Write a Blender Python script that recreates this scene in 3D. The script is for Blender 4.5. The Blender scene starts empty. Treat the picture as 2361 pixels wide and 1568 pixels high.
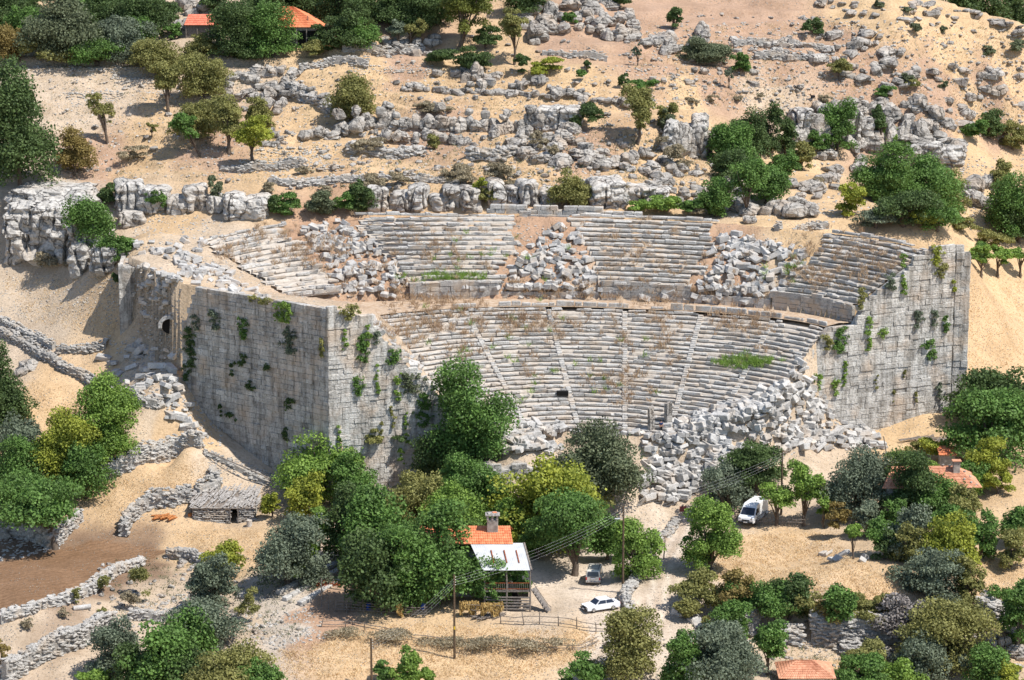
import bpy, bmesh, math, random
import numpy as np
from mathutils import Vector, noise as mnoise
from mathutils.kdtree import KDTree

random.seed(7); RS = np.random.RandomState(7)
sc = bpy.context.scene
C = sc.collection
PI = math.pi

# ---------------------------------------------------------------- camera, sky, sun, exposure
FPX = 6700.0; CAMH = 95.0; PITCH = math.radians(12.75); IW, IH = 2361.0, 1568.0
cd = bpy.data.cameras.new('camera'); cam = bpy.data.objects.new('camera', cd); C.objects.link(cam)
cam.location = (0, 0, CAMH); cam.rotation_euler = (PI/2 - PITCH, 0, 0)
cd.sensor_width = 36.0; cd.lens = FPX/IW*36.0; cd.clip_start = 1.0; cd.clip_end = 5000.0
sc.camera = cam
SUN_DIR = Vector((0.48, -0.235, 0.85)).normalized()     # towards the sun
el = math.asin(SUN_DIR.z); az = math.atan2(SUN_DIR.x, SUN_DIR.y)
w = bpy.data.worlds.new("World"); sc.world = w; w.use_nodes = True
nt = w.node_tree; bg = nt.nodes['Background']
sky = nt.nodes.new('ShaderNodeTexSky'); sky.sky_type = 'NISHITA'; sky.sun_disc = False
sky.sun_elevation = el; sky.sun_rotation = az; sky.altitude = 1000
nt.links.new(sky.outputs[0], bg.inputs[0]); bg.inputs[1].default_value = 0.125
sl = bpy.data.lights.new('sun', 'SUN'); sl.energy = 4.4; sl.angle = math.radians(0.5); sl.color = (1.0, 0.95, 0.88)
so = bpy.data.objects.new('sun', sl); C.objects.link(so); so.location = (60, 250, 200)
so.rotation_euler = SUN_DIR.to_track_quat('Z', 'Y').to_euler()
sc.view_settings.view_transform = 'Standard'; sc.view_settings.look = 'None'
sc.view_settings.exposure = 0.42; sc.view_settings.gamma = 1.0
sc.render.engine = 'CYCLES'
sc.cycles.max_bounces = 5; sc.cycles.diffuse_bounces = 3; sc.cycles.transparent_max_bounces = 4

# ---------------------------------------------------------------- small helpers
def ray(u, v):
    c, s = math.cos(PITCH), math.sin(PITCH)
    a = (u - IW/2)/FPX; b = (IH/2 - v)/FPX
    return (a, c + b*s, -s + b*c)
def un(u, v, z):
    a, dy, dz = ray(u, v); t = (z - CAMH)/dz
    return (a*t, dy*t)
def pj(X, Y, Z):
    c, s = math.cos(PITCH), math.sin(PITCH)
    d = Y*c - (Z - CAMH)*s; up = Y*s + (Z - CAMH)*c
    return IW/2 + FPX*X/d, IH/2 - FPX*up/d
def A(r, g, b, k=0.72):
    f = lambda c: ((c/255.0 + 0.055)/1.055)**2.4 if c > 10 else c/255/12.92
    return (f(r)*k, f(g)*k, f(b)*k, 1.0)

def hsh(ix, iy, seed):
    n = (ix*374761393 + iy*668265263 + seed*1442695041) & 0xffffffff
    n = (n ^ (n >> 13))*1274126177 & 0xffffffff
    return ((n ^ (n >> 16)) & 0xffff)/65535.0
def vnoise(x, y, seed=0):
    xi = np.floor(x).astype(np.int64); yi = np.floor(y).astype(np.int64)
    fx = x - xi; fy = y - yi; fx = fx*fx*(3-2*fx); fy = fy*fy*(3-2*fy)
    a = hsh(xi, yi, seed); b = hsh(xi+1, yi, seed); c = hsh(xi, yi+1, seed); d = hsh(xi+1, yi+1, seed)
    return (a*(1-fx)+b*fx)*(1-fy) + (c*(1-fx)+d*fx)*fy - 0.5
def fbm(x, y, sc_, octv=4, seed=0):
    r = 0; a = 1.0
    for i in range(octv):
        r = r + a*vnoise(x/sc_, y/sc_, seed+i*17); a *= 0.5; sc_ = sc_*0.5
    return r

def tag(o, label=None, cat=None, group=None, kind=None):
    if label: o['label'] = label
    if cat: o['category'] = cat
    if group: o['group'] = group
    if kind: o['kind'] = kind
    return o
def empty(name, loc, label=None, cat=None, group=None, rz=0):
    o = bpy.data.objects.new(name, None); C.objects.link(o); o.location = loc; o.rotation_euler = (0, 0, rz)
    o.empty_display_size = 0.3
    return tag(o, label, cat, group)
def mesh_np(name, V, Q=None, T=None, mat=None, tone=None, smooth=False, col=None):
    V = np.asarray(V, dtype=np.float32).reshape(-1, 3)
    Q = np.zeros((0, 4), np.int32) if Q is None else np.asarray(Q, np.int32).reshape(-1, 4)
    T = np.zeros((0, 3), np.int32) if T is None else np.asarray(T, np.int32).reshape(-1, 3)
    m = bpy.data.meshes.new(name)
    m.vertices.add(len(V)); m.vertices.foreach_set('co', V.ravel())
    loops = np.concatenate([Q.ravel(), T.ravel()]).astype(np.int32)
    m.loops.add(len(loops)); m.loops.foreach_set('vertex_index', loops)
    n = len(Q)+len(T); m.polygons.add(n)
    st = np.concatenate([np.arange(len(Q))*4, len(Q)*4 + np.arange(len(T))*3]).astype(np.int32)
    m.polygons.foreach_set('loop_start', st)
    m.update(calc_edges=True); m.validate()
    if smooth: m.shade_smooth()
    else: m.shade_flat()
    if tone is not None:
        a = m.attributes.new('tone', 'FLOAT', 'POINT'); a.data.foreach_set('value', np.asarray(tone, np.float32))
    if col is not None:
        a = m.attributes.new('col', 'FLOAT_COLOR', 'POINT'); a.data.foreach_set('color', np.asarray(col, np.float32).ravel())
    if mat: m.materials.append(mat)
    return m
def link(name, m, parent=None, loc=None, rot=None, scl=None):
    o = bpy.data.objects.new(name, m); C.objects.link(o)
    if parent: o.parent = parent
    if loc is not None: o.location = loc
    if rot is not None: o.rotation_euler = rot
    if scl is not None: o.scale = scl
    return o

# chamfered hexahedra, vectorised.  corners order: x fastest, then y, then z
CI = [(x, y, z) for z in (0, 1) for y in (0, 1) for x in (0, 1)]
def _topo():
    idx = {c: i for i, c in enumerate(CI)}
    faces = [(0, 0), (0, 1), (1, 0), (1, 1), (2, 0), (2, 1)]
    vid = {}; n = 0; spec = []
    for f, (ax, sd) in enumerate(faces):
        for c in CI:
            if c[ax] == sd:
                vid[(c, ax)] = n; n += 1
                nb = []
                for a in range(3):
                    if a != ax:
                        d = list(c); d[a] = 1-d[a]; nb.append(idx[tuple(d)])
                spec.append((idx[c], nb[0], nb[1]))
    Q = []; T = []
    for ax, sd in faces:
        o = [a for a in range(3) if a != ax]
        ring = []
        for p, q in ((0, 0), (1, 0), (1, 1), (0, 1)):
            c = [0, 0, 0]; c[ax] = sd; c[o[0]] = p; c[o[1]] = q; ring.append(vid[(tuple(c), ax)])
        flip = (sd == 1) != (ax == 1)
        Q.append(ring if flip else ring[::-1])
    for ax in range(3):
        o = [a for a in range(3) if a != ax]
        for p in (0, 1):
            for q in (0, 1):
                c0 = [0, 0, 0]; c0[o[0]] = p; c0[o[1]] = q; c1 = list(c0); c1[ax] = 1
                c0, c1 = tuple(c0), tuple(c1)
                Q.append([vid[(c0, o[0])], vid[(c1, o[0])], vid[(c1, o[1])], vid[(c0, o[1])]])
    for c in CI: T.append([vid[(c, 0)], vid[(c, 1)], vid[(c, 2)]])
    return np.array(spec), np.array(Q), np.array(T)
SPEC, BQ, BT = _topo()
def chamfer(Cn, b=0.05, jit=0.0, rs=RS):
    """Cn [n,8,3] corners -> V, Q, T"""
    Cn = np.asarray(Cn, float); n = len(Cn)
    p = Cn[:, SPEC[:, 0]]; d1 = Cn[:, SPEC[:, 1]]-p; d2 = Cn[:, SPEC[:, 2]]-p
    l1 = np.linalg.norm(d1, axis=2, keepdims=True)+1e-6; l2 = np.linalg.norm(d2, axis=2, keepdims=True)+1e-6
    bb = np.asarray(b).reshape(-1, 1, 1)
    V = p + d1/l1*np.minimum(bb, l1*.3) + d2/l2*np.minimum(bb, l2*.3)
    if jit: V = V + rs.normal(0, jit, V.shape)
    off = (np.arange(n)*24)[:, None, None]
    return V.reshape(-1, 3), (BQ[None]+off).reshape(-1, 4), (BT[None]+off).reshape(-1, 3)
def corners(c, ex, ey, ez):
    """c centre [n,3], half vectors -> [n,8,3]"""
    c, ex, ey, ez = [np.asarray(a, float).reshape(-1, 3) for a in (c, ex, ey, ez)]
    out = [c + (2*x-1)*ex + (2*y-1)*ey + (2*z-1)*ez for (x, y, z) in CI]
    return np.stack(out, axis=1)
class MB:
    """collects simple shapes into one mesh"""
    def __init__(s): s.V = []; s.Q = []; s.T = []; s.n = 0; s.tn = []
    def add(s, V, Q=None, T=None, tone=0.5):
        V = np.asarray(V, float).reshape(-1, 3)
        if Q is not None and len(Q): s.Q.append(np.asarray(Q)+s.n)
        if T is not None and len(T): s.T.append(np.asarray(T)+s.n)
        s.V.append(V); s.n += len(V)
        s.tn.append(np.broadcast_to(np.asarray(tone, float), (len(V),)))
        return s
    def hexa(s, Cn, b=0.02, jit=0, tone=0.5):
        Cn = np.asarray(Cn, float).reshape(-1, 8, 3)
        V, Q, T = chamfer(Cn, b, jit); return s.add(V, Q, T, tone)
    def box(s, c, size, rz=0, b=0.02, tone=0.5, rx=0):
        h = np.array(size)/2; R = np.array([[math.cos(rz), -math.sin(rz), 0], [math.sin(rz), math.cos(rz), 0], [0, 0, 1]])
        Rx = np.array([[1, 0, 0], [0, math.cos(rx), -math.sin(rx)], [0, math.sin(rx), math.cos(rx)]]); R = R@Rx
        return s.hexa(corners(c, R[:, 0]*h[0], R[:, 1]*h[1], R[:, 2]*h[2]), b, 0, tone)
    def beam(s, p, q, w=.1, h=.1, b=0.01, tone=0.5):
        p = np.array(p, float); q = np.array(q, float); d = q-p; L = np.linalg.norm(d); d = d/L
        up = np.array([0, 0, 1.]) if abs(d[2]) < .95 else np.array([0, 1., 0])
        sd = np.cross(d, up); sd /= np.linalg.norm(sd); up = np.cross(sd, d)
        return s.hexa(corners((p+q)/2, d*L/2, sd*w/2, up*h/2), b, 0, tone)
    def tube(s, pts, rad, n=7, tone=0.5, cap=True):
        pts = np.array(pts, float); m = len(pts); rad = np.broadcast_to(np.asarray(rad, float), (m,))
        V = []
        for i in range(m):
            d = pts[min(i+1, m-1)]-pts[max(i-1, 0)]; d = d/(np.linalg.norm(d)+1e-9)
            up = np.array([0, 0, 1.]) if abs(d[2]) < .9 else np.array([1., 0, 0])
            a = np.cross(d, up); a /= np.linalg.norm(a); bb = np.cross(a, d)
            th = np.arange(n)*2*PI/n
            V.append(pts[i] + rad[i]*(np.cos(th)[:, None]*a + np.sin(th)[:, None]*bb))
        V = np.concatenate(V); Q = []
        for i in range(m-1):
            for k in range(n): Q.append([i*n+k, i*n+(k+1) % n, (i+1)*n+(k+1) % n, (i+1)*n+k])
        T = []
        if cap:
            V = np.concatenate([V, pts[:1], pts[-1:]]); a0 = m*n; a1 = a0+1
            for k in range(n): T.append([a0, (k+1) % n, k]); T.append([a1, (m-1)*n+k, (m-1)*n+(k+1) % n])
        return s.add(V, Q, T, tone)
    def prism(s, poly, axis_vec, tone=0.5):
        """poly [k,3] extruded by axis_vec, fan triangulated (convex)"""
        P = np.array(poly, float); k = len(P); V = np.concatenate([P, P+np.array(axis_vec, float)])
        Q = [[i, (i+1) % k, k+(i+1) % k, k+i] for i in range(k)]
        T = [[0, i+1, i] for i in range(1, k-1)] + [[k, k+i, k+i+1] for i in range(1, k-1)]
        return s.add(V, Q, T, tone)
    def build(s, name, mat, parent=None, smooth=False, loc=None):
        if not s.V: return None
        m = mesh_np(name, np.concatenate(s.V), np.concatenate(s.Q) if s.Q else None, np.concatenate(s.T) if s.T else None, mat, np.concatenate(s.tn), smooth)
        if smooth is False or True:
            bm = bmesh.new(); bm.from_mesh(m); bmesh.ops.recalc_face_normals(bm, faces=bm.faces); bm.to_mesh(m); bm.free()
        return link(name, m, parent, loc)

# ---------------------------------------------------------------- materials
def newmat(name):
    m = bpy.data.materials.new(name); m.use_nodes = True; n = m.node_tree
    return m, n, n.nodes['Principled BSDF']
def nd(n, t, **k):
    x = n.nodes.new(t)
    for a, b in k.items(): setattr(x, a, b)
    return x
def noise_node(n, scale, detail=6, rough=0.6, co=None):
    x = nd(n, 'ShaderNodeTexNoise'); x.inputs['Scale'].default_value = scale; x.inputs['Detail'].default_value = detail
    x.inputs['Roughness'].default_value = rough
    if co: n.links.new(co, x.inputs['Vector'])
    return x
def ramp(n, fac, stops):
    r = nd(n, 'ShaderNodeValToRGB'); e = r.color_ramp.elements
    while len(e) < len(stops): e.new(0.5)
    for i, (p, c) in enumerate(stops): e[i].position = p; e[i].color = c
    n.links.new(fac, r.inputs[0]); return r
def mix(n, fac, a, b, mode='MIX'):
    x = nd(n, 'ShaderNodeMix', data_type='RGBA', blend_type=mode)
    for s, v in ((0, fac), (6, a), (7, b)):
        if hasattr(v, 'links') or isinstance(v, bpy.types.NodeSocket): n.links.new(v, x.inputs[s])
        else: x.inputs[s].default_value = v
    return x.outputs[2]
def bump(n, h, dist=0.1, strength=0.6):
    b = nd(n, 'ShaderNodeBump'); b.inputs['Distance'].default_value = dist; b.inputs['Strength'].default_value = strength
    n.links.new(h, b.inputs['Height']); return b.outputs[0]

def stone_mat(name, dark, light, warm, warm_amt=0.5, scale=1.0, lay=0.0, rough=0.9, crack=0, mott=.5, tamt=.5, bs=.9, stain=0):
    m, n, p = newmat(name)
    geo = nd(n, 'ShaderNodeNewGeometry'); co = geo.outputs['Position']
    at = nd(n, 'ShaderNodeAttribute', attribute_name='tone')
    oi = nd(n, 'ShaderNodeObjectInfo')
    n1 = noise_node(n, 0.9*scale, 8, .65, co); n2 = noise_node(n, 5.0*scale, 6, .7, co); n3 = noise_node(n, .35*scale, 3, .5, co)
    add = nd(n, 'ShaderNodeMath', operation='MULTIPLY_ADD'); n.links.new(at.outputs['Fac'], add.inputs[0]); add.inputs[1].default_value = tamt; add.use_clamp = False
    n.links.new(n1.outputs[0], add.inputs[2])
    add2 = nd(n, 'ShaderNodeMath', operation='MULTIPLY_ADD'); n.links.new(oi.outputs['Random'], add2.inputs[0]); add2.inputs[1].default_value = 0.18
    n.links.new(add.outputs[0], add2.inputs[2])
    r = ramp(n, add2.outputs[0], [(0.45, dark), (0.98, light)])
    r2 = ramp(n, n2.outputs[0], [(0.36, (mott, mott, mott*.98, 1)), (0.52, (1, 1, 1, 1))])
    c = mix(n, 1.0, r.outputs[0], r2.outputs[0], 'MULTIPLY')
    r3 = ramp(n, n3.outputs[0], [(0.5, (0, 0, 0, 1)), (0.68, (warm_amt,)*3+(1,))])
    c = mix(n, r3.outputs[0], c, warm)
    n.links.new(c, p.inputs['Base Color']); p.inputs['Roughness'].default_value = rough
    p.inputs['Specular IOR Level'].default_value = 0.25
    h = n2.outputs[0]
    if lay:
        mp = nd(n, 'ShaderNodeMapping'); mp.inputs['Scale'].default_value = (.5, .5, 4); n.links.new(co, mp.inputs[0])
        nl = noise_node(n, lay, 5, .6, mp.outputs[0])
        ad = nd(n, 'ShaderNodeMath', operation='ADD'); n.links.new(h, ad.inputs[0]); n.links.new(nl.outputs[0], ad.inputs[1]); h = ad.outputs[0]
    if stain:
        ms = nd(n, 'ShaderNodeMapping'); ms.inputs['Scale'].default_value = (1.6, 1.6, .16); n.links.new(co, ms.inputs[0]); ns = noise_node(n, .8, 6, .7, ms.outputs[0])
        rs_ = ramp(n, ns.outputs[0], [(.36, (stain, stain*.97, stain*.93, 1)), (.54, (1, 1, 1, 1))]); c = mix(n, 1.0, c, rs_.outputs[0], 'MULTIPLY'); n.links.new(c, p.inputs['Base Color'])
    if crack:
        wv = noise_node(n, 1.1, 4, .6, co); va = nd(n, 'ShaderNodeVectorMath', operation='MULTIPLY_ADD'); n.links.new(wv.outputs['Color'], va.inputs[0]); va.inputs[1].default_value = (1.3, 1.3, 1.3); n.links.new(co, va.inputs[2])
        mp2 = nd(n, 'ShaderNodeMapping'); mp2.inputs['Scale'].default_value = (1, 1, .6); n.links.new(va.outputs[0], mp2.inputs[0])
        vc = nd(n, 'ShaderNodeTexVoronoi', feature='DISTANCE_TO_EDGE'); vc.inputs['Scale'].default_value = crack; n.links.new(mp2.outputs[0], vc.inputs['Vector'])
        cr = ramp(n, vc.outputs['Distance'], [(0.0, (.28, .27, .27, 1)), (.05, (1, 1, 1, 1))])
        c = mix(n, 1.0, c, cr.outputs[0], 'MULTIPLY'); n.links.new(c, p.inputs['Base Color'])
        ad3 = nd(n, 'ShaderNodeMath', operation='ADD'); n.links.new(h, ad3.inputs[0]); n.links.new(cr.outputs[0], ad3.inputs[1]); h = ad3.outputs[0]
    n.links.new(bump(n, h, .18, bs), p.inputs['Normal'])
    return m
M = {}
M['seat'] = stone_mat('seat_stone', A(162, 159, 155), A(240, 236, 229), A(222, 198, 170), .7, 1.4, mott=.52)
M['wall'] = stone_mat('wall_stone', A(162, 158, 152), A(248, 244, 236), A(234, 212, 188), .8, .8, mott=.58, tamt=.55, bs=1.0, stain=.55)
M['block'] = stone_mat('block_stone', A(158, 155, 151), A(236, 233, 228), A(220, 200, 176), .5, 1.3, mott=.66, bs=.4)
M['boulder'] = stone_mat('boulder_stone', A(142, 138, 132), A(224, 217, 207), A(208, 186, 162), .6, .9, 1.6, crack=.55)
M['cliff'] = stone_mat('cliff_stone', A(150, 147, 142), A(236, 231, 223), A(220, 202, 180), .5, .5, 1.2, crack=.4)
M['dry'] = stone_mat('dry_wall_stone', A(156, 153, 148), A(236, 231, 223), A(220, 198, 170), .5, 1.6)
M['gravel'] = stone_mat('gravel_stone', A(172, 168, 162), A(242, 236, 226), A(226, 204, 176), .6, 1.5)

def simple(name, c, rough=.8, c2=None, scale=3, metal=0, bmp=0, spec=.3):
    m, n, p = newmat(name); p.inputs['Roughness'].default_value = rough; p.inputs['Metallic'].default_value = metal
    p.inputs['Specular IOR Level'].default_value = spec
    geo = nd(n, 'ShaderNodeNewGeometry')
    if c2:
        x = noise_node(n, scale, 6, .65, geo.outputs['Position'])
        r = ramp(n, x.outputs[0], [(0.35, c), (0.68, c2)]); n.links.new(r.outputs[0], p.inputs['Base Color'])
        if bmp: n.links.new(bump(n, x.outputs[0], bmp, .8), p.inputs['Normal'])
    else: p.inputs['Base Color'].default_value = c
    return m
def leaf_mat(name, c1, c2, tr=.3):
    m, n, p = newmat(name)
    at = nd(n, 'ShaderNodeAttribute', attribute_name='tone'); geo = nd(n, 'ShaderNodeNewGeometry')
    x = noise_node(n, .55, 3, .5, geo.outputs['Position'])
    ad = nd(n, 'ShaderNodeMath', operation='MULTIPLY_ADD'); n.links.new(at.outputs['Fac'], ad.inputs[0]); ad.inputs[1].default_value = .6; n.links.new(x.outputs[0], ad.inputs[2])
    r = ramp(n, ad.outputs[0], [(0.4, c1), (1.0, c2)])
    n.links.new(r.outputs[0], p.inputs['Base Color']); p.inputs['Roughness'].default_value = .6; p.inputs['Specular IOR Level'].default_value = .25
    t = nd(n, 'ShaderNodeBsdfTranslucent'); n.links.new(r.outputs[0], t.inputs[0])
    mx = nd(n, 'ShaderNodeMixShader'); mx.inputs[0].default_value = tr
    n.links.new(p.outputs[0], mx.inputs[1]); n.links.new(t.outputs[0], mx.inputs[2])
    n.links.new(mx.outputs[0], n.nodes['Material Output'].inputs[0]); return m
K = dict(
 holm=leaf_mat('leaf_holm_oak', (0.077,0.096,0.050,1), (0.196,0.228,0.127,1)),
 fig=leaf_mat('leaf_fig', (0.071,0.126,0.033,1), (0.158,0.282,0.066,1)),
 bright=leaf_mat('leaf_bright', (0.108,0.186,0.039,1), (0.258,0.390,0.077,1)),
 olive=leaf_mat('leaf_olive', (0.152,0.156,0.050,1), (0.321,0.312,0.105,1)),
 dark=leaf_mat('leaf_dark', (0.052,0.084,0.031,1), (0.114,0.174,0.055,1)),
 blue=leaf_mat('leaf_kermes', (0.083,0.108,0.072,1), (0.221,0.264,0.176,1)),
 pine=leaf_mat('leaf_pine', (0.096,0.120,0.028,1), (0.214,0.234,0.050,1)),
 yellow=leaf_mat('leaf_yellow_green', (0.171,0.210,0.033,1), (0.396,0.426,0.066,1)),
 brown=leaf_mat('leaf_browning', (0.171,0.126,0.044,1), (0.333,0.258,0.088,1)),
 dryb=leaf_mat('leaf_dry_bush', (.23,.19,.12,1), (.42,.36,.24,1)),
 grass=leaf_mat('blade_dry_grass', (.30,.19,.12,1), (.52,.38,.24,1)),
 twig=leaf_mat('bare_twigs', (.16,.14,.13,1), (.30,.27,.25,1), .05),
)
M['bark'] = simple('bark', A(96, 82, 70), .95, A(140, 126, 112), 4, bmp=.05)
M['wood'] = simple('weathered_wood', A(110, 98, 88), .9, A(176, 166, 156), 5, bmp=.03)
M['pole'] = simple('creosoted_pole', A(92, 76, 60), .9, A(128, 108, 86), 4)
# ---------------------------------------------------------------- theatre guide curves (world metres)
def smooth_curve(P, n=241):
    P = np.array(P, float); m = len(P)
    d = np.r_[0, np.cumsum(np.linalg.norm(np.diff(P[:, :2], axis=0), axis=1))]; t = d/d[-1]
    q = np.linspace(0, 1, n); out = np.zeros((n, P.shape[1]))
    for k in range(P.shape[1]):                                   # low-order fit keeps the arcs clean
        co = np.polyfit(t, P[:, k], min(5, m-1)); out[:, k] = np.polyval(co, q)
        e0 = P[0, k]-out[0, k]; e1 = P[-1, k]-out[-1, k]
        out[:, k] += e0*(1-q)**6 + e1*q**6
    return out
Z0, Z1, Z2, Z3 = 1.5, 12.0, 14.5, 21.5
G0 = smooth_curve([un(u, v, Z0)+(Z0,) for u, v in [(1110, 1008), (1200, 990), (1330, 982), (1454, 988), (1574, 1003), (1700, 1030)]])
G1 = smooth_curve([un(u, v, Z1)+(Z1,) for u, v in [(868, 727), (1014, 713), (1187, 707), (1370, 708), (1574, 717), (1741, 728), (1901, 753)]])
G2 = smooth_curve([un(u, v, Z1)+(Z1,) for u, v in [(655, 706), (770, 700), (850, 696), (947, 690), (1047, 689), (1200, 689), (1393, 691), (1567, 697), (1780, 713), (1964, 743)]])
def z3u(u): return 18.8 + (Z3-18.8)*min(1, max(0, (u-455)/600.0))
G3 = smooth_curve([un(u, v, z3u(u))+(z3u(u),) for u, v in [(455, 556), (540, 532), (648, 514), (820, 498), (1000, 491), (1180, 489), (1400, 493), (1650, 505), (1920, 530), (2080, 555), (2140, 570)]])
G2t = G2.copy(); G2t[:, 2] = Z2 - 0.9*np.clip(1-np.linspace(0, 1, 241)/.3, 0, 1)
# let the wall-top curve sit over the wall base and line up with the upper rows
TT = np.linspace(0, 1, 241)
def at(G, t): return np.array([np.interp(t, TT, G[:, k]) for k in range(3)]).T
NLOW, NUP = 28, 15
def low(s):  return G0*(1-s) + G1*s
def upp(s):  return G2t*(1-s) + G3*s

# ---------------------------------------------------------------- terrain
CT = [ # (u, v, z) control points read off the photograph
 (100,700,9),(30,620,12.3),(250,780,6.5),(60,780,5.5),(90,900,1.8),(300,900,3),(350,970,1.3),(330,1040,-1.6),(250,1150,-6.4),(400,1180,-7.4),(400,1100,-5.2),
 (420,1010,.2),(150,1000,-2.8),(60,1080,-5.5),
 (150,1330,-9.2),(60,1400,-9.6),(100,1460,-11),(50,1568,-14),(300,1400,-11),(500,1400,-10.5),(600,1540,-12),(700,1300,-8.8),(800,1480,-10.5),(420,1560,-13.5),
 (200,1500,-12.8),(600,1200,-8.2),(520,1170,-7.9),
 (413,886,5),(463,953,1.1),(567,1036,-2.6),(667,1109,-5.6),(745,1145,-6.8),(900,1160,-7.3),(1050,1150,-7),
 (385,760,8.5),(350,850,5.6),(300,765,7.7),(335,700,11.5),
 (1330,1000,1),(1450,1010,.8),(1600,985,2),(1700,960,3.2),(1650,1020,.3),(1220,1000,1),(1180,1040,-1.5),(1330,1045,-1),(1330,1100,-5),(1150,1115,-6.5),(1250,1120,-6.2),(1500,1060,-1.6),
 (1500,1100,-3.6),(1600,1120,-4.6),(1500,1165,-6.5),(1838,872,6.1),(1780,920,4.6),(1850,1000,-1),(1900,1080,-4.2),(1964,985,-2.1),(2195,975,-2),(2050,1030,-3.4),(1750,1050,-2.5),
 (1330,1200,-7.2),(1400,1300,-8.5),(1300,1400,-9),(1300,1568,-12),(1180,1480,-10),(1000,1420,-9.5),(1000,1560,-12),(1530,1250,-7.6),(1530,1350,-8.2),(1480,1480,-10),
 (1700,1200,-7),(1850,1300,-7.6),(1800,1180,-6.5),(1900,1395,-8),(1650,1330,-8),(2050,1370,-7.8),(1700,1440,-10.5),(1900,1480,-12),(1900,1568,-13),(2100,1480,-12),(2250,1100,-4),(2300,1300,-6.5),(2340,1568,-14),(2150,1250,-6),
 (2300,700,5.5),(2300,840,1.5),(2300,980,-2),(2300,600,9.5),(2280,550,11.5),
 # rim of the theatre and the terraces behind
 (900,482,20.4),(1200,480,20.6),(1500,486,20.8),(1700,503,20.3),(1850,515,20),(700,503,19.8),(600,522,19.2),(400,540,18.6),(300,575,17.6),(2000,520,19.5),(2180,540,18.5),
 (300,520,18.4),(120,640,11.8),(450,505,19.5),
 (150,432,22.3),(0,470,20.5),(300,428,22.8),(450,432,23),(620,440,23),(900,430,23.3),(1200,440,23.2),(1400,438,23.2),(1600,440,22.6),
 (300,380,24.4),(600,390,24.8),(900,400,24.6),(1200,400,24.8),(100,460,21),
 (150,300,28),(400,300,28.5),(600,330,27.4),(800,340,27),(1000,350,26.6),(1200,350,26.8),(1400,380,25.4),(1500,350,26.4),
 (100,200,33),(300,220,32),(600,240,31),(800,280,29.6),(1000,315,28),(1200,318,28),(1000,255,31.4),(1250,255,31.4),(1500,300,29),
 (300,135,36.5),(700,150,36),(800,200,33.6),(1000,200,33.8),(1300,210,33.6),(1100,150,36.2),(1400,160,36),
 (0,0,41),(300,0,43),(600,60,41),(900,60,41),(900,0,44),(1200,60,41),(1300,0,44),(1100,0,44),
 (1500,100,38.5),(1700,100,38),(1700,200,33),(1600,0,43),(1900,60,39.5),(1900,150,35),(2000,0,43),(1900,220,31),(2100,150,34.5),
 (2300,130,35),(2150,60,39.5),(2300,210,29),(2100,240,29),(2300,300,23.5),(2340,60,38.5),
 (1700,262,29.6),(1950,258,28.5),(2150,270,27.5),(1700,400,23),(1850,370,22.5),(2000,350,22.4),(2150,380,20.5),(2300,370,20),
 (1850,480,20.4),(1700,500,20.3),(2100,450,18.5),(2300,470,15.5),(1900,420,21),(1600,400,24),
]
CX = []
for u, v, z in CT:
    X, Y = un(u, v, z); CX.append((X, Y, z))
# outside the picture: keep the land going
for X, Y, z in [(-150,300,-17),(150,300,-16),(0,250,-22),(-120,380,-4),(150,420,4),(-140,480,28),(170,520,34),(-60,620,46),(60,620,40),(180,640,20),(-200,640,46),(0,700,40),(0,800,24),(200,800,20),(-200,800,30),
                 (300,300,-10),(-300,300,-18),(-300,520,30),(320,520,25),(0,150,-30),(0,950,30),(300,950,30),(-300,950,34),(130,640,24),(100,600,30)]:
    CX.append((X, Y, z))
CX = np.array(CX, float)
def tps_fit(P, lam=0.4):
    S = 100.0; x = P[:, :2]/S; n = len(P)
    r = np.linalg.norm(x[:, None]-x[None], axis=2); Km = np.where(r > 0, r*r*np.log(r+1e-12), 0) + np.eye(n)*lam*1e-3
    Pm = np.c_[np.ones(n), x]; L = np.zeros((n+3, n+3)); L[:n, :n] = Km; L[:n, n:] = Pm; L[n:, :n] = Pm.T
    c = np.linalg.solve(L, np.r_[P[:, 2], 0, 0, 0])
    def f(X, Y):
        sh = np.shape(X); q = np.c_[np.ravel(X), np.ravel(Y)]/S; out = np.zeros(len(q))
        for i in range(0, len(q), 20000):
            s = q[i:i+20000]; rr = np.linalg.norm(s[:, None]-x[None], axis=2)
            out[i:i+20000] = (np.where(rr > 0, rr*rr*np.log(rr+1e-12), 0)@c[:n]) + c[n] + s@c[n+1:]
        return out.reshape(sh)
    return f
tps = tps_fit(CX)

def grid_axis(lo, hi, step, far_lo, far_hi, g=1.18):
    a = list(np.arange(lo, hi+step/2, step)); s = step
    b = []; x = lo
    while x > far_lo: s *= g; x -= s; b.append(x)
    s = step; c = []; x = hi
    while x < far_hi: s *= g; x += s; c.append(x)
    return np.array(b[::-1] + a + c)
GX = grid_axis(-92, 92, 0.6, -700, 700); GY = grid_axis(296, 500, 0.6, 40, 1500)
XX, YY = np.meshgrid(GX, GY)
ZZ = tps(XX, YY)
ZZ = np.where(YY > 1000, np.minimum(ZZ, 60) + (YY-1000)*0.0, ZZ)
ZZ += fbm(XX, YY, 9.0, 3, 3)*0.7 + fbm(XX, YY, 2.2, 3, 11)*0.28
dr = np.clip((XX-60)/12, 0, 1)*np.clip(YY-501+(XX-72)*.12, 0, 60)*.42; ZZ = ZZ-dr
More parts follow.
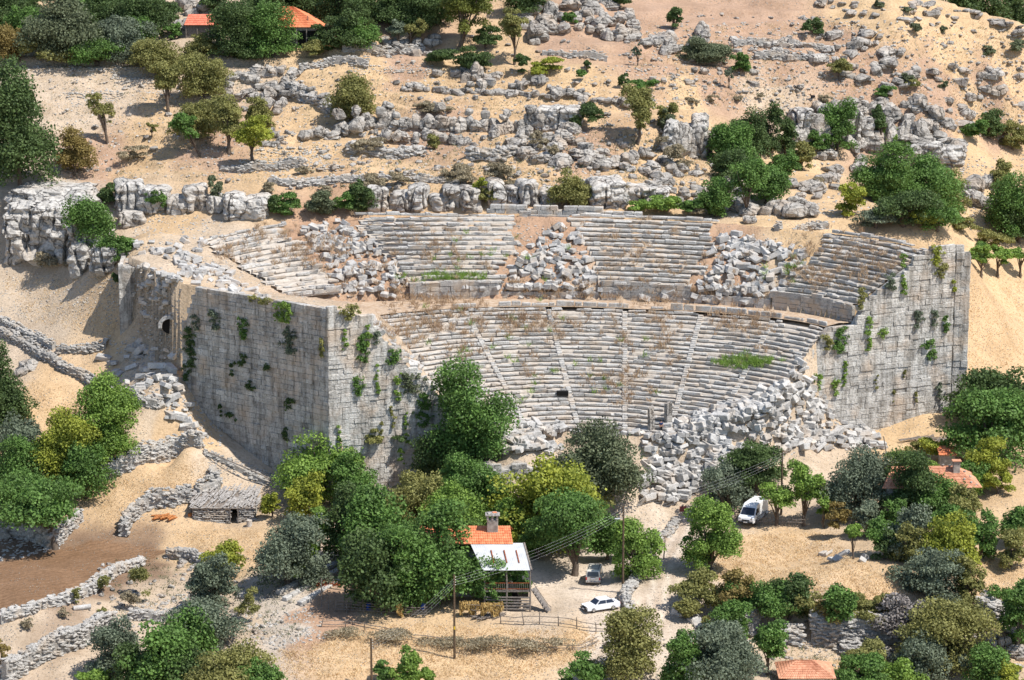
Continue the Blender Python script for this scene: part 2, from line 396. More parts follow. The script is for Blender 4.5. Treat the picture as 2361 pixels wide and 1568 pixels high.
# the skyline ridge at the upper right: land stays below the line of its crest and falls away behind
uu_ = 1180.5+FPX*XX/(YY*.975+14.0); vr_ = np.interp(uu_, [2080, 2150, 2250, 2361, 2800], [-60, -4, 24, 54, 150]); cap = CAMH-YY*np.tan(PITCH-np.arctan((IH/2-vr_)/FPX))
ZZ = np.where((YY > 430) & (YY < 700) & (uu_ > 2080), np.minimum(ZZ, cap-np.clip(YY-498, 0, 200)*.10), ZZ)
# terraces cut across the hillside behind the theatre
def terrace(Z, step=1.5, k=.75):
    f = Z/step; i = np.floor(f); fr = f-i; e = np.clip((fr-.72)/.28, 0, 1); e = e*e*(3-2*e)
    return Z*(1-k) + (i+e*1.0)*step*k
mh = np.clip((YY-415)/12, 0, 1)*np.clip((ZZ-20.5)/2, 0, 1)
wob = fbm(XX, YY, 26.0, 3, 29)*2.2
ZZ = ZZ*(1-mh) + (terrace(ZZ+wob)-wob)*mh
# ploughed / smooth fields stay even
def inpoly(X, Y, P):
    P = np.asarray(P); r = np.zeros(np.shape(X), bool); j = len(P)-1
    for i in range(len(P)):
        xi, yi = P[i]; xj, yj = P[j]
        r ^= ((yi > Y) != (yj > Y)) & (X < (xj-xi)*(Y-yi)/(yj-yi+1e-12)+xi); j = i
    return r
# the earth bank under the seats
samp = []
CUTS, CUTU = (0, .15, .3, .45, 1), (1575, 1640, 1755, 1838, 1910)
def tcut(s):
    L = low(s); uu = pj(L[:, 0], L[:, 1], L[:, 2])[0]; return float(np.interp(np.interp(s, CUTS, CUTU), uu, TT))
for s in np.linspace(0, 1, 40):
    L = low(s); L = L.copy(); L[:, 2] -= 0.75; samp.append(L[3:int(min(238, tcut(s)*240-2))])
for s in np.linspace(0.06, 1, 22):
    L = upp(s).copy(); L[:, 2] -= 0.62 if s > .2 else 1.1; samp.append(L[3:-3])
for s in np.linspace(0.05, .95, 5):
    L = G1*(1-s)+G2*s; L[:, 2] -= 0.5; samp.append(L[3:-3])
samp = np.concatenate(samp)
kd = KDTree(len(samp))
for i, p in enumerate(samp): kd.insert((p[0], p[1], 0), i)
kd.balance()
# strip of fill on top of the left flank between the outer wall and the seats
CL = un(755, 714, 17.9); WL = un(446, 661, 18.0)             # corner and far end of the left flank wall
BL = tuple(G3[2, :2]); fillP = [(CL[0]+.5, CL[1]+.5), (WL[0]+.5, WL[1]+.6), un(385, 640, 17.9), un(318, 606, 17.5), un(293, 590, 17.6), un(400, 552, 18.6), BL, tuple(G2[2, :2]), (G1[3, 0], G1[3, 1]), (G0[3, 0], G0[3, 1]), (G0[3, 0]-.3, CL[1]+8.6), (-4.6, CL[1]+8.0)]
fz = tps_fit(np.array([un(755,716,17.7)+(17.7,), un(446,663,17.8)+(17.8,), un(600,688,17.7)+(17.7,), un(385,640,17.9)+(17.9,), un(318,606,17.5)+(17.5,), un(293,590,17.6)+(17.6,), un(400,552,18.6)+(18.6,),
    (BL[0], BL[1], 18.3), (G2t[2, 0], G2t[2, 1], 13.6), (G1[3, 0], G1[3, 1], 12.3), tuple(upp(.5)[2]-np.array([0, 0, .6])), (-17.2, 361.5, 14.4), (-9.2, 364.6, 4.4), (-4.5, 366.5, -1.0), tuple(low(.5)[3]-np.array([0,0,.5])), tuple(low(0.02)[3]-np.array([0,0,.5]))]))
fm = inpoly(XX, YY, fillP)
idxs = np.argwhere((XX > -60) & (XX < 75) & (YY > 345) & (YY < 420))
fzz = fz(XX, YY)
for i, j in idxs:
    x, y = XX[i, j], YY[i, j]
    co, k, d = kd.find((x, y, 0))
    if d < 0.75:
        ZZ[i, j] = samp[k][2] + vnoise(x*1.3, y*1.3, 5)*.12
    elif fm[i, j]: ZZ[i, j] = fzz[i, j] + vnoise(x*.9, y*.9, 8)*.4
NX, NY = len(GX), len(GY)
def hz(x, y):
    x = np.asarray(x, float); y = np.asarray(y, float)
    i = np.clip(np.searchsorted(GX, x)-1, 0, NX-2); j = np.clip(np.searchsorted(GY, y)-1, 0, NY-2)
    fx = (x-GX[i])/(GX[i+1]-GX[i]); fy = (y-GY[j])/(GY[j+1]-GY[j])
    return (ZZ[j, i]*(1-fx)+ZZ[j, i+1]*fx)*(1-fy) + (ZZ[j+1, i]*(1-fx)+ZZ[j+1, i+1]*fx)*fy
def hit(u, v):
    a, dy, dz = ray(u, v); Y = np.arange(286, 640, .35)*1.0
    X = a/dy*Y; Z = CAMH + dz/dy*Y; h = hz(X, Y); k = np.argmax(Z < h)
    if Z[k] >= h[k]: k = len(Y)-1
    return float(X[k]), float(Y[k]), float(h[k])
def ppm(P):                                                    # picture units per metre there
    c, s = math.cos(PITCH), math.sin(PITCH); return FPX/(P[1]*c-(P[2]-CAMH)*s)

# ground colours by zone: (u, v, rgb)
STRAW, PALE, PINK, GOLD, PLOW, TRACK, GREYD, RUST = (232,196,146), (222,200,172), (206,168,138), (236,200,148), (156,126,100), (236,218,196), (216,203,186), (206,164,130)
CC = [(100,700,PALE),(60,780,PALE),(90,900,STRAW),(180,960,STRAW),(350,970,PALE),(330,860,PALE),(400,1080,STRAW),(300,1130,STRAW),(360,1000,STRAW),(150,1330,PLOW),(60,1380,PLOW),(250,1300,PLOW),(300,1275,PLOW),(100,1290,PLOW),(30,1340,PLOW),(20,1450,PALE),
 (480,1230,STRAW),(560,1260,STRAW),(300,1440,PALE),(400,1400,PALE),(250,1530,PALE),(560,1480,PALE),(650,1430,GREYD),(740,1420,RUST),(620,1390,GREYD),(520,1080,PALE),(600,1080,PALE),
 (800,1520,STRAW),(1150,1530,STRAW),(1000,1450,GOLD),(1300,1480,STRAW),(900,1460,STRAW),(1250,1420,PALE),(1350,1350,TRACK),(1300,1330,TRACK),(1400,1400,TRACK),(1420,1290,GREYD),(1530,1300,TRACK),(1540,1400,TRACK),(1500,1440,TRACK),(1560,1240,TRACK),(1380,1520,TRACK),
 (1580,1180,PALE),(1750,1270,STRAW),(1850,1330,STRAW),(1980,1380,STRAW),(2300,1300,STRAW),(2330,1380,STRAW),(2300,1120,STRAW),(1720,1330,STRAW),(1900,1500,PALE),(1950,1568,STRAW),(1700,1500,PALE),(2200,1500,PALE),
 (1640,1090,PALE),(1850,1050,PALE),(1780,1000,PALE),(1500,1020,PALE),(1330,1010,PALE),(2080,1010,GOLD),(1150,1100,PALE),
 (2300,650,GOLD),(2280,760,STRAW),(2330,800,STRAW),(2300,600,GOLD),
 (1330,800,PALE),(1100,750,RUST),(950,760,PALE),(1500,850,PALE),(1700,800,PALE),(1000,680,PALE),(720,540,RUST),(900,600,RUST),(1250,560,RUST),(1700,600,RUST),(1780,640,PALE),(500,570,PALE),(600,690,PALE),(420,600,PALE),
 (1800,550,GOLD),(1730,520,GOLD),(1880,560,GOLD),(400,510,STRAW),(300,480,PALE),
 (300,410,STRAW),(600,400,STRAW),(900,390,STRAW),(1200,390,STRAW),(150,440,GREYD),(350,330,STRAW),(200,260,PALE),(100,150,PALE),(250,180,PALE),(500,190,PALE),(200,380,PINK),(500,330,PINK),(700,330,STRAW),
 (850,210,GOLD),(1000,200,GOLD),(1000,225,STRAW),(1300,200,GOLD),(750,190,GOLD),(1200,240,STRAW),(1600,220,GOLD),(1100,420,STRAW),(1500,420,STRAW),(1300,320,PINK),(1000,300,PINK),(60,60,STRAW),(0,250,PALE),
 (1300,100,PINK),(1500,60,PINK),(1500,140,PINK),(1700,60,PINK),(1800,150,PINK),(1650,190,PINK),(1950,110,PINK),(1750,20,PINK),(2000,40,GOLD),(2200,60,GOLD),(2100,20,GOLD),(2300,110,STRAW),(2200,120,STRAW),(2150,200,PINK),(2300,230,PINK),(2000,220,PINK),(1800,230,PALE),(2330,320,STRAW),
 (2250,380,GOLD),(1900,440,STRAW),(1850,400,GOLD),(1700,470,PALE),(2150,520,STRAW),(2000,500,STRAW),(940,140,PINK),(1200,160,STRAW)]
cp = []
for u, v, c in CC:
    P = hit(u, v); cp.append((P[0], P[1])+tuple(A(*c, k=.72)[:3]))
cp = np.array(cp)
q = np.c_[XX.ravel()+fbm(XX, YY, 5, 3, 41).ravel()*5, YY.ravel()+fbm(XX, YY, 6, 3, 43).ravel()*6]
COLG = np.zeros((len(q), 4), np.float32); COLG[:, 3] = 1
for i in range(0, len(q), 20000):
    s = q[i:i+20000]; d = ((s[:, None, 0]-cp[None, :, 0])**2 + (.45*(s[:, None, 1]-cp[None, :, 1]))**2) + .6
    wgt = d**-2.4; q3 = (wgt@cp[:, 2:])/wgt.sum(1, keepdims=True); COLG[i:i+20000, :3] = q3*.76 + .24*q3.mean(1, keepdims=True)*np.array([1.06, 1.0, .93])
V = np.c_[XX.ravel(), YY.ravel(), ZZ.ravel()]
ii = (np.arange(NY-1)[:, None]*NX + np.arange(NX-1)[None]).ravel()
Qg = np.c_[ii, ii+1, ii+NX+1, ii+NX]
# ploughed-field mask kept in the tone attribute
PLF = [hit(*p)[:2] for p in [(-60, 1320), (100, 1275), (235, 1245), (330, 1262), (390, 1270), (330, 1300), (240, 1345), (120, 1392), (-60, 1440)]]
ton = inpoly(XX, YY, PLF).astype(float).ravel()
COLG[ton > .5, :3] = A(*PLOW, k=.7)[:3]
TRK = np.array([hit(*q_)[:2] for q_ in [(1400, 1530), (1465, 1475), (1508, 1430), (1518, 1380), (1524, 1330), (1540, 1290), (1560, 1250), (1572, 1215), (1610, 1185), (1660, 1190)]])
seg_a, seg_b = TRK[:-1], TRK[1:]; pts_ = np.c_[XX.ravel(), YY.ravel()]; near = np.where((np.abs(pts_[:, 0]-22) < 30) & (pts_[:, 1] > 296) & (pts_[:, 1] < 370))[0]; dmin = np.full(len(near), 9e9)
for a_, b_ in zip(seg_a, seg_b):
    ab = b_-a_; t_ = np.clip(((pts_[near]-a_)@ab)/(ab@ab), 0, 1); dmin = np.minimum(dmin, np.linalg.norm(pts_[near]-a_-t_[:, None]*ab, axis=1))
kt = np.clip((2.1-dmin)/.7, 0, 1)[:, None]; rut = np.clip(1-np.abs(dmin-.8)/.5, 0, 1)[:, None]; tc = np.array(A(222, 204, 184, k=.66)[:3])*(1-rut) + np.array(A(246, 234, 218, k=.7)[:3])*rut; COLG[near, :3] = COLG[near, :3]*(1-kt)+tc*kt
gm, n, p = newmat('dry_earth')
geo = nd(n, 'ShaderNodeNewGeometry'); co = geo.outputs['Position']
ac = nd(n, 'ShaderNodeAttribute', attribute_name='col')
n1 = noise_node(n, .22, 6, .62, co); n2 = noise_node(n, 2.6, 7, .7, co); n4 = noise_node(n, .06, 4, .6, co)
r1 = ramp(n, n1.outputs[0], [(.3, (.86, .83, .79, 1)), (.62, (1.12, 1.11, 1.10, 1))])
r2 = ramp(n, n2.outputs[0], [(.32, (.72, .67, .61, 1)), (.5, (1, 1, 1, 1)), (.72, (1.14, 1.12, 1.1, 1))])
c = mix(n, 1.0, ac.outputs[0], r1.outputs[0], 'MULTIPLY'); c = mix(n, .85, c, r2.outputs[0], 'MULTIPLY')
vo = nd(n, 'ShaderNodeTexVoronoi'); vo.inputs['Scale'].default_value = 2.6; n.links.new(co, vo.inputs['Vector'])
vr = ramp(n, vo.outputs['Distance'], [(.16, (1, 1, 1, 1)), (.24, (0, 0, 0, 1))])
msk = ramp(n, noise_node(n, .16, 5, .65, co).outputs[0], [(.42, (0, 0, 0, 1)), (.54, (1, 1, 1, 1))])
vm = mix(n, 1.0, vr.outputs[0], msk.outputs[0], 'MULTIPLY')
sc_c = ramp(n, vo.outputs['Color'], [(.2, A(150, 146, 140)), (.8, A(222, 216, 206))])
c = mix(n, vm, c, sc_c.outputs[0])
n.links.new(c, p.inputs['Base Color']); p.inputs['Roughness'].default_value = .95; p.inputs['Specular IOR Level'].default_value = .1
# furrows of the ploughed field and fine straw elsewhere
tn_ = nd(n, 'ShaderNodeAttribute', attribute_name='tone'); mpf = nd(n, 'ShaderNodeMapping'); mpf.inputs['Rotation'].default_value = (0, 0, .95); n.links.new(co, mpf.inputs[0])
wf = nd(n, 'ShaderNodeTexWave'); wf.inputs['Scale'].default_value = .42; wf.inputs['Distortion'].default_value = 7.0; wf.inputs['Detail'].default_value = 4; wf.inputs['Detail Scale'].default_value = 2.5; n.links.new(mpf.outputs[0], wf.inputs['Vector'])
rf_ = ramp(n, wf.outputs['Fac'], [(.1, (.86, .85, .84, 1)), (.8, (1.05, 1.04, 1.03, 1))]); c = mix(n, mix(n, 1.0, tn_.outputs['Fac'], (1, 1, 1, 1), 'MULTIPLY'), c, mix(n, 1.0, c, rf_.outputs[0], 'MULTIPLY'))
ms_ = nd(n, 'ShaderNodeMapping'); ms_.inputs['Scale'].default_value = (1, 2.6, 1); n.links.new(co, ms_.inputs[0]); n5 = noise_node(n, 6.5, 5, .8, ms_.outputs[0]); r5 = ramp(n, n5.outputs[0], [(.34, (.76, .69, .60, 1)), (.5, (1, 1, 1, 1)), (.7, (1.16, 1.13, 1.06, 1))]); c = mix(n, .8, c, r5.outputs[0], 'MULTIPLY'); n.links.new(c, p.inputs['Base Color'])
ad = nd(n, 'ShaderNodeMath', operation='ADD'); n.links.new(n2.outputs[0], ad.inputs[0]); n.links.new(vm, ad.inputs[1])
n.links.new(bump(n, ad.outputs[0], .22, .9), p.inputs['Normal'])
ground = link('ground', mesh_np('ground', V, Qg, None, gm, ton, True, COLG)); tag(ground, kind='structure')
M['earth'] = simple('terrace_earth', A(190, 158, 126), .95, A(228, 208, 184), 1.6, bmp=.12)
M['earthp'] = simple('pale_earth', A(196, 184, 170), .95, A(232, 222, 208), 2.2, bmp=.1)

# ---------------------------------------------------------------- the ancient theatre
theatre = empty('ancient_theatre', (float(G1[120, 0]), float(G0[120, 1]), 1.0), 'huge ruined stone theatre with curved seat rows and high block end walls', 'theatre')
TO = np.array(theatre.location)
def tl(name, mesh):                                            # link as a part of the theatre, world coordinates kept
    o = link(name, mesh, theatre); o.matrix_parent_inverse = theatre.matrix_world.inverted(); o.location = (0, 0, 0); return o
bpy.context.view_layer.update()
def row_blocks(front, back, zt, h, t0, t1, rs, aisles=(), miss=.03, dep=.5, worn=1.0):
    """stone seat blocks laid along a guide row; front/back are [241,3] curves"""
    arc = np.r_[0, np.cumsum(np.linalg.norm(np.diff(front[:, :2], axis=0), axis=1))]; L = arc[-1]
    s = t0*L + rs.uniform(0, .3); end = t1*L; cs = []; tn = []
    base = rs.normal(0, .04)
    while s < end-.3:
        l = rs.choice([rs.uniform(.5, 1.1), rs.uniform(1.0, 2.0), rs.uniform(1.6, 2.8)], p=[.25, .45, .3]); e = min(s+l, end)
        ais = None
        for a in aisles:
            if s < a*L < e+.2: ais = a*L; break
        if ais is not None:
            e = ais-.38
            if e-s < .3: s = ais+.38; continue
        if rs.rand() > miss:
            ta, tb = np.interp([s+.015, e-.015], arc, TT)
            fa, fb = at(front, ta), at(front, tb); ba, bb = at(back, ta), at(back, tb)
            da = (ba-fa); da[2] = 0; da /= np.linalg.norm(da); db = (bb-fb); db[2] = 0; db /= np.linalg.norm(db)
            ins = rs.normal(0, .10*worn); dd = dep+rs.normal(0, .06); dz = rs.normal(0, .07*worn); hh = h
            c = []
            for zz in (zt-hh-.06, zt+dz):
                for k in (0, 1):
                    for (f, d) in ((fa, da), (fb, db)):
                        P = f + d*(ins + (dd if k else 0)) ; P = P.copy(); P[2] = zz + (0 if zz < zt-.2 else rs.normal(0, .045*worn))
                        c.append(P)
            cs.append(np.array(c)); tn.append(.5+base+rs.normal(0, .19))
        s = e if ais is None else ais+.38
        if rs.rand() < .02*worn: s += rs.uniform(.2, .7)
    if not cs: return None
    Vv, Q_, T_ = chamfer(np.array(cs), .06, .022*worn, rs)
    return Vv, Q_, T_, np.repeat(tn, 24)
AIS = (.2, .38, .545, .71, .87)
stepV = MB()
for j in range(NLOW):
    s = j/(NLOW-1.0)*.985; f = low(s); b = low(min(1.02, s+1.0/(NLOW-1))); zt = Z0+(Z1-Z0)*s+.0
    rs = np.random.RandomState(100+j)
    r = row_blocks(f, b, zt, .24, 0.004, min(.996, tcut(s)+rs.normal(0, .006)), rs, AIS, .05 if j < 22 else .09)
    cut = tcut(s)
    tl('seat_row', mesh_np('seat_row', r[0], r[1], r[2], M['seat'], r[3]))
    nx = low(min(1.0, (j+1)/(NLOW-1.0)*.985))
    if j < NLOW-1:                                             # earth-covered tread and riser backing
        o = 4; e_ = int(min(241, cut*240+1)); a = f[:e_:o].copy(); c_ = nx[:e_:o].copy(); a2 = a.copy(); a2[:, 2] = zt-.50
        dirv = c_-a; dirv[:, 2] = 0; dirv /= np.linalg.norm(dirv, axis=1, keepdims=True)
        a = a + dirv*.24; a2 = a2 + dirv*.24; c_ = c_+dirv*.16
        a[:, 2] = zt-.07 + rs.normal(0, .025, len(a)); c_[:, 2] = zt-.05+rs.normal(0, .03, len(a)); m_ = len(a)
        Vs = np.concatenate([a2, a, c_]); ks = np.arange(m_-1)
        stepV.add(Vs, np.concatenate([np.c_[ks, ks+1, ks+1+m_, ks+m_], np.c_[ks+m_, ks+m_+1, ks+2*m_+1, ks+2*m_]]))
# little stairs in the aisles
st = MB()
for a in AIS:
    for j in range(NLOW-1):
        for hfr in (0, .5):
            s0 = (j+hfr)/(NLOW-1.0)*.985
            if a > tcut(s0)-.01: continue
            P = at(low(s0), a); Pn = at(low(min(1, s0+.02)), a); d = Pn-P; d[2] = 0; d /= np.linalg.norm(d); sd = np.array([d[1], -d[0], 0])
            if RS.rand() < .15: continue
            z = Z0+(Z1-Z0)*s0+.02; cpt = P+d*.3; cpt[2] = z-.15
            st.hexa(corners(cpt, sd*.34, d*.27, np.array([0, 0, .14])), .04, .015, .62+RS.normal(0, .1))
tl('aisle_steps', mesh_np('aisle_steps', np.concatenate(st.V), np.concatenate(st.Q), np.concatenate(st.T), M['seat'], np.concatenate(st.tn)))
# upper blocks of seats : (u_left_top, u_left_bottom, u_right_top, u_right_bottom)
BLK = [(470, 660, 655, 795, .10, 1.9), (812, 948, 1196, 1156, .05, 1.2), (1312, 1385, 1652, 1592, .04, 1.0), (1912, 1800, 2150, 1975, .06, 1.25)]
for j in range(NUP):
    s = j/(NUP-1.0)*.985; f = upp(s); b = upp(min(1.05, s+.07)); uu = pj(f[:, 0], f[:, 1], f[:, 2])[0]; rs = np.random.RandomState(300+j)
    for bi, (ult, ulb, urt, urb, ms, wr) in enumerate(BLK):
        ua = ulb+(ult-ulb)*s; ub = urb+(urt-urb)*s
        if bi == 0: ub = 795 + (655-795)*s**1.0
        ta, tb = np.interp([ua+rs.normal(0, 7), ub+rs.normal(0, 9)], uu, TT)
        zarr = f[:, 2]; ztm = float(np.interp((ta+tb)/2, TT, zarr))
        r = row_blocks(f, b, ztm, .28, max(0.003, ta), min(.997, tb), rs, (), ms, .56, wr)
        if r is None: continue
        # follow the sag of the left end
        if bi == 0:
            tq = np.interp(pj(r[0][:, 0], r[0][:, 1], r[0][:, 2])[0], uu, TT); r[0][:, 2] += np.interp(tq, TT, zarr)-ztm
        tl('seat_row', mesh_np('seat_row', r[0], r[1], r[2], M['seat'], r[3]))
        if j < NUP-1:
            nx = upp((j+1)/(NUP-1.0)*.985); tt = np.linspace(max(0.003, ta), min(.997, tb), 24); a = at(f, tt); c_ = at(nx, tt); zb = a[:, 2].copy()
            dirv = c_-a; dirv[:, 2] = 0; dirv /= np.linalg.norm(dirv, axis=1, keepdims=True); a2 = a+dirv*.26; a = a+dirv*.26; c_ = c_+dirv*.16
            a2[:, 2] = zb-.6; a[:, 2] = zb-.08+rs.normal(0, .03, 24); c_[:, 2] = zb-.05+rs.normal(0, .03, 24); ks = np.arange(23)
            stepV.add(np.concatenate([a2, a, c_]), np.concatenate([np.c_[ks, ks+1, ks+25, ks+24], np.c_[ks+24, ks+25, ks+49, ks+48]]))
o = mesh_np('earth_treads', np.concatenate(stepV.V), np.concatenate(stepV.Q), None, M['earthp'], None, True); tl('earth_treads', o)
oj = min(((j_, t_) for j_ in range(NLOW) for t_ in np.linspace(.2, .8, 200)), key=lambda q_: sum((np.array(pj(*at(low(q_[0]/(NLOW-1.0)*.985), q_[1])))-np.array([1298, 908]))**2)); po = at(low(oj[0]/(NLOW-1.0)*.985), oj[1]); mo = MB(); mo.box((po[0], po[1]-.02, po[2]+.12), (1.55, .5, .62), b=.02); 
tl('opening_shade', mesh_np('opening_shade', np.concatenate(mo.V), np.concatenate(mo.Q), np.concatenate(mo.T), simple('hole_shade', (.01, .009, .008, 1), .95)))  # solid black box, the shade of a small opening painted onto the seats
# broad walkway between the two tiers
rs = np.random.RandomState(5)
a = G1[::3].copy(); b = G2[::3].copy(); a[:, 2] = Z1-.02; b[:, 2] = Z1-.02; m_ = len(a); ks = np.arange(m_-1)
mid = (a+b)/2; mid[:, 2] += rs.normal(0, .06, m_)+.05
tl('walkway', mesh_np('walkway', np.concatenate([a, mid, b]), np.concatenate([np.c_[ks, ks+1, ks+1+m_, ks+m_], np.c_[ks+m_, ks+m_+1, ks+2*m_+1, ks+2*m_]]), None, M['earth'], None, True))
# high-backed seats along the lip of the lower tier
bk = MB(); arc = np.r_[0, np.cumsum(np.linalg.norm(np.diff(G1[:, :2], axis=0), axis=1))]
uG1 = pj(G1[:, 0], G1[:, 1], G1[:, 2])[0]
for (u0, u1, hh) in [(1045,1100,.45),(1150,1202,.75),(1203,1225,.5),(1226,1280,.4),(1282,1342,.72),(1344,1400,.6),(1402,1450,.5),(1500,1530,.3),(1545,1574,.95),(1576,1600,.95),(1602,1720,.75),(1722,1800,.75),(1805,1850,.3),(1856,1905,.62)]:
    u = u0
    while u < u1-4:
        w_ = min(rs.uniform(22, 44), u1-u); ta, tb = np.interp([u, u+w_-1], uG1, TT); pa, pb = at(G1, ta), at(G1, tb)
        d = pb-pa; L = np.linalg.norm(d); d /= L; nrm = np.array([-d[1], d[0], 0]); h2 = hh*rs.uniform(.75, 1.1)
        cc = (pa+pb)/2+nrm*.45; cc[2] = Z1+h2/2
        bk.hexa(corners(cc, d*L/2*.98, nrm*.16, np.array([0, 0, h2/2+.05])), .09, .015, .42+rs.normal(0, .07)); u += w_
        if rs.rand() < .12: u += 10
tl('backrest_seats', mesh_np('backrest_seats', np.concatenate(bk.V), np.concatenate(bk.Q), np.concatenate(bk.T), M['seat'], np.concatenate(bk.tn)))

def wall_blocks(PA, PB, zb, zt, rs, nrm, hc=(.42, .72), lc=(.7, 1.9), jit=.02, dj=.04, thick=.55, tone=.5, omit=0.0, inset=None):
    """coursed masonry from PA to PB (xy); zb(x), zt(x): bottom and top height against distance along"""
    PA = np.array(PA[:2], float); PB = np.array(PB[:2], float); L = np.linalg.norm(PB-PA); d = (PB-PA)/L; nrm = np.array(nrm, float); nrm = nrm/np.linalg.norm(nrm)
    z = min(zb(0), zb(L/2), zb(L))-.3; top = max(zt(x) for x in np.linspace(0, L, 60)); cs = []; tn = []
    while z < top:
        h = rs.uniform(*hc); s = -rs.uniform(0, .2); s = 0.0
        while s < L-.02:
            l = rs.uniform(*lc); e = min(s+l, L)
            if L-e < .35: e = L
            m = (s+e)/2
            if z+h*.55 <= zt(m)+rs.normal(0, .12) and z+h > zb(m)-.4 and rs.rand() >= omit:
                out = rs.normal(0, dj); x0 = s+.012; x1 = e-.012
                p0 = PA+d*x0; p1 = PA+d*x1; c = []
                for zz in (z+.012, z+h-.012):
                    for k in (0, 1):
                        off = nrm*(out if k == 0 else -thick)
                        for pp in (p0, p1): c.append((pp[0]+off[0], pp[1]+off[1], zz))
                cs.append(c); tn.append(tone+rs.normal(0, .13))
            s = e
        z += h
    Vv, Q_, T_ = chamfer(np.array(cs), .035, jit, rs)
    return Vv, Q_, T_, np.repeat(tn, 24)
def core(PA, PB, zb, zt, nrm, t0=.09, t1=1.3):
    PA = np.array(PA[:2], float); PB = np.array(PB[:2], float); nrm = np.array(nrm, float)/np.linalg.norm(nrm); L = np.linalg.norm(PB-PA); xs = np.linspace(0, L, 40); d = (PB-PA)/L
    V_ = []
    for x in xs:
        p = PA+d*x
        for off, z in ((t0, zb(x)-1), (t0, zt(x)-.25), (t1, zt(x)-.25), (t1, zb(x)-1)): V_.append((p[0]-nrm[0]*off, p[1]-nrm[1]*off, z))
    Q_ = []
    for i in range(39):
        for k in range(4): Q_.append([i*4+k, i*4+(k+1) % 4, i*4+4+(k+1) % 4, i*4+4+k])
    Q_.append([0, 1, 2, 3]); Q_.append([156, 157, 158, 159])
    return np.array(V_), np.array(Q_)
def coursed(name, PA, PB, zb, zt, nrm, seed, parent_theatre=True, mat='wall', t1=1.3, **kw):
    rs = np.random.RandomState(seed); Vv, Q_, T_, tn = wall_blocks(PA, PB, zb, zt, rs, nrm, **kw); cv, cq = core(PA, PB, zb, zt, nrm, t1=t1)
    n0 = len(Vv); m = mesh_np(name, np.concatenate([Vv, cv]), np.concatenate([Q_, cq+n0]), T_, M[mat], np.concatenate([tn, np.full(len(cv), .2)]))
    return tl(name, m) if parent_theatre else link(name, m)
# right analemma (end wall)
R0 = np.array(G1[-1, :2])+np.array([-5.5, -1.6]); 
RA = un(1838, 862, 6.6); RB = (float(G3[-1, 0]), float(G3[-1, 1])-.3); RC = un(2204, 568, 21.6)
ra = np.array([RA, tuple(G1[-1, :2]), tuple(G2[-1, :2]), RB, RC]); RA2 = np.array(un(1760, 975, 2.0))
P0 = np.array([RA2[0], ra[0, 1]-1.0]); P1 = np.array([RC[0], RC[1]]); LR = np.linalg.norm(P1-P0); dR = (P1-P0)/LR
def xr(P): return float(np.dot(np.array(P[:2])-P0, dR))
prof = sorted([(0., 1.6), (xr(ra[0]), 6.8), (xr(G1[-1]), 12.2), (xr(G2[-1])-.2, 12.3), (xr(G2[-1])+.3, 14.8), (xr(RB)-.2, 21.3), (xr(RB)+.5, 21.7), (LR, 21.8)])
px_, pz_ = zip(*prof)
ztR = lambda x: float(np.interp(x, px_, pz_)); zbR = lambda x: float(np.interp(x, [0, LR], [-4, -4]))
nR = (dR[1], -dR[0])
coursed('end_wall', P0, P1, zbR, ztR, nR, 11, hc=(.5, .85), lc=(.8, 2.4), tone=.55)
# corner buttress and outer flank on the right
P2 = P1+np.array([2.15, .5]); coursed('corner_pier', P1+np.array([.12, .05]), P2, lambda x: -4, lambda x: 21.4-.3*x, (dR[1], -dR[0]), 12, hc=(.8, 1.2), lc=(1.0, 1.4), dj=.1, tone=.42, t1=2.4)
P3 = P2+np.array([-3.5, 20]); coursed('flank_wall', P2, P3, lambda x: -1+x*.3, lambda x: 20.6-.35*x, (1, .2), 13, tone=.5)
# left: flank wall in shade, then the end wall
PL1 = np.array(CL); PL0 = np.array(WL); PL0 = PL0+(PL0-PL1)/np.linalg.norm(PL0-PL1)*2.3; LL = np.linalg.norm(PL1-PL0)
ztL = lambda x: float(np.interp(x, [0, .9, 1.6, 2.4, 3.0, LL*.5, LL], [12.4, 13.6, 15.5, 17.2, 18.1, 17.9, 17.9]))
zbL = lambda x: float(np.interp(x, [0, LL], [3.5, -8.5]))
dL = (PL1-PL0)/LL; nL = np.array([dL[1], -dL[0]]); nL = nL if nL[0] < 0 else -nL
coursed('flank_wall', PL0, PL1, zbL, ztL, nL, 21, hc=(.5, .8), lc=(.7, 1.8), tone=.5, thick=.8)
QL1 = np.array([-4.2, CL[1]+7.2]); LQ = np.linalg.norm(QL1-PL1); dQ = (QL1-PL1)/LQ
def uat(P, z): return pj(P[0], P[1], z)
px2 = []; pz2 = []
for (u_, v_) in [(755, 714), (800, 716), (848, 730), (862, 752), (905, 800), (940, 840), (1010, 905), (1070, 960), (1130, 1010)]:
    # height of the end-wall top that shows at that picture column
    best = min(np.linspace(0, LQ, 400), key=lambda x: abs(uat(PL1+dQ*x, 8)[0]-u_)); P = PL1+dQ*best
    a_, dy_, dz_ = ray(u_, v_); px2.append(best); pz2.append(CAMH+dz_/dy_*P[1])
nQ = (dQ[1], -dQ[0])
coursed('end_wall', PL1, QL1, lambda x: -8.5, lambda x: float(np.interp(x, px2, pz2)), nQ, 22, hc=(.5, .85), lc=(.7, 2.0), tone=.62, thick=.8)
print('walls', P0, P1, PL0, PL1, QL1, list(zip(np.round(px2, 1), np.round(pz2, 1))))
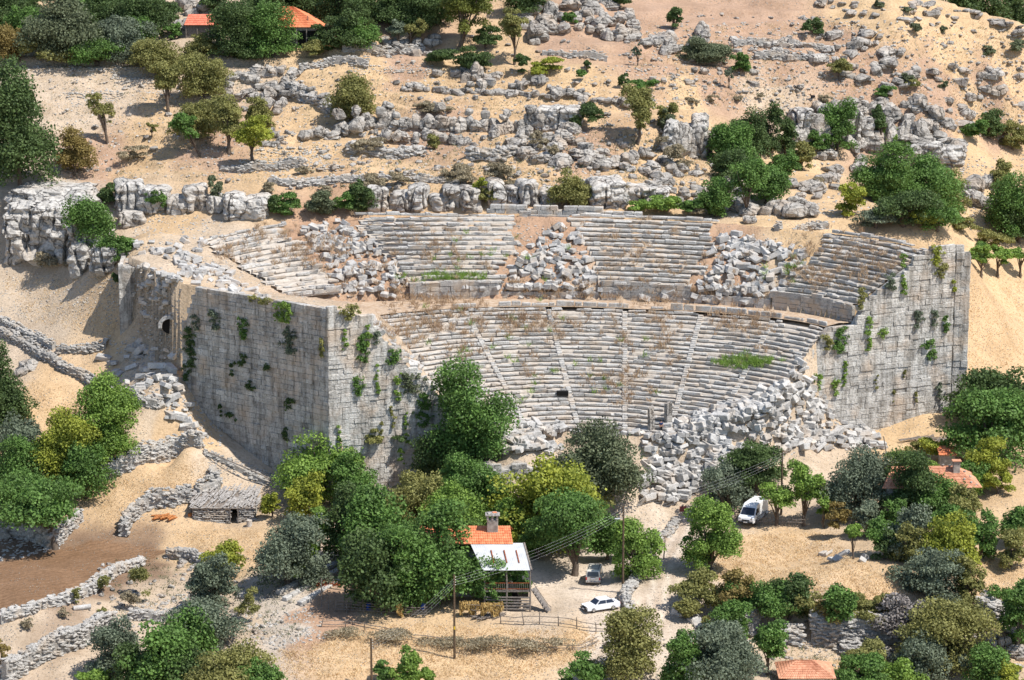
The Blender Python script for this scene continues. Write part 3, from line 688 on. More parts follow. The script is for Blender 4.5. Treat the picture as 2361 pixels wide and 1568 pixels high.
# podium wall behind the walkway
uG2 = pj(G2[:, 0], G2[:, 1], G2[:, 2])[0]
def podium(u0, u1, seed, ht=2.45):
    cs = []; t = np.interp([u0, u1], uG2, TT); n_ = max(2, int((u1-u0)/60)+1); ts = np.linspace(t[0], t[1], n_); acc = None
    Vs = []; Qs = []; Ts = []; tns = []; off = 0
    for k in range(n_-1):
        a_, b_ = at(G2, ts[k]), at(G2, ts[k+1]); d = b_-a_; nr = (d[1], -d[0]); rs = np.random.RandomState(seed+k)
        Vv, Q_, T_, tn = wall_blocks(a_, b_, lambda x: 12.0, lambda x: 12.0+ht, rs, nr, hc=(.5, .85), lc=(1.0, 2.6), tone=.36, dj=.02)
        Vs.append(Vv); Qs.append(Q_+off); Ts.append(T_+off); tns.append(tn); off += len(Vv)
    tl('podium_wall', mesh_np('podium_wall', np.concatenate(Vs), np.concatenate(Qs), np.concatenate(Ts), M['seat'], np.concatenate(tns)))
podium(945, 1150, 40); podium(1385, 1592, 60); podium(1780, 1966, 80, 2.4); podium(1155, 1380, 95, 1.1); podium(1600, 1775, 97, 1.2)
# parapet of big blocks on the rim behind the middle
uG3 = pj(G3[:, 0], G3[:, 1], G3[:, 2])[0]; pr_ = MB(); rs = np.random.RandomState(31)
for lvl, (u0, u1) in enumerate([(1120, 1460), (1128, 1385)]):
    u = u0
    while u < u1:
        w_ = rs.uniform(14, 38); ta, tb = np.interp([u, u+w_-1], uG3, TT); a_, b_ = at(G3, ta), at(G3, tb); d = b_-a_; L = np.linalg.norm(d); d /= L; nr = np.array([-d[1], d[0], 0])
        cc = (a_+b_)/2+nr*1.3; cc[2] = 21.1+lvl*.62+.3; pr_.hexa(corners(cc, d*L/2, nr*.5, np.array([0, 0, .32])), .07, .03, .55+rs.normal(0, .12)); u += w_
        if lvl == 1 and rs.rand() < .25: u += 14
tl('parapet', mesh_np('parapet', np.concatenate(pr_.V), np.concatenate(pr_.Q), np.concatenate(pr_.T), M['seat'], np.concatenate(pr_.tn)))
# retaining wall under the gap in the middle of the upper tier
ta, tb = np.interp([1198, 1312], uG3, TT); a_, b_ = at(G3, ta), at(G3, tb); d = b_-a_
coursed('retaining_wall', a_, b_, lambda x: 19.2, lambda x: 21.3, (d[1], -d[0]), 33, tone=.3, mat='seat', t1=.8)
# ---------------------------------------------------------------- dressed blocks and boulders
def rock_mesh(seed, kind):
    rs = np.random.RandomState(seed)
    if kind == 'block':
        a = rs.choice([rs.uniform(.7, 1.1), rs.uniform(1.3, 2.0)]), rs.uniform(.5, .85), rs.uniform(.34, .6); Cn = corners((0, 0, 0), (a[0]/2, 0, 0), (0, a[1]/2, 0), (0, 0, a[2]/2))
        Cn = Cn + rs.normal(0, .035, Cn.shape)
        if rs.rand() < .5:                                        # a broken corner
            k = rs.randint(8); Cn[0, k] *= rs.uniform(.55, .8)
        V, Q, T = chamfer(Cn, .05, .012, rs); return mesh_np('block_mesh', V, Q, T, M['block'], np.full(len(V), rs.uniform(.42, .68)))
    bm = bmesh.new(); bmesh.ops.create_icosphere(bm, subdivisions=3, radius=.5)
    off = Vector(rs.uniform(-50, 50, 3)); sq = Vector((rs.uniform(.85, 1.3), rs.uniform(.75, 1.05), rs.uniform(.6, .95)))
    pl = [(Vector(rs.normal(0, 1, 3)).normalized(), rs.uniform(.29, .41)) for _ in range(rs.randint(9, 15))]
    for v in bm.verts:
        d = v.co.normalized(); r = .5
        for nrm, h in pl:                                         # soft facets
            t = d.dot(nrm)
            if t > 0: r = min(r, h/max(t, .05))
        r = r*(1 + .16*mnoise.fractal(d*1.6+off, 1.0, 2.0, 3) + .10*mnoise.fractal(d*5+off, 1.0, 2.0, 3))
        if kind == 'layer': r *= 1 + .08*math.sin(d.z*14+off.x)
        v.co = Vector((d.x*sq.x, d.y*sq.y, d.z*sq.z))*r
    me = bpy.data.meshes.new('boulder_mesh'); bm.to_mesh(me); bm.free(); me.shade_flat(); ta_ = me.attributes.new('tone', 'FLOAT', 'POINT'); ta_.data.foreach_set('value', np.full(len(me.vertices), rs.uniform(.36, .62), np.float32)); me.materials.append(M['boulder']); return me
def low_rock(seed):
    rs = np.random.RandomState(seed); a = rs.uniform(.8, 1.25), rs.uniform(.7, 1.0), rs.uniform(.5, .8)
    Cn = corners((0, 0, 0), (a[0]/2, 0, 0), (0, a[1]/2, 0), (0, 0, a[2]/2)); Cn = Cn+rs.normal(0, .09, Cn.shape); return chamfer(Cn, .17, .02, rs)
LOWB = [chamfer(corners((0, 0, 0), (r_.uniform(.4, .75), 0, 0), (0, r_.uniform(.3, .45), 0), (0, 0, r_.uniform(.2, .33)))+r_.normal(0, .03, (1, 8, 3)), .04, .01, r_) for r_ in [np.random.RandomState(2100+i) for i in range(20)]]
BOUL = [rock_mesh(900+i, 'b') for i in range(12)] + [rock_mesh(950+i, 'layer') for i in range(6)]
BLKM = [rock_mesh(1000+i, 'block') for i in range(16)]
LOWR = [low_rock(2000+i) for i in range(24)]
def rotm(rx, ry, rz):
    from mathutils import Euler
    return np.array(Euler((rx, ry, rz)).to_matrix())
def merge_low(items, name, mat, parent=None, lib=None, **tg):
    """items: (pos, size, rot) drawn as small worn stones in one mesh"""
    Vs = []; Qs = []; Ts = []; tn = []; off = 0
    for i, (P, s, r) in enumerate(items):
        L_ = lib or LOWR; V, Q, T = L_[i % len(L_)]; V = (V*np.array(s))@rotm(*r).T + np.array(P); Vs.append(V); Qs.append(Q+off); Ts.append(T+off); tn.append(np.full(len(V), .5+RS.normal(0, .16))); off += len(V)
    o = link(name, mesh_np(name, np.concatenate(Vs), np.concatenate(Qs), np.concatenate(Ts), mat, np.concatenate(tn)), parent); tag(o, **tg); return o
def rnd_in(poly, rs):
    P = np.array(poly, float); lo = P.min(0); hi = P.max(0)
    while True:
        q = rs.uniform(lo, hi)
        if inpoly(np.array([q[0]]), np.array([q[1]]), P)[0]: return q
def along(pts, t):
    P = np.array(pts, float); d = np.r_[0, np.cumsum(np.linalg.norm(np.diff(P, axis=0), axis=1))]; return np.array([np.interp(t*d[-1], d, P[:, k]) for k in range(P.shape[1])])
rocks = []   # (size_m, P, aspect, label, group)
rs = np.random.RandomState(77)
def zone(poly, n, w0, w1, asp, label, group, sink=.22, pw=1.6):
    for _ in range(n):
        u, v = rnd_in(poly, rs); P = hit(u, v); w = (w0+(w1-w0)*rs.rand()**pw)/ppm(P); rocks.append((w, P, asp*rs.uniform(.8, 1.2), label, group, sink))
def chain(pts, n, w0, w1, asp, label, group, sp=6, sink=.22, stack=0):
    for k in range(n):
        u, v = along(pts, (k+.5)/n); u += rs.normal(0, sp*.5); v += rs.normal(0, sp*.5); P = hit(u, v); w = rs.uniform(w0, w1)/ppm(P); rocks.append((w, P, asp*rs.uniform(.8, 1.25), label, group, sink))
        if stack and rs.rand() < stack: rocks.append((w*.75, (P[0], P[1]+.1, P[2]+w*asp*.7), asp*.8, label, group, 0))
G_MID = 'boulders along the ledge across the middle of the hillside'
chain([(775, 305), (850, 300), (960, 296), (1060, 300), (1150, 305), (1265, 300)], 30, 26, 42, 1.15, 'grey upright boulder in the long ledge across the hillside', G_MID, 7, stack=.4)
chain([(690, 325), (770, 312)], 6, 22, 34, .9, 'rounded grey boulder at the left end of the hillside ledge', G_MID)
chain([(880, 325), (990, 318), (1080, 335)], 9, 20, 34, 1.0, 'small grey boulder fallen below the hillside ledge', G_MID)
G_R = 'boulders of the cliff band on the right hillside'
chain([(1540, 350), (1590, 352), (1640, 355)], 8, 34, 46, 1.9, 'tall columnar grey rock in the cliff behind the right seats', G_R, 4)
chain([(1830, 325), (1880, 325), (1930, 330), (1990, 345), (2060, 335), (2130, 330)], 20, 34, 52, 1.45, 'tall pale rock column in the right hillside cliff', G_R, 6)
zone([(1840, 250), (2160, 235), (2240, 230), (2240, 320), (2140, 330), (1960, 300)], 52, 22, 44, .85, 'rounded pale boulder heaped above the right hillside cliff', G_R)
zone([(2070, 330), (2240, 335), (2250, 375), (2090, 375)], 12, 36, 72, .55, 'large flattened boulder at the foot of the right hillside heap', G_R)
zone([(2230, 410), (2300, 400), (2310, 500), (2235, 500)], 10, 34, 52, .95, 'big cracked rock on the slope beside the dark green right edge tree', G_R)
G_C = 'tumbled boulders between the ledge and the theatre'
zone([(1130, 310), (1330, 290), (1340, 400), (1180, 360)], 34, 26, 46, .75, 'angular grey boulder tumbled below the middle cliff', G_C)
zone([(1340, 330), (1540, 370), (1640, 410), (1600, 430), (1440, 410), (1340, 380)], 34, 24, 46, .7, 'grey boulder tumbled on the slope above the right seats', G_C)
zone([(1660, 380), (1880, 430), (1890, 500), (1700, 500)], 40, 28, 52, .8, 'boulder among the shrubs above the right side of the theatre', G_C)
for (u, v, w, a) in [(1830, 505, 62, .85), (1868, 500, 44, 1.1), (1728, 515, 30, .7)]:
    P = hit(u, v); rocks.append((w/ppm(P), P, a, 'large pale boulder on the sand path behind the theatre', 'pale boulders on the path behind the theatre', .1))
zone([(1860, 350), (2080, 380), (2060, 440), (1900, 440)], 26, 22, 46, .7, 'boulder on the slope below the right hillside cliff', G_C)
zone([(1480, 420), (1660, 440), (1690, 500), (1500, 480)], 22, 20, 40, .7, 'boulder behind the right middle seats', G_C)
G_T = 'boulder heaps at the top of the hillside'
zone([(1195, 20), (1290, 25), (1330, 90), (1240, 110), (1200, 70)], 22, 24, 48, .95, 'rounded grey boulder in the heap beside the tall pine', G_T)
zone([(1300, 5), (1450, 20), (1480, 110), (1380, 95), (1310, 60)], 40, 20, 42, .85, 'rounded grey boulder in the top middle heap', G_T)
zone([(1480, 90), (1620, 80), (1640, 140), (1500, 125)], 24, 22, 44, .9, 'grey boulder in the chain below the upper slope', G_T)
zone([(400, 0), (500, 0), (500, 50), (410, 75)], 12, 26, 44, .9, 'grey boulder beside the low orange roofed barn', G_T)
zone([(880, 80), (1010, 95), (1000, 135), (890, 125)], 22, 16, 34, .75, 'grey stone in the heap left of the tall pine', G_T)
zone([(700, 0), (760, 30), (780, 90), (740, 90)], 10, 24, 40, .9, 'grey boulder behind the orange hipped roof', G_T)
G_W = 'field boulders on the straw terrace'
chain([(930, 208), (1040, 214), (1130, 218), (1240, 222), (1330, 226), (1460, 245)], 34, 14, 30, .6, 'low grey stone in the line across the straw terrace', G_W, 4)
zone([(930, 175), (1060, 165), (1250, 190), (1380, 215), (1440, 235), (1200, 208), (960, 195)], 30, 16, 32, .75, 'grey boulder scattered on the straw terrace', G_W)
P = hit(1098, 188); rocks.append((38/ppm(P), P, 1.35, 'pointed tall boulder standing on the straw terrace', 'pointed boulders of the straw terrace', .1))
P = hit(1075, 190); rocks.append((20/ppm(P), P, 1.5, 'narrow upright stone beside the pointed boulder', 'pointed boulders of the straw terrace', .1))
G_L = 'boulders of the left terraces'
zone([(510, 180), (680, 150), (690, 200), (640, 270), (560, 270), (480, 230)], 36, 20, 40, .75, 'pale boulder on the broken left terrace', G_L)
zone([(430, 280), (520, 300), (660, 300), (680, 340), (600, 340), (440, 300)], 16, 16, 28, .8, 'small boulder below the left olive trees', G_L)
chain([(665, 190), (685, 215), (720, 235), (765, 250)], 14, 22, 30, .8, 'dark grey stone in the curved field wall', G_L, 3, stack=.3)
G_H = 'boulders on the upper right slope'
zone([(1690, 85), (2010, 80), (2110, 140), (2200, 190), (2160, 225), (1990, 215), (1900, 150), (1700, 130)], 74, 16, 40, .55, 'flat grey rock scattered on the upper right slope', G_H)
zone([(1840, 0), (2140, 10), (2240, 50), (2150, 60), (1950, 40)], 34, 12, 34, .45, 'flat grey rock near the ridge at upper right', G_H)
zone([(2180, 150), (2361, 170), (2361, 260), (2240, 240)], 18, 18, 40, .6, 'pale boulder on the slope at the far right', G_H)
zone([(2200, 10), (2361, 70), (2361, 90), (2200, 35)], 16, 14, 34, .35, 'thin slab of rock on the ridge line', G_H)
zone([(1430, 120), (1700, 140), (1850, 210), (1500, 215)], 26, 10, 24, .55, 'small grey rock on the pinkish slope', G_H)
G_N = 'rocks around the village fields'
zone([(20, 830), (75, 830), (80, 870), (25, 870)], 4, 30, 44, .75, 'grey boulder above the dark conifer at the left edge', G_N)
zone([(0, 1180), (110, 1180), (120, 1250), (0, 1240)], 14, 24, 44, .7, 'boulder below the left fig trees', G_N)
zone([(2240, 1400), (2361, 1390), (2361, 1560), (2250, 1540)], 16, 24, 50, .75, 'boulder on the bank at the lower right corner', G_N)
zone([(400, 1290), (560, 1290), (560, 1400), (420, 1400)], 30, 10, 26, .7, 'pale stone on the bank beside the ploughed field', G_N)
zone([(1160, 60), (1420, 60), (1700, 330), (600, 420), (160, 420), (100, 130), (600, 180)], 240, 7, 16, .6, 'small stone', 'small stones')
zone([(1500, 20), (2361, 60), (2361, 330), (1500, 220)], 420, 5, 14, .55, 'small stone', 'small stones')
zone([(640, 300), (1640, 300), (1640, 440), (640, 440)], 420, 6, 17, .65, 'small stone', 'small stones')
zone([(200, 1280), (700, 1280), (700, 1500), (200, 1500)], 160, 6, 16, .65, 'small stone', 'small stones')
zone([(1500, 1440), (2300, 1440), (2300, 1568), (1500, 1568)], 130, 6, 16, .65, 'small stone', 'small stones')
# big outcrops: several fused masses, one thing each
def outcrop(name, label, spots, mat='cliff', cat='outcrop', group=None, seed=1):
    rs2 = np.random.RandomState(seed); Vs = []; Qs = []; off = 0; T_all = []
    for (u, v, wpx, hpx, dm) in spots:
        P = hit(u, v); k = ppm(P); W = wpx/k; H = hpx/k; n = 22
        bm = bmesh.new(); bmesh.ops.create_cube(bm, size=1.0); bmesh.ops.subdivide_edges(bm, edges=bm.edges, cuts=19, use_grid_fill=True)
        o3 = Vector(rs2.uniform(-40, 40, 3)); ry = rs2.uniform(-.25, .25)
        for w_ in bm.verts:
            c = w_.co.copy(); rr = (abs(c.x)**5+abs(c.y)**5+abs(c.z)**5)**.2; c = c*(.5/rr if rr > 0 else 1)*1.0
            q = Vector((c.x*W, c.y*dm, c.z*H)); nn = mnoise.fractal(q*.35+o3, 1, 2, 5)*1.25; n2 = mnoise.noise(Vector((q.x*.9, q.y*.9, q.z*2.6))+o3)
            cr = abs(mnoise.noise(Vector((q.x*.45, q.y*.3, q.z*.12))+o3)); f = 1 + .22*nn + .07*n2 - .3*max(0, 1-cr/.09) + .035*math.sin(q.z*5+3*nn)
            c = Vector((q.x*f, q.y*f, q.z*(1+.16*nn))); c = Vector((c.x*math.cos(ry)-c.y*math.sin(ry), c.x*math.sin(ry)+c.y*math.cos(ry), c.z)); w_.co = c+Vector((P[0], P[1]+dm*.35, P[2]+H*.36))
        V = np.array([x.co[:] for x in bm.verts]); F = [[x.index for x in f.verts] for f in bm.faces]; bm.free(); Vs.append(V); Qs.append(np.array(F)+off); off += len(V)
    o = link(name, mesh_np(name, np.concatenate(Vs), np.concatenate(Qs), None, M[mat], np.full(off, .5), False)); tag(o, label, cat, group); return o
outcrop('rock_outcrop', 'great pale rock mass with sloping top at the left edge', [(70, 600, 120, 150, 9), (150, 590, 110, 135, 10), (205, 600, 90, 120, 8), (120, 520, 200, 90, 10)], seed=3)
outcrop('rock_outcrop', 'squat split rock behind the dark ivy at the left flank', [(245, 630, 80, 70, 6), (190, 632, 50, 80, 5)], seed=4)
outcrop('rock_outcrop', 'tall pale rock block with square shoulders behind the left platform', [(298, 495, 72, 80, 5), (302, 522, 62, 34, 4)], seed=5)
outcrop('rock_ledge', 'long undercut rock ledge between the pale block and the round bush', [(355, 488, 60, 62, 5), (408, 492, 50, 44, 4), (450, 486, 54, 62, 5), (496, 492, 44, 46, 4)], seed=6)
outcrop('rock_outcrop', 'stacked rock blocks where the left platform ends', [(540, 505, 56, 70, 5), (590, 505, 60, 58, 5)], seed=7)
outcrop('rock_outcrop', 'pointed pale rock behind the middle hedge of bushes', [(872, 488, 50, 62, 4)], seed=8)
outcrop('rock_ledge', 'dark hollow cliff face behind the middle seats', [(925, 486, 50, 46, 4), (965, 482, 44, 58, 5), (1012, 488, 40, 36, 4), (1040, 484, 40, 54, 5), (1082, 488, 54, 62, 5)], seed=9)
outcrop('rock_ledge', 'grey cut rock face behind the parapet blocks', [(1142, 476, 44, 66, 5), (1180, 472, 36, 46, 4), (1215, 474, 44, 62, 5), (1262, 474, 44, 44, 4)], seed=10)
outcrop('rock_outcrop', 'broad rounded white rock above the parapet right end', [(1402, 480, 84, 72, 7), (1468, 468, 80, 40, 6), (1520, 460, 60, 28, 5)], seed=11)
outcrop('rock_outcrop', 'big smooth rock leaning above the middle ledge gap', [(1310, 300, 70, 60, 5), (1265, 300, 50, 56, 5)], seed=12)
outcrop('rock_ledge', 'pale layered cliff right of the dark hillside trees', [(1845, 330, 44, 85, 6), (1880, 326, 36, 66, 5), (1912, 330, 46, 92, 6), (1960, 340, 46, 100, 6), (2000, 345, 34, 70, 5)], seed=13)
outcrop('rock_ledge', 'grey vertical cliff left of the dark hillside trees', [(1552, 350, 36, 80, 5), (1585, 350, 30, 64, 5), (1615, 352, 40, 88, 6), (1655, 352, 36, 60, 5)], seed=14)
outcrop('rock_outcrop', 'wide smooth boulder slab below the right hillside heap', [(2130, 372, 90, 50, 6), (2185, 378, 80, 44, 6)], seed=15)

# ---- fallen theatre blocks
blocks = []
def bz(poly, n, s0, s1, label, group, pile=0.0):
    for _ in range(n):
        u, v = rnd_in(poly, rs); P = hit(u, v); blocks.append((rs.uniform(s0, s1), P, label, group, pile*rs.rand()))
SLOPE = [(1842, 880), (1740, 925), (1640, 952), (1530, 990), (1480, 1030), (1470, 1165), (1560, 1165), (1640, 1120), (1700, 1070), (1850, 1045), (2045, 1035), (1990, 985), (1910, 930)]
bz(SLOPE, 620, .85, 1.4, 'SL', 'fallen blocks of the great rubble slope', .9)
def sl_lab(P):
    u, v = pj(*P)
    if v > 1095: return 'grey block near the foot of the rubble slope by the track'
    if u < 1580: return 'grey block on the left part of the rubble slope'
    if u > 1900: return 'grey block in the rubble below the right end wall'
    if u > 1750: return 'grey block right of the middle of the rubble slope'
    return 'grey block in the middle of the rubble slope'
blocks = [(a, b, sl_lab(b) if c == 'SL' else c, d, e) for a, b, c, d, e in blocks]
bz([(1842, 885), (1760, 920), (1650, 955), (1560, 990), (1600, 1010), (1750, 960), (1850, 930)], 90, 1.0, 1.6, 'white block along the crest of the great rubble slope', 'white blocks on the crest of the rubble slope', 1.2)
bz([(1165, 985), (1295, 985), (1300, 1050), (1160, 1045)], 70, .9, 1.5, 'block heaped on the low stage wall', 'blocks heaped on the stage wall', 1.0)
bz([(690, 530), (790, 515), (870, 570), (940, 650), (900, 690), (800, 680), (760, 620)], 170, .7, 1.25, 'fallen seat block in the left collapsed wedge', 'fallen blocks in the left collapsed wedge', .5)
bz([(1180, 600), (1290, 520), (1340, 560), (1380, 650), (1280, 690), (1180, 680)], 130, .7, 1.25, 'fallen seat block in the middle collapsed wedge', 'fallen blocks in the middle collapsed wedge', .5)
bz([(1655, 550), (1720, 540), (1870, 590), (1800, 690), (1620, 700), (1610, 660)], 180, .7, 1.35, 'fallen seat block in the right collapsed wedge', 'fallen blocks in the right collapsed wedge', .6)
bz([(390, 585), (480, 600), (620, 690), (700, 700), (560, 690), (420, 650)], 60, .9, 1.5, 'pale slab lying on top of the left flank wall', 'slabs on top of the left flank wall', .2)
bz([(325, 615), (415, 640), (410, 700), (385, 725), (325, 740)], 60, .7, 1.2, 'rough stone sticking out of the broken core beside the flank wall', 'stones of the broken wall core', .1)
bz([(300, 560), (480, 545), (460, 600), (330, 600)], 26, .8, 1.3, 'pale slab on the left platform beside the seats', 'slabs on the left platform', .1)
bz([(230, 830), (330, 790), (400, 830), (430, 930), (470, 1010), (400, 1000), (300, 900)], 70, .8, 1.6, 'grey block strewn below the left flank wall', 'blocks strewn below the left flank wall', .3)
bz([(1545, 1400), (1600, 1400), (1620, 1450), (1560, 1440)], 9, .9, 1.3, 'squared block beside the dirt track', 'squared blocks beside the dirt track', .2)
bz([(1880, 1275), (1990, 1275), (2010, 1310), (1930, 1300)], 8, .8, 1.2, 'white block at the edge of the straw field', 'white blocks at the edge of the straw field', .1)
bz([(838, 728), (872, 738), (1015, 895), (1000, 912), (930, 850)], 40, .7, 1.2, 'worn block on the sloping top of the left end wall', 'blocks on the sloping top of the left end wall', .1)
bz([(940, 660), (1160, 665), (1780, 700), (1600, 705), (1200, 690), (940, 690)], 70, .6, 1.2, 'fallen block on the walkway between the tiers', 'blocks on the walkway', .1)
bz([(1310, 985), (1490, 1000), (1480, 1015), (1320, 1005)], 16, .6, 1.1, 'small block in front of the lowest seats', 'small blocks in front of the lowest seats', .1)
blocks.sort(key=lambda b: -b[0]*ppm(b[1]))
small = []
for i, (s, P, lab, grp, pile) in enumerate(blocks):
    rot = (rs.normal(0, .3), rs.normal(0, .3), rs.uniform(0, 6.28)); z = P[2]+.10*s+pile*.7
    if i < 300:
        o = link('fallen_block', BLKM[i % len(BLKM)], None, (P[0], P[1], z), rot, (s*.95, s*.95, s*.95)); me_ = BLKM[i % len(BLKM)]; dm_ = o.dimensions if False else [max(v.co[k] for v in me_.vertices)-min(v.co[k] for v in me_.vertices) for k in (0, 1, 2)]; sz = 'huge ' if s > 1.45 else ('large ' if s > 1.25 else ('small ' if s < .95 else '')); shp = 'long' if dm_[0] > 1.25 else 'squarish'; po = 'steeply tilted ' if abs(rot[0])+abs(rot[1]) > .75 else ('flat lying ' if abs(rot[0])+abs(rot[1]) < .25 else ''); tag(o, sz+po+shp+' '+lab, 'stone block', grp)
    else: small.append(((P[0], P[1], z), (s, s, s), rot))
merge_low(small, 'block_rubble', M['block'], None, LOWB, kind='stuff')
rocks.sort(key=lambda r: -r[0]*ppm(r[1])*r[2]**.5)
small = []
for i, (w_, P, a, lab, grp, sink) in enumerate(rocks):
    z = P[2]+w_*a*(.42-sink)
    if i < 300: o = link('boulder', BOUL[i % len(BOUL)], None, (P[0], P[1], z), (rs.normal(0, .12), rs.normal(0, .12), rs.uniform(0, 6.28)), (w_*1.12, w_*1.12, w_*a*1.3)); wz = w_*ppm(P); tag(o, ('very large ' if wz > 52 else ('large ' if wz > 38 else ('small ' if wz < 24 else '')))+('low ' if a < .6 else ('tall ' if a > 1.3 and 'tall' not in lab else ''))+lab.replace('small ', '').replace('large ', ''), 'boulder', grp)
    else: small.append(((P[0], P[1], z), (w_, w_, w_*a*1.3), (rs.normal(0, .2), rs.normal(0, .2), rs.uniform(0, 6.28))))
merge_low(small, 'scattered_rocks', M['boulder'], kind='stuff')
print('rocks', len(rocks), 'blocks', len(blocks))
# loose stones and gravel, far too many to count
def gravel(name, polys, mat):
    it = []
    for poly, n, s0, s1 in polys:
        for _ in range(n):
            u, v = rnd_in(poly, rs); P = hit(u, v); s = rs.uniform(s0, s1); it.append((P, (s, s, s*.8), tuple(rs.uniform(-.4, .4, 2))+(rs.uniform(0, 6),)))
    merge_low(it, name, mat, kind='stuff')
gravel('loose_stones', [(SLOPE, 900, .2, .5), ([(230, 780), (440, 780), (520, 1020), (560, 1060), (430, 1000)], 500, .15, .45), ([(470, 1050), (560, 1060), (660, 1110), (640, 1130), (480, 1080)], 260, .15, .35),
  ([(690, 520), (880, 560), (950, 700), (760, 690)], 260, .15, .4), ([(1180, 520), (1320, 520), (1390, 690), (1180, 690)], 260, .15, .4), ([(1620, 540), (1720, 530), (1880, 580), (1800, 700), (1600, 700)], 260, .15, .4),
  ([(230, 170), (330, 170), (420, 235), (300, 210)], 300, .15, .4), ([(140, 215), (280, 210), (290, 235), (170, 250)], 260, .15, .4), ([(600, 340), (760, 340), (790, 400), (520, 400)], 420, .15, .45),
  ([(560, 1420), (720, 1400), (760, 1470), (640, 1500), (560, 1480)], 380, .12, .4), ([(1000, 740), (1800, 760), (1700, 880), (1100, 900)], 120, .1, .25), ([(300, 1390), (440, 1370), (520, 1390), (420, 1450), (260, 1450)], 350, .12, .4),
  ([(0, 1190), (110, 1210), (120, 1270), (0, 1300)], 260, .15, .45), ([(1160, 985), (1290, 985), (1300, 1060), (1150, 1050)], 160, .2, .4), ([(1450, 60), (2000, 40), (2361, 110), (2361, 330), (1450, 230)], 1500, .15, .5), ([(640, 170), (1500, 150), (1640, 430), (640, 430)], 1500, .15, .45), ([(100, 140), (640, 170), (640, 420), (160, 420)], 900, .15, .4), ([(1640, 380), (2300, 380), (2300, 520), (1680, 510)], 500, .15, .5), ([(330, 600), (420, 640), (420, 860), (300, 880)], 350, .15, .5), ([(880, 720), (1880, 750), (1780, 860), (1640, 940), (1150, 970)], 420, .12, .35), ([(820, 505), (1190, 495), (1160, 640), (950, 640)], 120, .12, .3), ([(1320, 500), (1650, 505), (1590, 650), (1390, 650)], 120, .12, .3), ([(0, 630), (280, 640), (300, 760), (60, 740), (0, 720)], 500, .08, .3), ([(240, 560), (300, 560), (330, 700), (250, 760)], 120, .15, .4), ([(300, 490), (520, 500), (500, 560), (300, 590)], 260, .12, .4), ([(2100, 380), (2361, 350), (2361, 560), (2260, 560)], 400, .12, .4), ([(100, 140), (300, 140), (330, 165), (60, 165)], 240, .15, .4), ([(1560, 1450), (2250, 1470), (2200, 1560), (1600, 1540)], 500, .12, .4),
  ([(800, 150), (1000, 150), (1000, 170), (800, 170)], 160, .15, .4), ([(1480, 1230), (1530, 1200), (1560, 1180), (1500, 1300), (1450, 1390), (1440, 1360)], 200, .12, .3), ([(360, 560), (520, 600), (740, 700), (500, 670)], 200, .12, .35)], M['gravel'])

# ---- dry-stone walls, one thing each
def drywall(pts, ht, th, label, st=(.22, .5), group='dry stone walls of the village and terraces', two=True, mat='dry', seed=0):
    rs2 = np.random.RandomState(seed+int(pts[0][0])+int(pts[0][1])); W = [hit(*p) for p in pts]; W = np.array(W); d = np.r_[0, np.cumsum(np.linalg.norm(np.diff(W[:, :2], axis=0), axis=1))]; L = d[-1]; it = []
    hv = lambda x: ht*(.82+.36*float(vnoise(np.array([x*.35]), np.array([seed*3.1+pts[0][0]]), 9)[0]+.5))
    n = int(L*max(1, ht/.33)/.33*(2 if two else 1))
    for _ in range(n):
        x = rs2.uniform(0, L); P = np.array([np.interp(x, d, W[:, k]) for k in (0, 1)]); P2 = np.array([np.interp(min(L, x+.2), d, W[:, k]) for k in (0, 1)]); dd = P2-P; nn = np.linalg.norm(dd)
        if nn < 1e-3: continue
        dd /= nn; nr = np.array([-dd[1], dd[0]]); h = rs2.rand()*hv(x); side = rs2.choice([-1, 1]) if two else -1
        if rs2.rand() < .25: h = hv(x); side = rs2.uniform(-1, 1)
        q = P+nr*side*th/2+rs2.normal(0, .04, 2); s = rs2.uniform(*st); it.append(((q[0], q[1], float(hz(q[0], q[1]))+h), (s*1.25, s, s*.75), (rs2.normal(0, .2), rs2.normal(0, .2), math.atan2(dd[1], dd[0])+rs2.normal(0, .3))))
    # earth and rubble heart of the wall
    m = max(4, int(L/1.0)); Vs = []
    for x in np.linspace(0, L, m):
        P = np.array([np.interp(x, d, W[:, k]) for k in (0, 1)]); P2 = np.array([np.interp(min(L, x+.3), d, W[:, k]) for k in (0, 1)]); P0_ = np.array([np.interp(max(0, x-.3), d, W[:, k]) for k in (0, 1)]); dd = P2-P0_; dd /= np.linalg.norm(dd)+1e-9; nr = np.array([-dd[1], dd[0]])*th*.46
        zz = float(hz(P[0], P[1])); hh = hv(x)*.93
        for a_, z_ in ((1, -.5), (1, hh), (-1, hh), (-1, -.5)): Vs.append((P[0]+nr[0]*a_, P[1]+nr[1]*a_, zz+z_))
    Qc = []
    for i in range(m-1):
        for k in range(4): Qc.append([i*4+k, i*4+(k+1) % 4, i*4+4+(k+1) % 4, i*4+4+k])
    Qc += [[0, 1, 2, 3], [(m-1)*4+3, (m-1)*4+2, (m-1)*4+1, (m-1)*4]]
    Vv = [np.array(Vs)]; Qq = [np.array(Qc)]; Tt = []; tn = [np.full(len(Vs), .3)]; off = len(Vs)
    for i, (P, s, r) in enumerate(it):
        V, Q, T = LOWR[(i*7) % len(LOWR)]; Vv.append((V*np.array(s))@rotm(*r).T+np.array(P)); Qq.append(Q+off); Tt.append(T+off); tn.append(np.full(len(V), .5+rs2.normal(0, .18))); off += len(V)
    o = link('dry_stone_wall', mesh_np('dry_stone_wall', np.concatenate(Vv), np.concatenate(Qq), np.concatenate(Tt), M[mat], np.concatenate(tn))); tag(o, label, 'wall', group); return o
drywall([(0, 745), (40, 762), (90, 790), (125, 805)], .9, .8, 'far line of the double dry stone wall at the left edge')
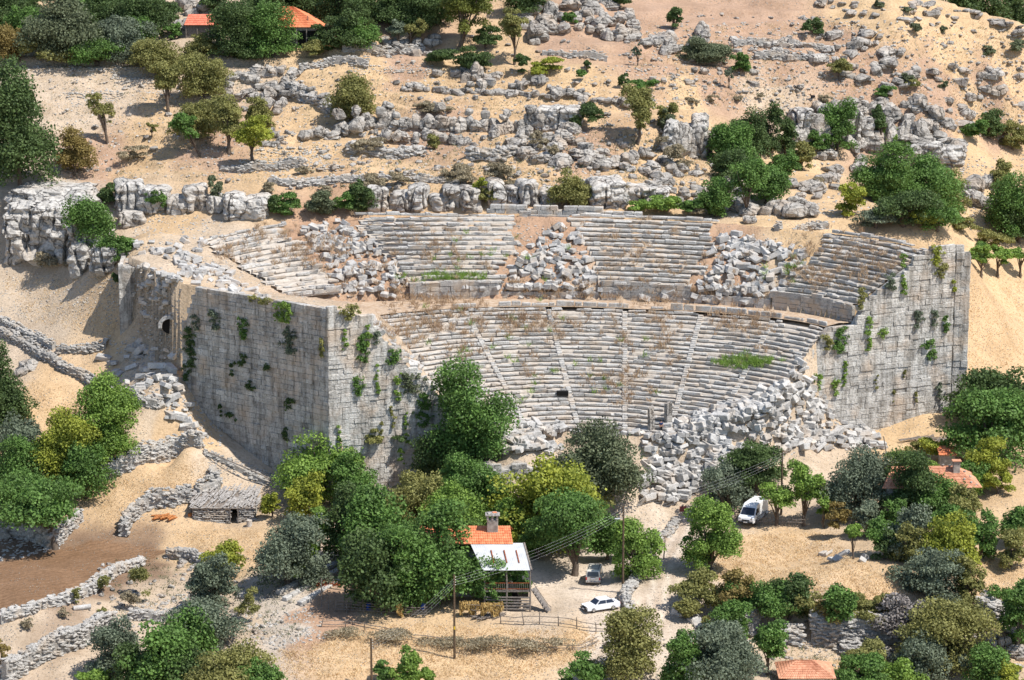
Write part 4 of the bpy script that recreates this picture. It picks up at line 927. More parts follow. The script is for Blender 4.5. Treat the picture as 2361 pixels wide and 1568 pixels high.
drywall([(0, 772), (60, 800), (110, 832), (150, 858), (200, 880), (245, 900)], 1.0, 1.0, 'near line of the double dry stone wall at the left edge')
drywall([(130, 815), (170, 815), (210, 812), (245, 800)], .9, .8, 'short curved dry stone wall below the broken left wall')
drywall([(245, 905), (280, 915), (330, 935), (370, 945)], .8, .8, 'tumbled wall end above the yellow green vine')
drywall([(225, 1110), (262, 1095), (300, 1082), (350, 1065), (400, 1048), (465, 1035)], 2.0, .9, 'high pale terrace wall right of the yellow green vine', (.28, .55))
drywall([(470, 1045), (520, 1068), (570, 1095), (660, 1130)], .5, .8, 'low rubble bank under the long pole by the flank wall')
drywall([(285, 1240), (292, 1215), (320, 1185), (345, 1170), (395, 1165), (440, 1150)], 1.7, .9, 'curved dry stone wall left of the slate roofed shed', (.28, .6))
drywall([(455, 1150), (500, 1135), (500, 1118), (490, 1100)], 1.3, 1.2, 'rubble wall end behind the slate roofed shed', (.28, .6))
drywall([(0, 1225), (60, 1240), (110, 1258), (125, 1268)], 2.6, 1.0, 'high wall of large stones under the left fig', (.4, .9))
drywall([(125, 1262), (150, 1235), (185, 1200)], 1.6, .8, 'short wall behind the fig trunk', (.3, .6))
drywall([(0, 1440), (60, 1420), (150, 1392), (205, 1370), (240, 1340), (285, 1318), (330, 1302)], 1.1, .9, 'dry stone wall along the lower edge of the ploughed field', (.28, .6))
drywall([(385, 1285), (440, 1290), (480, 1300)], 1.1, .9, 'short dry stone wall right of the ploughed field', (.28, .6))
drywall([(10, 1575), (60, 1545), (110, 1518), (160, 1500), (220, 1470), (262, 1450)], 2.3, .9, 'tall terrace wall at the lower left corner', (.3, .6))
drywall([(300, 1425), (380, 1432), (430, 1415), (500, 1395)], 1.0, .9, 'dry stone wall above the dark figs at lower left', (.28, .5))
drywall([(380, 1470), (430, 1450), (500, 1430)], .8, .8, 'low wall line between the figs and the path at lower left')
drywall([(1400, 1500), (1430, 1480), (1455, 1450)], .8, .7, 'low stone edging beside the track at the bottom')
drywall([(1455, 1415), (1440, 1385), (1462, 1350), (1478, 1315)], .9, .8, 'rough stone wall between the yard and the track', (.35, .7))
drywall([(1480, 1310), (1505, 1275), (1530, 1240), (1560, 1205)], .8, .9, 'pale stone wall along the upper dirt track', (.28, .5))
drywall([(1720, 1470), (1740, 1430), (1755, 1410)], 1.8, .9, 'white boulder wall behind the small lower right fig', (.5, .9))
drywall([(1790, 1478), (1820, 1482), (1850, 1490)], 1.7, .9, 'stub of wall with stakes below the hedge', (.35, .7))
drywall([(1870, 1475), (1960, 1478), (2060, 1485), (2140, 1490)], 3.0, .9, 'high dark terrace wall under the hedge', (.35, .7))
drywall([(1940, 1505), (2000, 1520), (2060, 1525)], 1.2, .9, 'low grey wall in front of the high terrace wall', (.35, .6))
drywall([(2260, 1420), (2300, 1440), (2361, 1450)], 2.5, 1.0, 'stone wall at the lower right edge in shade', (.4, .8))
drywall([(1790, 535), (1850, 530), (1910, 528)], .9, .8, 'low wall behind the straw patch right of the seats')
drywall([(690, 165), (760, 148), (850, 152)], .8, .9, 'pale wall on the upper left terrace')
drywall([(675, 170), (668, 205), (700, 235), (770, 262)], 1.2, 1.0, 'curved dark wall round the straw terrace', (.35, .7))
drywall([(620, 425), (700, 428), (780, 420), (850, 415)], .7, .8, 'low wall above the middle hedge of bushes')
drywall([(860, 412), (960, 418), (1060, 425)], .6, .8, 'low wall on the terrace above the hollow cliff')
drywall([(1300, 430), (1400, 435), (1500, 440), (1560, 445)], .7, .8, 'low wall on the terrace above the right seats')
drywall([(800, 350), (880, 358), (970, 355)], 1.1, .8, 'squared stone terrace wall under the long ledge', (.5, .9))
drywall([(1080, 362), (1140, 368), (1190, 358)], 1.3, .8, 'thick slab wall under the middle boulders', (.5, .9))
drywall([(510, 395), (570, 398), (640, 392), (700, 380)], .8, .9, 'low round stone heap wall under the bright olive')
drywall([(790, 115), (880, 125), (980, 122)], .9, .9, 'dry stone wall below the top row of trees')
drywall([(1250, 128), (1330, 130), (1400, 140)], .5, .8, 'low line of stones on the middle slope')
drywall([(1690, 105), (1790, 108), (1900, 118)], .6, .8, 'low terrace wall high on the right slope')
drywall([(1740, 135), (1830, 138), (1910, 140)], .7, .8, 'second low terrace wall on the right slope')
drywall([(640, 168), (560, 178), (480, 190)], .6, .9, 'pale tumbled wall above the left olives')
drywall([(330, 1568), (380, 1548), (430, 1530)], .8, .8, 'wall hidden under the lower left figs')
# ---------------------------------------------------------------- trees and shrubs
def leaves(cent, rad, n, ls, rs, up=.25, thin=.55, flat=0):
    """leaf quads on the shells of clumps: cent [k,3], rad [k,3]"""
    k = len(cent); wgt = (rad.prod(axis=1))**.667; idx = rs.choice(k, n, p=wgt/wgt.sum())
    d = rs.normal(0, 1, (n, 3)); d /= np.linalg.norm(d, axis=1, keepdims=True); d[:, 2] = np.where(d[:, 2] < -.35, -d[:, 2]*rs.rand(n), d[:, 2])
    r = 1.05-np.abs(rs.normal(0, .24, n))+(rs.rand(n) < .08)*.3; r = np.clip(r, .25, 1.35)
    P = cent[idx] + d*r[:, None]*rad[idx]
    nr = d*.75 + rs.normal(0, .75, (n, 3)); nr[:, 2] += up; nr /= np.linalg.norm(nr, axis=1, keepdims=True)
    a = np.cross(nr, rs.normal(0, 1, (n, 3))); a /= np.linalg.norm(a, axis=1, keepdims=True)+1e-9; b = np.cross(nr, a)
    s = ls*rs.uniform(.6, 1.35, n)[:, None]; a = a*s*.5; b = b*s*.5*thin*1.6
    V = np.stack([P-a, P-b, P+a, P+b], 1).reshape(-1, 3); Q = np.arange(n*4).reshape(-1, 4)
    tone = np.repeat(np.clip(rs.normal(.5, .2, n)+(idx % 7-3)*.09, 0, 1), 4); return V, Q, tone
HUE = 0
def crown_clumps(W, D, H, zc, rs, shape, k, full=False):
    """clump centres in a crown of half-width W, half-depth D, half-height H about height zc"""
    c = []; nl = 5 if shape in ('round', 'sparse') else 1; lob = rs.uniform(-.58, .58, (nl, 3)); lob[0] = 0; lr = rs.uniform(.34, .66, nl); lr[0] = .78 if nl > 1 else 1.0
    while len(c) < k:
        p = rs.uniform(-1, 1, 3); q = np.linalg.norm(p); li = rs.randint(nl)
        if q > 1 or q < .35 and rs.rand() < .7: continue
        if shape == 'cone' and abs(p[0])+abs(p[1]) > .9*(1-p[2]*.85)*.8+.1: continue
        if shape == 'umbrella' and p[2] < -.2 and rs.rand() < .7: continue
        if shape == 'column' and rs.rand() < .2: continue
        p = p*lr[li]+lob[li]; p[2] = max(p[2], -1.0); p[:2] = p[:2]*(1+(.45*-p[2] if p[2] < 0 and full else 0)); c.append(p*np.array([W, D, H])*.84+np.array([0, 0, zc]))
    return np.array(c)
NTREE = 0
def tree(name, label, u, vt, vb, w, kind, bare=.0, shape='round', dens=1.0, trunk=True, lean=0.0, ls=None, cat=None, group=None, depth=.85, gap=.0, k=None, lift=None, vbot=None):
    """u: centre column, vt/vb: top of the crown and foot of the trunk, w: crown width (picture units);
    bare: share of the height with bare trunk"""
    global NTREE
    NTREE += 1; rs = np.random.RandomState(5000+NTREE); P = hit(u+lean, vb); kk = ppm(P); W = w/kk/2*(1.26 if bare <= .14 else 1.16); Ht = (vb-vt)/kk/.965*1.05
    Ht = max(Ht, .5); cb = Ht*(bare*.85 if bare > .14 else 0); H = (Ht-cb)/2; D = W*depth; zc = cb+H; off = -lean/kk
    if ls is None: ls = .29
    ls = max(ls*.9, W*.05)
    nc = int((k or np.clip(W*H*3.2, 10, 60))*1.35); cl = crown_clumps(W, D, H, zc, rs, shape, nc, bare <= .14); 
    if bare <= .14 and trunk and Ht > 1.2:
        ne = max(4, int(nc*.38)); an = rs.uniform(0, 2*PI, ne); rr = np.sqrt(rs.uniform(.15, 1, ne))*.78; ex = np.stack([np.cos(an)*rr*W, np.sin(an)*rr*D, rs.uniform(.06, .42, ne)*Ht], 1); cl = np.concatenate([cl, ex]); nc += ne
    cl[:, 0] += off*np.clip(cl[:, 2]/max(zc, .1), 0, 1)
    rad = np.stack([rs.uniform(.2, .42, nc)*W, rs.uniform(.2, .42, nc)*W, rs.uniform(.17, .36, nc)*min(H, W*1.25)], 1)
    if shape == 'sparse': rad *= .62
    area = 4*PI*((W*D)**1.6+(W*H)**1.6*2)**(1/1.6)/3**(1/1.6); n = int(np.clip(3.0*dens*area/(ls*ls*.55), 250, 26000))
    V, Q, t = leaves(cl, rad, n, ls, rs)
    has_trunk = trunk and bare > .02 and not (name in ('hedge_bush',))
    root = None
    if has_trunk: root = empty(name, P, label, cat or 'tree', group)
    me = mesh_np(('crown' if has_trunk else name), V, Q, None, K[kind], t)
    o = link('crown' if has_trunk else name, me, root)
    if not has_trunk: o.location = P; tag(o, label, cat or 'shrub', group)
    if has_trunk:
        mb = MB(); r0 = max(.10, min(.42, W*.085)); top = np.array([off*.8, 0, zc*.95]); b0 = np.array([0, 0, -.4]); m1 = np.array([off*.25+rs.normal(0, .12), rs.normal(0, .12), cb*.6+.2])
        mb.tube([b0, b0*.0, m1, (m1+top)/2+rs.normal(0, .15, 3), top], [r0*1.35, r0*1.1, r0*.85, r0*.6, r0*.2], 8)
        for i in range(min(8, nc)):
            c = cl[i]; s0 = m1*(1-.5*rs.rand()) + top*.25*rs.rand(); mid = (s0+c)/2+np.array([0, 0, .1*H]); mb.tube([s0, mid, c], [r0*.5, r0*.3, r0*.08], 6)
        mb.build('trunk', M['bark'], root, True)
    return o if not root else root
def shrub(name, label, u, vt, vb, w, kind, **k): return tree(name, label, u, vt, vb, w, kind, trunk=False, cat=k.pop('cat', 'shrub'), **k)
T = tree; S = shrub
# -- upper left woods
gU = 'trees of the wood at the upper left'
T('oak_tree', 'dark oak at the very top left corner', 20, -30, 78, 120, 'dark', .06, group=gU); T('oak_tree', 'browning oak at the left edge above the pale terrace', 2, 62, 148, 84, 'brown', .1, group=gU)
T('oak_tree', 'dark broad oak left of the grey green walnut', 140, -20, 132, 150, 'holm', .05, group=gU); T('oak_tree', 'tall dark tree right of the broad dark oak', 235, -25, 80, 110, 'dark', .05, group=gU)
T('walnut_tree', 'pale grey green tree in the middle of the upper left wood', 290, 52, 148, 112, 'blue', .05, group=gU); T('oak_tree', 'mid green round tree in front of the upper left wood', 225, 78, 148, 120, 'fig', .05, group=gU)
T('oak_tree', 'tall dark green tree beside the low orange barn', 335, -30, 92, 100, 'dark', .08, group=gU); T('oak_tree', 'olive green tree behind the straw gap at upper left', 85, 10, 95, 80, 'fig', .05, group=gU)
S('bramble_bush', 'low green thicket along the upper left wall', 155, 98, 150, 150, 'olive', depth=.5, group=gU); S('bramble_bush', 'low green thicket left of the first olive', 80, 95, 146, 80, 'olive', group=gU)
for i_, (u, vt, vb, w, kd) in enumerate([(60, -10, 60, 90, 'dark'), (180, -20, 60, 80, 'fig'), (110, 40, 110, 70, 'holm'), (195, 30, 120, 70, 'dark'), (255, 10, 80, 70, 'fig'), (320, 30, 120, 60, 'fig'), (375, -20, 50, 60, 'dark'), (30, 20, 110, 60, 'fig'), (300, -20, 50, 70, 'blue')]): T('oak_tree', 'tree filling the dense upper left wood', u, vt, vb, w, kd, .05, group='filler trees of the upper left wood')
for i_, (u, vt, vb, w, kd) in enumerate([(600, -30, 60, 90, 'dark'), (720, -30, 40, 80, 'dark'), (820, -20, 70, 80, 'dark'), (900, -30, 60, 80, 'dark'), (500, -30, 30, 70, 'dark'), (745, 60, 118, 50, 'dark'), (1010, -30, 60, 60, 'dark')]): T('oak_tree', 'dark tree of the wood behind the upper houses', u, vt, vb, w, kd, .05, group='dark wood behind the upper houses')
for (u, vt, vb, w, kd, lab) in [(1650, 400, 500, 70, 'fig', 'green tree behind the right middle seats'), (1765, 380, 470, 90, 'fig', 'broad green tree below the dark evergreens'), (1700, 330, 430, 90, 'dark', 'dark tree at the foot of the cliff group'), (1890, 300, 360, 50, 'fig', 'green tree between the cliff evergreens'), (2065, 380, 480, 90, 'fig', 'green tree between the wild olive and the big tree'), (2190, 400, 500, 80, 'olive', 'olive green tree right of the big green tree'), (2020, 470, 525, 90, 'blue', 'grey green tree behind the right rim of seats'), (2160, 460, 535, 90, 'fig', 'green tree at the back of the right rim'), (2350, 470, 560, 80, 'dark', 'dark green tree low at the right edge'), (2310, 360, 440, 50, 'olive', 'olive tree by the cracked rock'), (1540, 225, 300, 40, 'olive', 'olive tree on the cliff top'), (810, 150, 275, 92, 'olive', 'lone large olive at the end of the curved field wall'), (600, 225, 300, 60, 'olive', 'pale olive tree behind the pair of trunks'), (500, 225, 290, 60, 'olive', 'olive tree above the leaning dark tree'), (1000, 300, 345, 30, 'olive', 'small olive bush in the long ledge'), (15, 880, 1000, 90, 'dark', 'dark mass of the conifer foot'), (100, 1000, 1130, 120, 'olive', 'olive green tree behind the dark fig'), (30, 1090, 1210, 120, 'fig', 'green fig at the left edge'), (820, 1060, 1180, 90, 'fig', 'green tree at the foot of the left end wall'), (700, 1230, 1345, 60, 'bright', 'green vine behind the bluish oak'), (1240, 1180, 1290, 80, 'fig', 'green tree right of the chimney'), (1350, 1080, 1200, 110, 'olive', 'olive tree at the foot of the broad tree'), (2000, 1150, 1240, 70, 'blue', 'bluish oak in front of the round dense oak'), (2110, 1210, 1300, 80, 'olive', 'olive green tree between the two poles'), (2240, 1050, 1140, 70, 'fig', 'green tree over the right house gable'), (2330, 1220, 1310, 70, 'olive', 'olive tree at the right edge above the straw field'), (2060, 1130, 1230, 60, 'fig', 'fig at the front of the right house'), (1990, 1480, 1580, 90, 'olive', 'olive tree before the low grey wall'), (2290, 1480, 1590, 90, 'fig', 'green tree at the lower right bank'), (1700, 1330, 1420, 90, 'fig', 'green tree in the left part of the hedge'), (1820, 1320, 1430, 90, 'dark', 'dark tree in the hedge'), (430, 1480, 1600, 120, 'dark', 'dark fig at the bottom left')]: T('leafy_tree', lab, u, vt, vb, w, kd, .06)
for (u, vt, vb, w, kd, lab) in [(1152, 1095, 1205, 84, 'fig', 'green tree before the stage wall'), (955, 1082, 1215, 120, 'olive', 'olive green tree between the end wall and the house'), (815, 1128, 1300, 110, 'dark', 'dark tree left of the walnut by the house'), (1062, 1190, 1345, 120, 'fig', 'leafy branch mass over the tiled roof end'), (1175, 1150, 1262, 90, 'bright', 'bright crown right behind the chimney'), (1290, 1090, 1250, 130, 'bright', 'light green crown behind the round green tree'), (940, 1200, 1400, 120, 'fig', 'green tree in the row along the yard fence'), (1400, 1160, 1290, 84, 'fig', 'green tree between the minibus and the track'), (2160, 1090, 1200, 100, 'fig', 'green tree covering the left half of the right house'), (2060, 1060, 1180, 70, 'dark', 'dark tree at the left corner of the right house'), (2200, 1150, 1235, 90, 'fig', 'leafy tree before the plank wall'), (2300, 1060, 1140, 60, 'yellow', 'yellow green tree right of the orange roof'), (2040, 1215, 1290, 70, 'dark', 'dark shrub by the leaning post'), (60, 1010, 1150, 130, 'fig', 'green tree below the dark conifer'), (200, 1010, 1150, 110, 'fig', 'green mass between the two vines'), (320, 1480, 1600, 100, 'dark', 'dark tree between the lower left figs'), (600, 1520, 1620, 90, 'fig', 'green tree at the bottom edge left'), (1580, 1450, 1600, 90, 'fig', 'green tree at the bottom right of the track'), (2120, 1460, 1580, 110, 'blue', 'grey green tree below the hedge end'), (2230, 1290, 1400, 70, 'olive', 'olive shrub tree right of the bluish oak')]: T('leafy_tree', lab, u, vt, vb, w, kd, .06)
S('fig_bush', 'round dark green bush below the low orange barn', 395, 52, 92, 46, 'fig'); 
gO = 'olive trees of the left terraces'
T('olive_tree', 'large yellow olive tree above the leaning pair', 362, 82, 172, 112, 'olive', .05, group=gO); T('olive_tree', 'olive with trunk standing on the left terrace rubble', 388, 150, 262, 82, 'olive', .25, group=gO)
T('olive_tree', 'olive tree right of the rubble strip', 468, 128, 232, 96, 'olive', .12, group=gO); T('olive_tree', 'olive tree below the low orange barn', 458, 82, 140, 80, 'olive', .1, group=gO, dens=.8)
T('juniper_tree', 'dark green leaning tree on the left terrace', 432, 272, 362, 66, 'fig', .22, lean=28, group=gO); T('olive_tree', 'dull grey green olive behind the leaning dark tree', 455, 232, 320, 92, 'olive', .06, group=gO, dens=.8)
T('olive_tree', 'olive tree with thin trunk left of the bright round olive', 528, 238, 356, 92, 'olive', .25, group=gO); T('olive_tree', 'bright round olive with straight trunk on the left terrace', 583, 270, 377, 88, 'yellow', .26, group=gO)
T('olive_tree', 'thin almost leafless tree leaning on the left terrace', 240, 212, 332, 72, 'olive', .3, 'sparse', .35, lean=8, group=gO); T('oak_tree', 'browning small oak right of the huge dark oak', 172, 285, 402, 74, 'brown', .14, group=gO)
T('holm_oak', 'huge dark holm oak at the left edge', 45, 165, 440, 165, 'dark', .03, k=70, depth=.9, ls=.42, dens=1.9); T('almond_tree', 'small thin sapling on the left terrace', 350, 278, 318, 30, 'olive', .2, 'sparse', .5)
S('dry_bush', 'grey green bush by the huge dark oak', 310, 340, 375, 60, 'dryb', dens=.5); 
T('fig_tree', 'big dark fig left of the bright fig by the upper houses', 535, 8, 132, 106, 'dark', .05); T('fig_tree', 'big bright green fig before the orange hipped roof', 632, 8, 130, 108, 'fig', .05)
S('hedge_bush', 'dark low hedge under the upper figs', 570, 100, 152, 110, 'dark', depth=.4); S('bramble_bush', 'dull green bush below the orange hipped roof', 715, 98, 140, 62, 'olive'); S('bramble_bush', 'dark green bush beside the bright fig', 655, 92, 128, 60, 'fig')
T('pine_tree', 'dark pine above the orange hipped roof', 770, -40, 62, 100, 'dark', .1); T('oak_tree', 'dark round tree right of the orange hipped roof', 790, 25, 118, 86, 'dark', .06); T('oak_tree', 'mid green tree beside the grey boulders at top', 830, 40, 112, 80, 'fig', .05)
T('pine_tree', 'very dark tree at the top edge between the houses and pine', 850, -45, 45, 110, 'dark', .1); T('oak_tree', 'dark green oak at the top edge left of the tall pine', 965, -40, 72, 110, 'dark', .1); T('oak_tree', 'dark tree in the gap at the top left of the houses', 655, -40, 20, 120, 'dark', .1)
T('olive_tree', 'small grey olive left of the tall pine', 918, 42, 108, 56, 'blue', .2, dens=.8); T('olive_tree', 'small leaning green olive near the tall pine', 958, 48, 108, 48, 'olive', .2, lean=-14)
T('pine_tree', 'tall pine with tiered yellow green crown on the upper hillside', 1080, -38, 118, 118, 'pine', .22, 'umbrella', k=34, lean=-22); T('oak_tree', 'dark small oak behind the tall pine trunk', 1120, 60, 112, 56, 'dark', .1)
T('juniper_tree', 'slender juniper with tall bare trunk right of the pine', 1186, 30, 150, 66, 'olive', .42); S('oak_bush', 'wide dark green bush below the tall pine', 1025, 115, 154, 84, 'dark', depth=.6); S('oak_bush', 'dark bushy clump right of the wide dark bush', 1098, 108, 166, 92, 'dark', depth=.6)
T('oak_tree', 'dark oak at the top edge among the boulders', 1210, -45, 34, 96, 'dark', .1); T('oak_tree', 'dark oak at the top edge near the middle', 1425, -30, 20, 60, 'dark', .1)
S('oak_bush', 'dark small bush on the stones right of the slender juniper', 1203, 125, 178, 36, 'dark'); S('bramble_bush', 'yellow green bush on the middle slope', 1255, 136, 180, 64, 'yellow'); S('oak_bush', 'tiny green bush right of the yellow green one', 1342, 164, 186, 28, 'fig'); S('oak_bush', 'little dark bush on the boulders', 1318, 24, 62, 36, 'fig')
gB = 'small trees on the bare upper slope'
T('oak_tree', 'small round dark oak near the top of the slope', 1550, 18, 68, 42, 'dark', .1, group=gB); T('oak_tree', 'lone round oak high on the upper right slope', 1872, 36, 86, 42, 'dark', .08, group=gB); S('oak_bush', 'wide dark thicket on the bare slope', 1618, 82, 150, 98, 'holm', depth=.7, group=gB)
T('oak_tree', 'little round oak right of the dark thicket', 1705, 122, 172, 40, 'fig', .1, group=gB); T('almond_tree', 'grey thin tree with bare look on the slope', 1470, 98, 152, 28, 'blue', .2, 'sparse', .6, group=gB); T('almond_tree', 'second grey thin tree lower on the slope', 1680, 152, 208, 30, 'blue', .2, 'sparse', .6, group=gB)
T('olive_tree', 'small forked olive on the open slope', 1935, 134, 186, 62, 'olive', .25, dens=.8, group=gB); T('oak_tree', 'tiny dark tree on the middle slope', 1355, 140, 168, 18, 'dark', .2, group=gB)
for (u, vt, vb, w, lab) in [(2110, 56, 86, 26, 'small dark bush right of the lone oak'), (2175, 60, 78, 20, 'tiny dark bush on the ridge slope'), (2280, 98, 130, 34, 'olive bush on the far right slope'), (2345, 98, 132, 44, 'grey green bush at the right edge of the slope'), (2095, 172, 200, 30, 'tiny bush among the right slope rocks'), (2175, 185, 206, 20, 'dark dot of a bush on the far slope'), (2030, -2, 20, 26, 'bush at the top edge of the right slope'), (2090, 18, 34, 22, 'small bush near the ridge')]: S('slope_bush', lab, u, vt, vb, w, 'holm', group='low bushes on the upper right slope')
S('oak_bush', 'narrow dark bush left of the round green one', 1440, 168, 206, 26, 'dark'); S('oak_bush', 'round green bush above the goat terrace', 1482, 178, 208, 54, 'fig'); S('oak_bush', 'dark green bush on the straw strip left of the boulder heap', 2035, 196, 226, 46, 'fig'); S('bramble_bush', 'pale green bush beside the boulder heap', 2105, 178, 208, 40, 'olive')
T('juniper_tree', 'grey green juniper in the gap of the middle cliff', 1470, 206, 335, 84, 'olive', .2, dens=.85); S('juniper_bush', 'dark bush in the middle cliff', 1355, 232, 300, 62, 'dark'); S('juniper_bush', 'small dark bush right of the grey juniper', 1538, 255, 315, 44, 'holm')
gC = 'evergreens before the right hillside cliff'
T('cypress_oak', 'tall dark evergreen at the left of the cliff group', 1722, 244, 380, 78, 'dark', .05, group=gC); T('cypress_oak', 'dark evergreen in the middle of the cliff group', 1770, 246, 360, 56, 'dark', .05, group=gC); T('cypress_oak', 'dark narrow evergreen at the right of the cliff group', 1812, 262, 360, 46, 'dark', .05, group=gC)
T('oak_tree', 'broad olive green tree in front of the dark evergreens', 1690, 272, 395, 96, 'fig', .03, group=gC); T('oak_tree', 'green bushy tree standing behind the right seats', 1722, 368, 498, 86, 'fig', .18, dens=.9, group=gC); S('oak_bush', 'green bush above the pale path boulder', 1805, 345, 420, 80, 'fig', group=gC); T('oak_tree', 'grey green tree right of the cliff group', 1848, 320, 392, 62, 'olive', .04, group=gC)
T('terebinth_tree', 'reddish flecked evergreen growing in the cliff', 1930, 232, 350, 70, 'fig', .03); T('juniper_tree', 'dark juniper with short trunk in the right cliff', 2030, 246, 342, 52, 'dark', .18); S('oak_bush', 'bright bush at the foot of the right cliff', 2068, 290, 345, 56, 'bright'); T('oak_tree', 'dark oak right of the boulder heap', 2282, 250, 320, 58, 'dark', .04); S('oak_bush', 'green bushes below the oak at the right', 2245, 275, 325, 60, 'fig')
T('olive_tree', 'grey green olive at the right of the boulder heap', 2335, 278, 345, 56, 'olive', .1)
gP = 'trees behind the right block of seats'
T('olive_tree', 'dark grey green wild olive above the right seats', 2030, 336, 465, 104, 'fig', .14, group=gP); T('plane_tree', 'big green tree above the right block of seats', 2130, 360, 495, 150, 'fig', .06, group=gP); T('oak_tree', 'dark green oak just behind the right rim of seats', 2082, 440, 524, 120, 'dark', .03, group=gP); S('fig_bush', 'yellow green bush left of the dark rim oak', 1968, 430, 500, 66, 'yellow', group=gP); T('fig_tree', 'dark fig at the right edge above the straw field', 2338, 385, 548, 110, 'fig', .04, group=gP); S('fig_bush', 'yellow green bush behind the rim of the right seats', 2130, 480, 530, 80, 'yellow', group=gP)
T('juniper_tree', 'pointed green juniper behind the parapet', 1312, 388, 480, 78, 'olive', .02, 'cone'); S('juniper_bush', 'small greenish bush left of the parapet', 1130, 425, 478, 40, 'olive'); S('ivy_bush', 'yellowing ivy on the grey cut rock', 1108, 405, 470, 34, 'yellow', dens=.7)
gH = 'green bushes along the back of the theatre'
for (u, vt, vb, w, kd, lab) in [(625, 455, 505, 52, 'dark', 'dark bush at the left end of the back hedge'), (672, 450, 506, 64, 'fig', 'second bush of the back hedge'), (738, 438, 505, 70, 'holm', 'tall grey topped bush in the back hedge'), (795, 442, 500, 60, 'fig', 'green bush of the back hedge'), (830, 420, 494, 66, 'dark', 'tallest pointed bush at the right end of the back hedge'),
  (1480, 462, 500, 62, 'bright', 'bright low bush right of the parapet'), (1540, 448, 500, 82, 'bright', 'bright green fig bush behind the right middle seats'), (1605, 455, 498, 70, 'fig', 'green bush before the pale rock'), (1640, 418, 490, 54, 'fig', 'tall bush behind the right middle seats')]: S('hedge_bush', lab, u, vt, vb, w, kd, group=gH, depth=.6)
S('olive_bush', 'round grey green bush on the rock ledge', 506, 418, 478, 42, 'holm'); S('fig_bush', 'green bush hanging on the pale rock block', 360, 430, 488, 56, 'fig'); S('olive_bush', 'dark bush above the split rock', 250, 425, 480, 52, 'dark')
S('ivy_bush', 'large dark ivy bush over the left rock mass', 215, 466, 600, 110, 'fig', depth=.6); S('ivy_bush', 'bright ivy bush at the split rock', 262, 540, 618, 74, 'fig', depth=.5); S('thorn_bush', 'grey thorn bush against the great left rock', 115, 572, 622, 62, 'dryb', dens=.5)
S('ivy_bush', 'small dark ivy beside the broken wall top', 270, 632, 672, 30, 'dark', depth=.6)
gD = 'dry bushes of the terraces'
for (u, vt, vb, w) in [(870, 395, 438, 62), (925, 400, 432, 44), (1055, 380, 428, 68), (1150, 375, 425, 72), (850, 320, 350, 70), (1245, 300, 345, 40), (1010, 245, 262, 60), (980, 235, 255, 50), (1420, 420, 455, 50), (1560, 335, 400, 60), (1530, 310, 350, 40), (620, 420, 445, 40), (750, 432, 455, 40), (1900, 220, 240, 30), (1600, 225, 245, 30), (1640, 222, 240, 26), (1700, 222, 238, 30), (1750, 222, 240, 24), (1960, 222, 244, 40), (1270, 330, 372, 30), (1170, 410, 440, 40), (1600, 470, 500, 50), (1880, 410, 440, 40), (700, 385, 402, 40)]:
    S('dry_bush', 'dry tan bush on the hillside terraces', u, vt, vb, w, 'dryb', dens=.75, ls=.24, group=gD)
# -- right side field
gV = 'vines trained along the right field'
for (u, lab) in [(2262, 'left vine of the row at the right field'), (2300, 'second vine of the row at the right field'), (2352, 'vine at the right edge above the straw field')]: T('vine_tree', lab, u, 572, 640, 58, 'bright', .45, shape='umbrella', group=gV)
S('bramble_bush', 'pale green weeds behind the right corner of the theatre', 2225, 500, 545, 60, 'olive', dens=.7); S('bramble_bush', 'weeds right of the corner pier', 2290, 530, 575, 70, 'olive', dens=.6); S('fig_bush', 'green bush at the right of the corner pier', 2265, 565, 605, 50, 'fig', dens=.8)
T('fig_tree', 'dark fig behind the bright fig at the right edge', 2300, 838, 985, 170, 'dark', .04, k=40, ls=.4); T('fig_tree', 'large bright green fig at the right edge', 2290, 912, 1062, 190, 'fig', .04, k=40, ls=.42)
# -- left foreground
T('conifer_tree', 'dark pointed conifer at the left edge', 5, 800, 1005, 110, 'dark', .06, 'cone', k=50, ls=.3); T('oak_tree', 'dark blue green oak below the conifer', 40, 950, 1120, 120, 'blue', .04, k=40)
T('vine_tree', 'yellow green vine tangle over the left terrace wall', 240, 892, 1078, 150, 'bright', .08, k=40); T('vine_tree', 'dull yellow green vine left of the bright tangle', 150, 945, 1130, 130, 'yellow', .06, k=40); T('fig_tree', 'dark green fig with short trunk by the ploughed field', 90, 1085, 1268, 220, 'fig', .28, lean=38, k=46, ls=.38); S('vine_bush', 'vine hanging over the terrace wall end', 265, 985, 1075, 90, 'bright', depth=.5)
T('pomegranate_tree', 'feathery bright green tree against the dark flank wall', 745, 995, 1150, 178, 'bright', .1, k=40); T('vine_tree', 'tall yellow green vine column right of the shed', 700, 1088, 1200, 84, 'yellow', .04, k=24); S('vine_bush', 'green vine falling behind the bluish oak', 735, 1160, 1295, 56, 'bright', shape='column'); T('mulberry_tree', 'small light green sapling at the shed corner', 628, 1118, 1195, 46, 'yellow', .1, dens=.8)
gK = 'bluish kermes oaks in the left foreground'
T('kermes_oak', 'round dark bluish oak right of the shed', 664, 1192, 1352, 152, 'blue', .04, group=gK, k=44); T('kermes_oak', 'bluish oak below the yellow green shrub', 492, 1278, 1402, 92, 'blue', .05, group=gK); T('kermes_oak', 'bluish oak above the lower left figs', 470, 1372, 1495, 138, 'blue', .03, group=gK); T('kermes_oak', 'dark bluish oak left of the lower figs', 250, 1440, 1562, 108, 'blue', .03, group=gK)
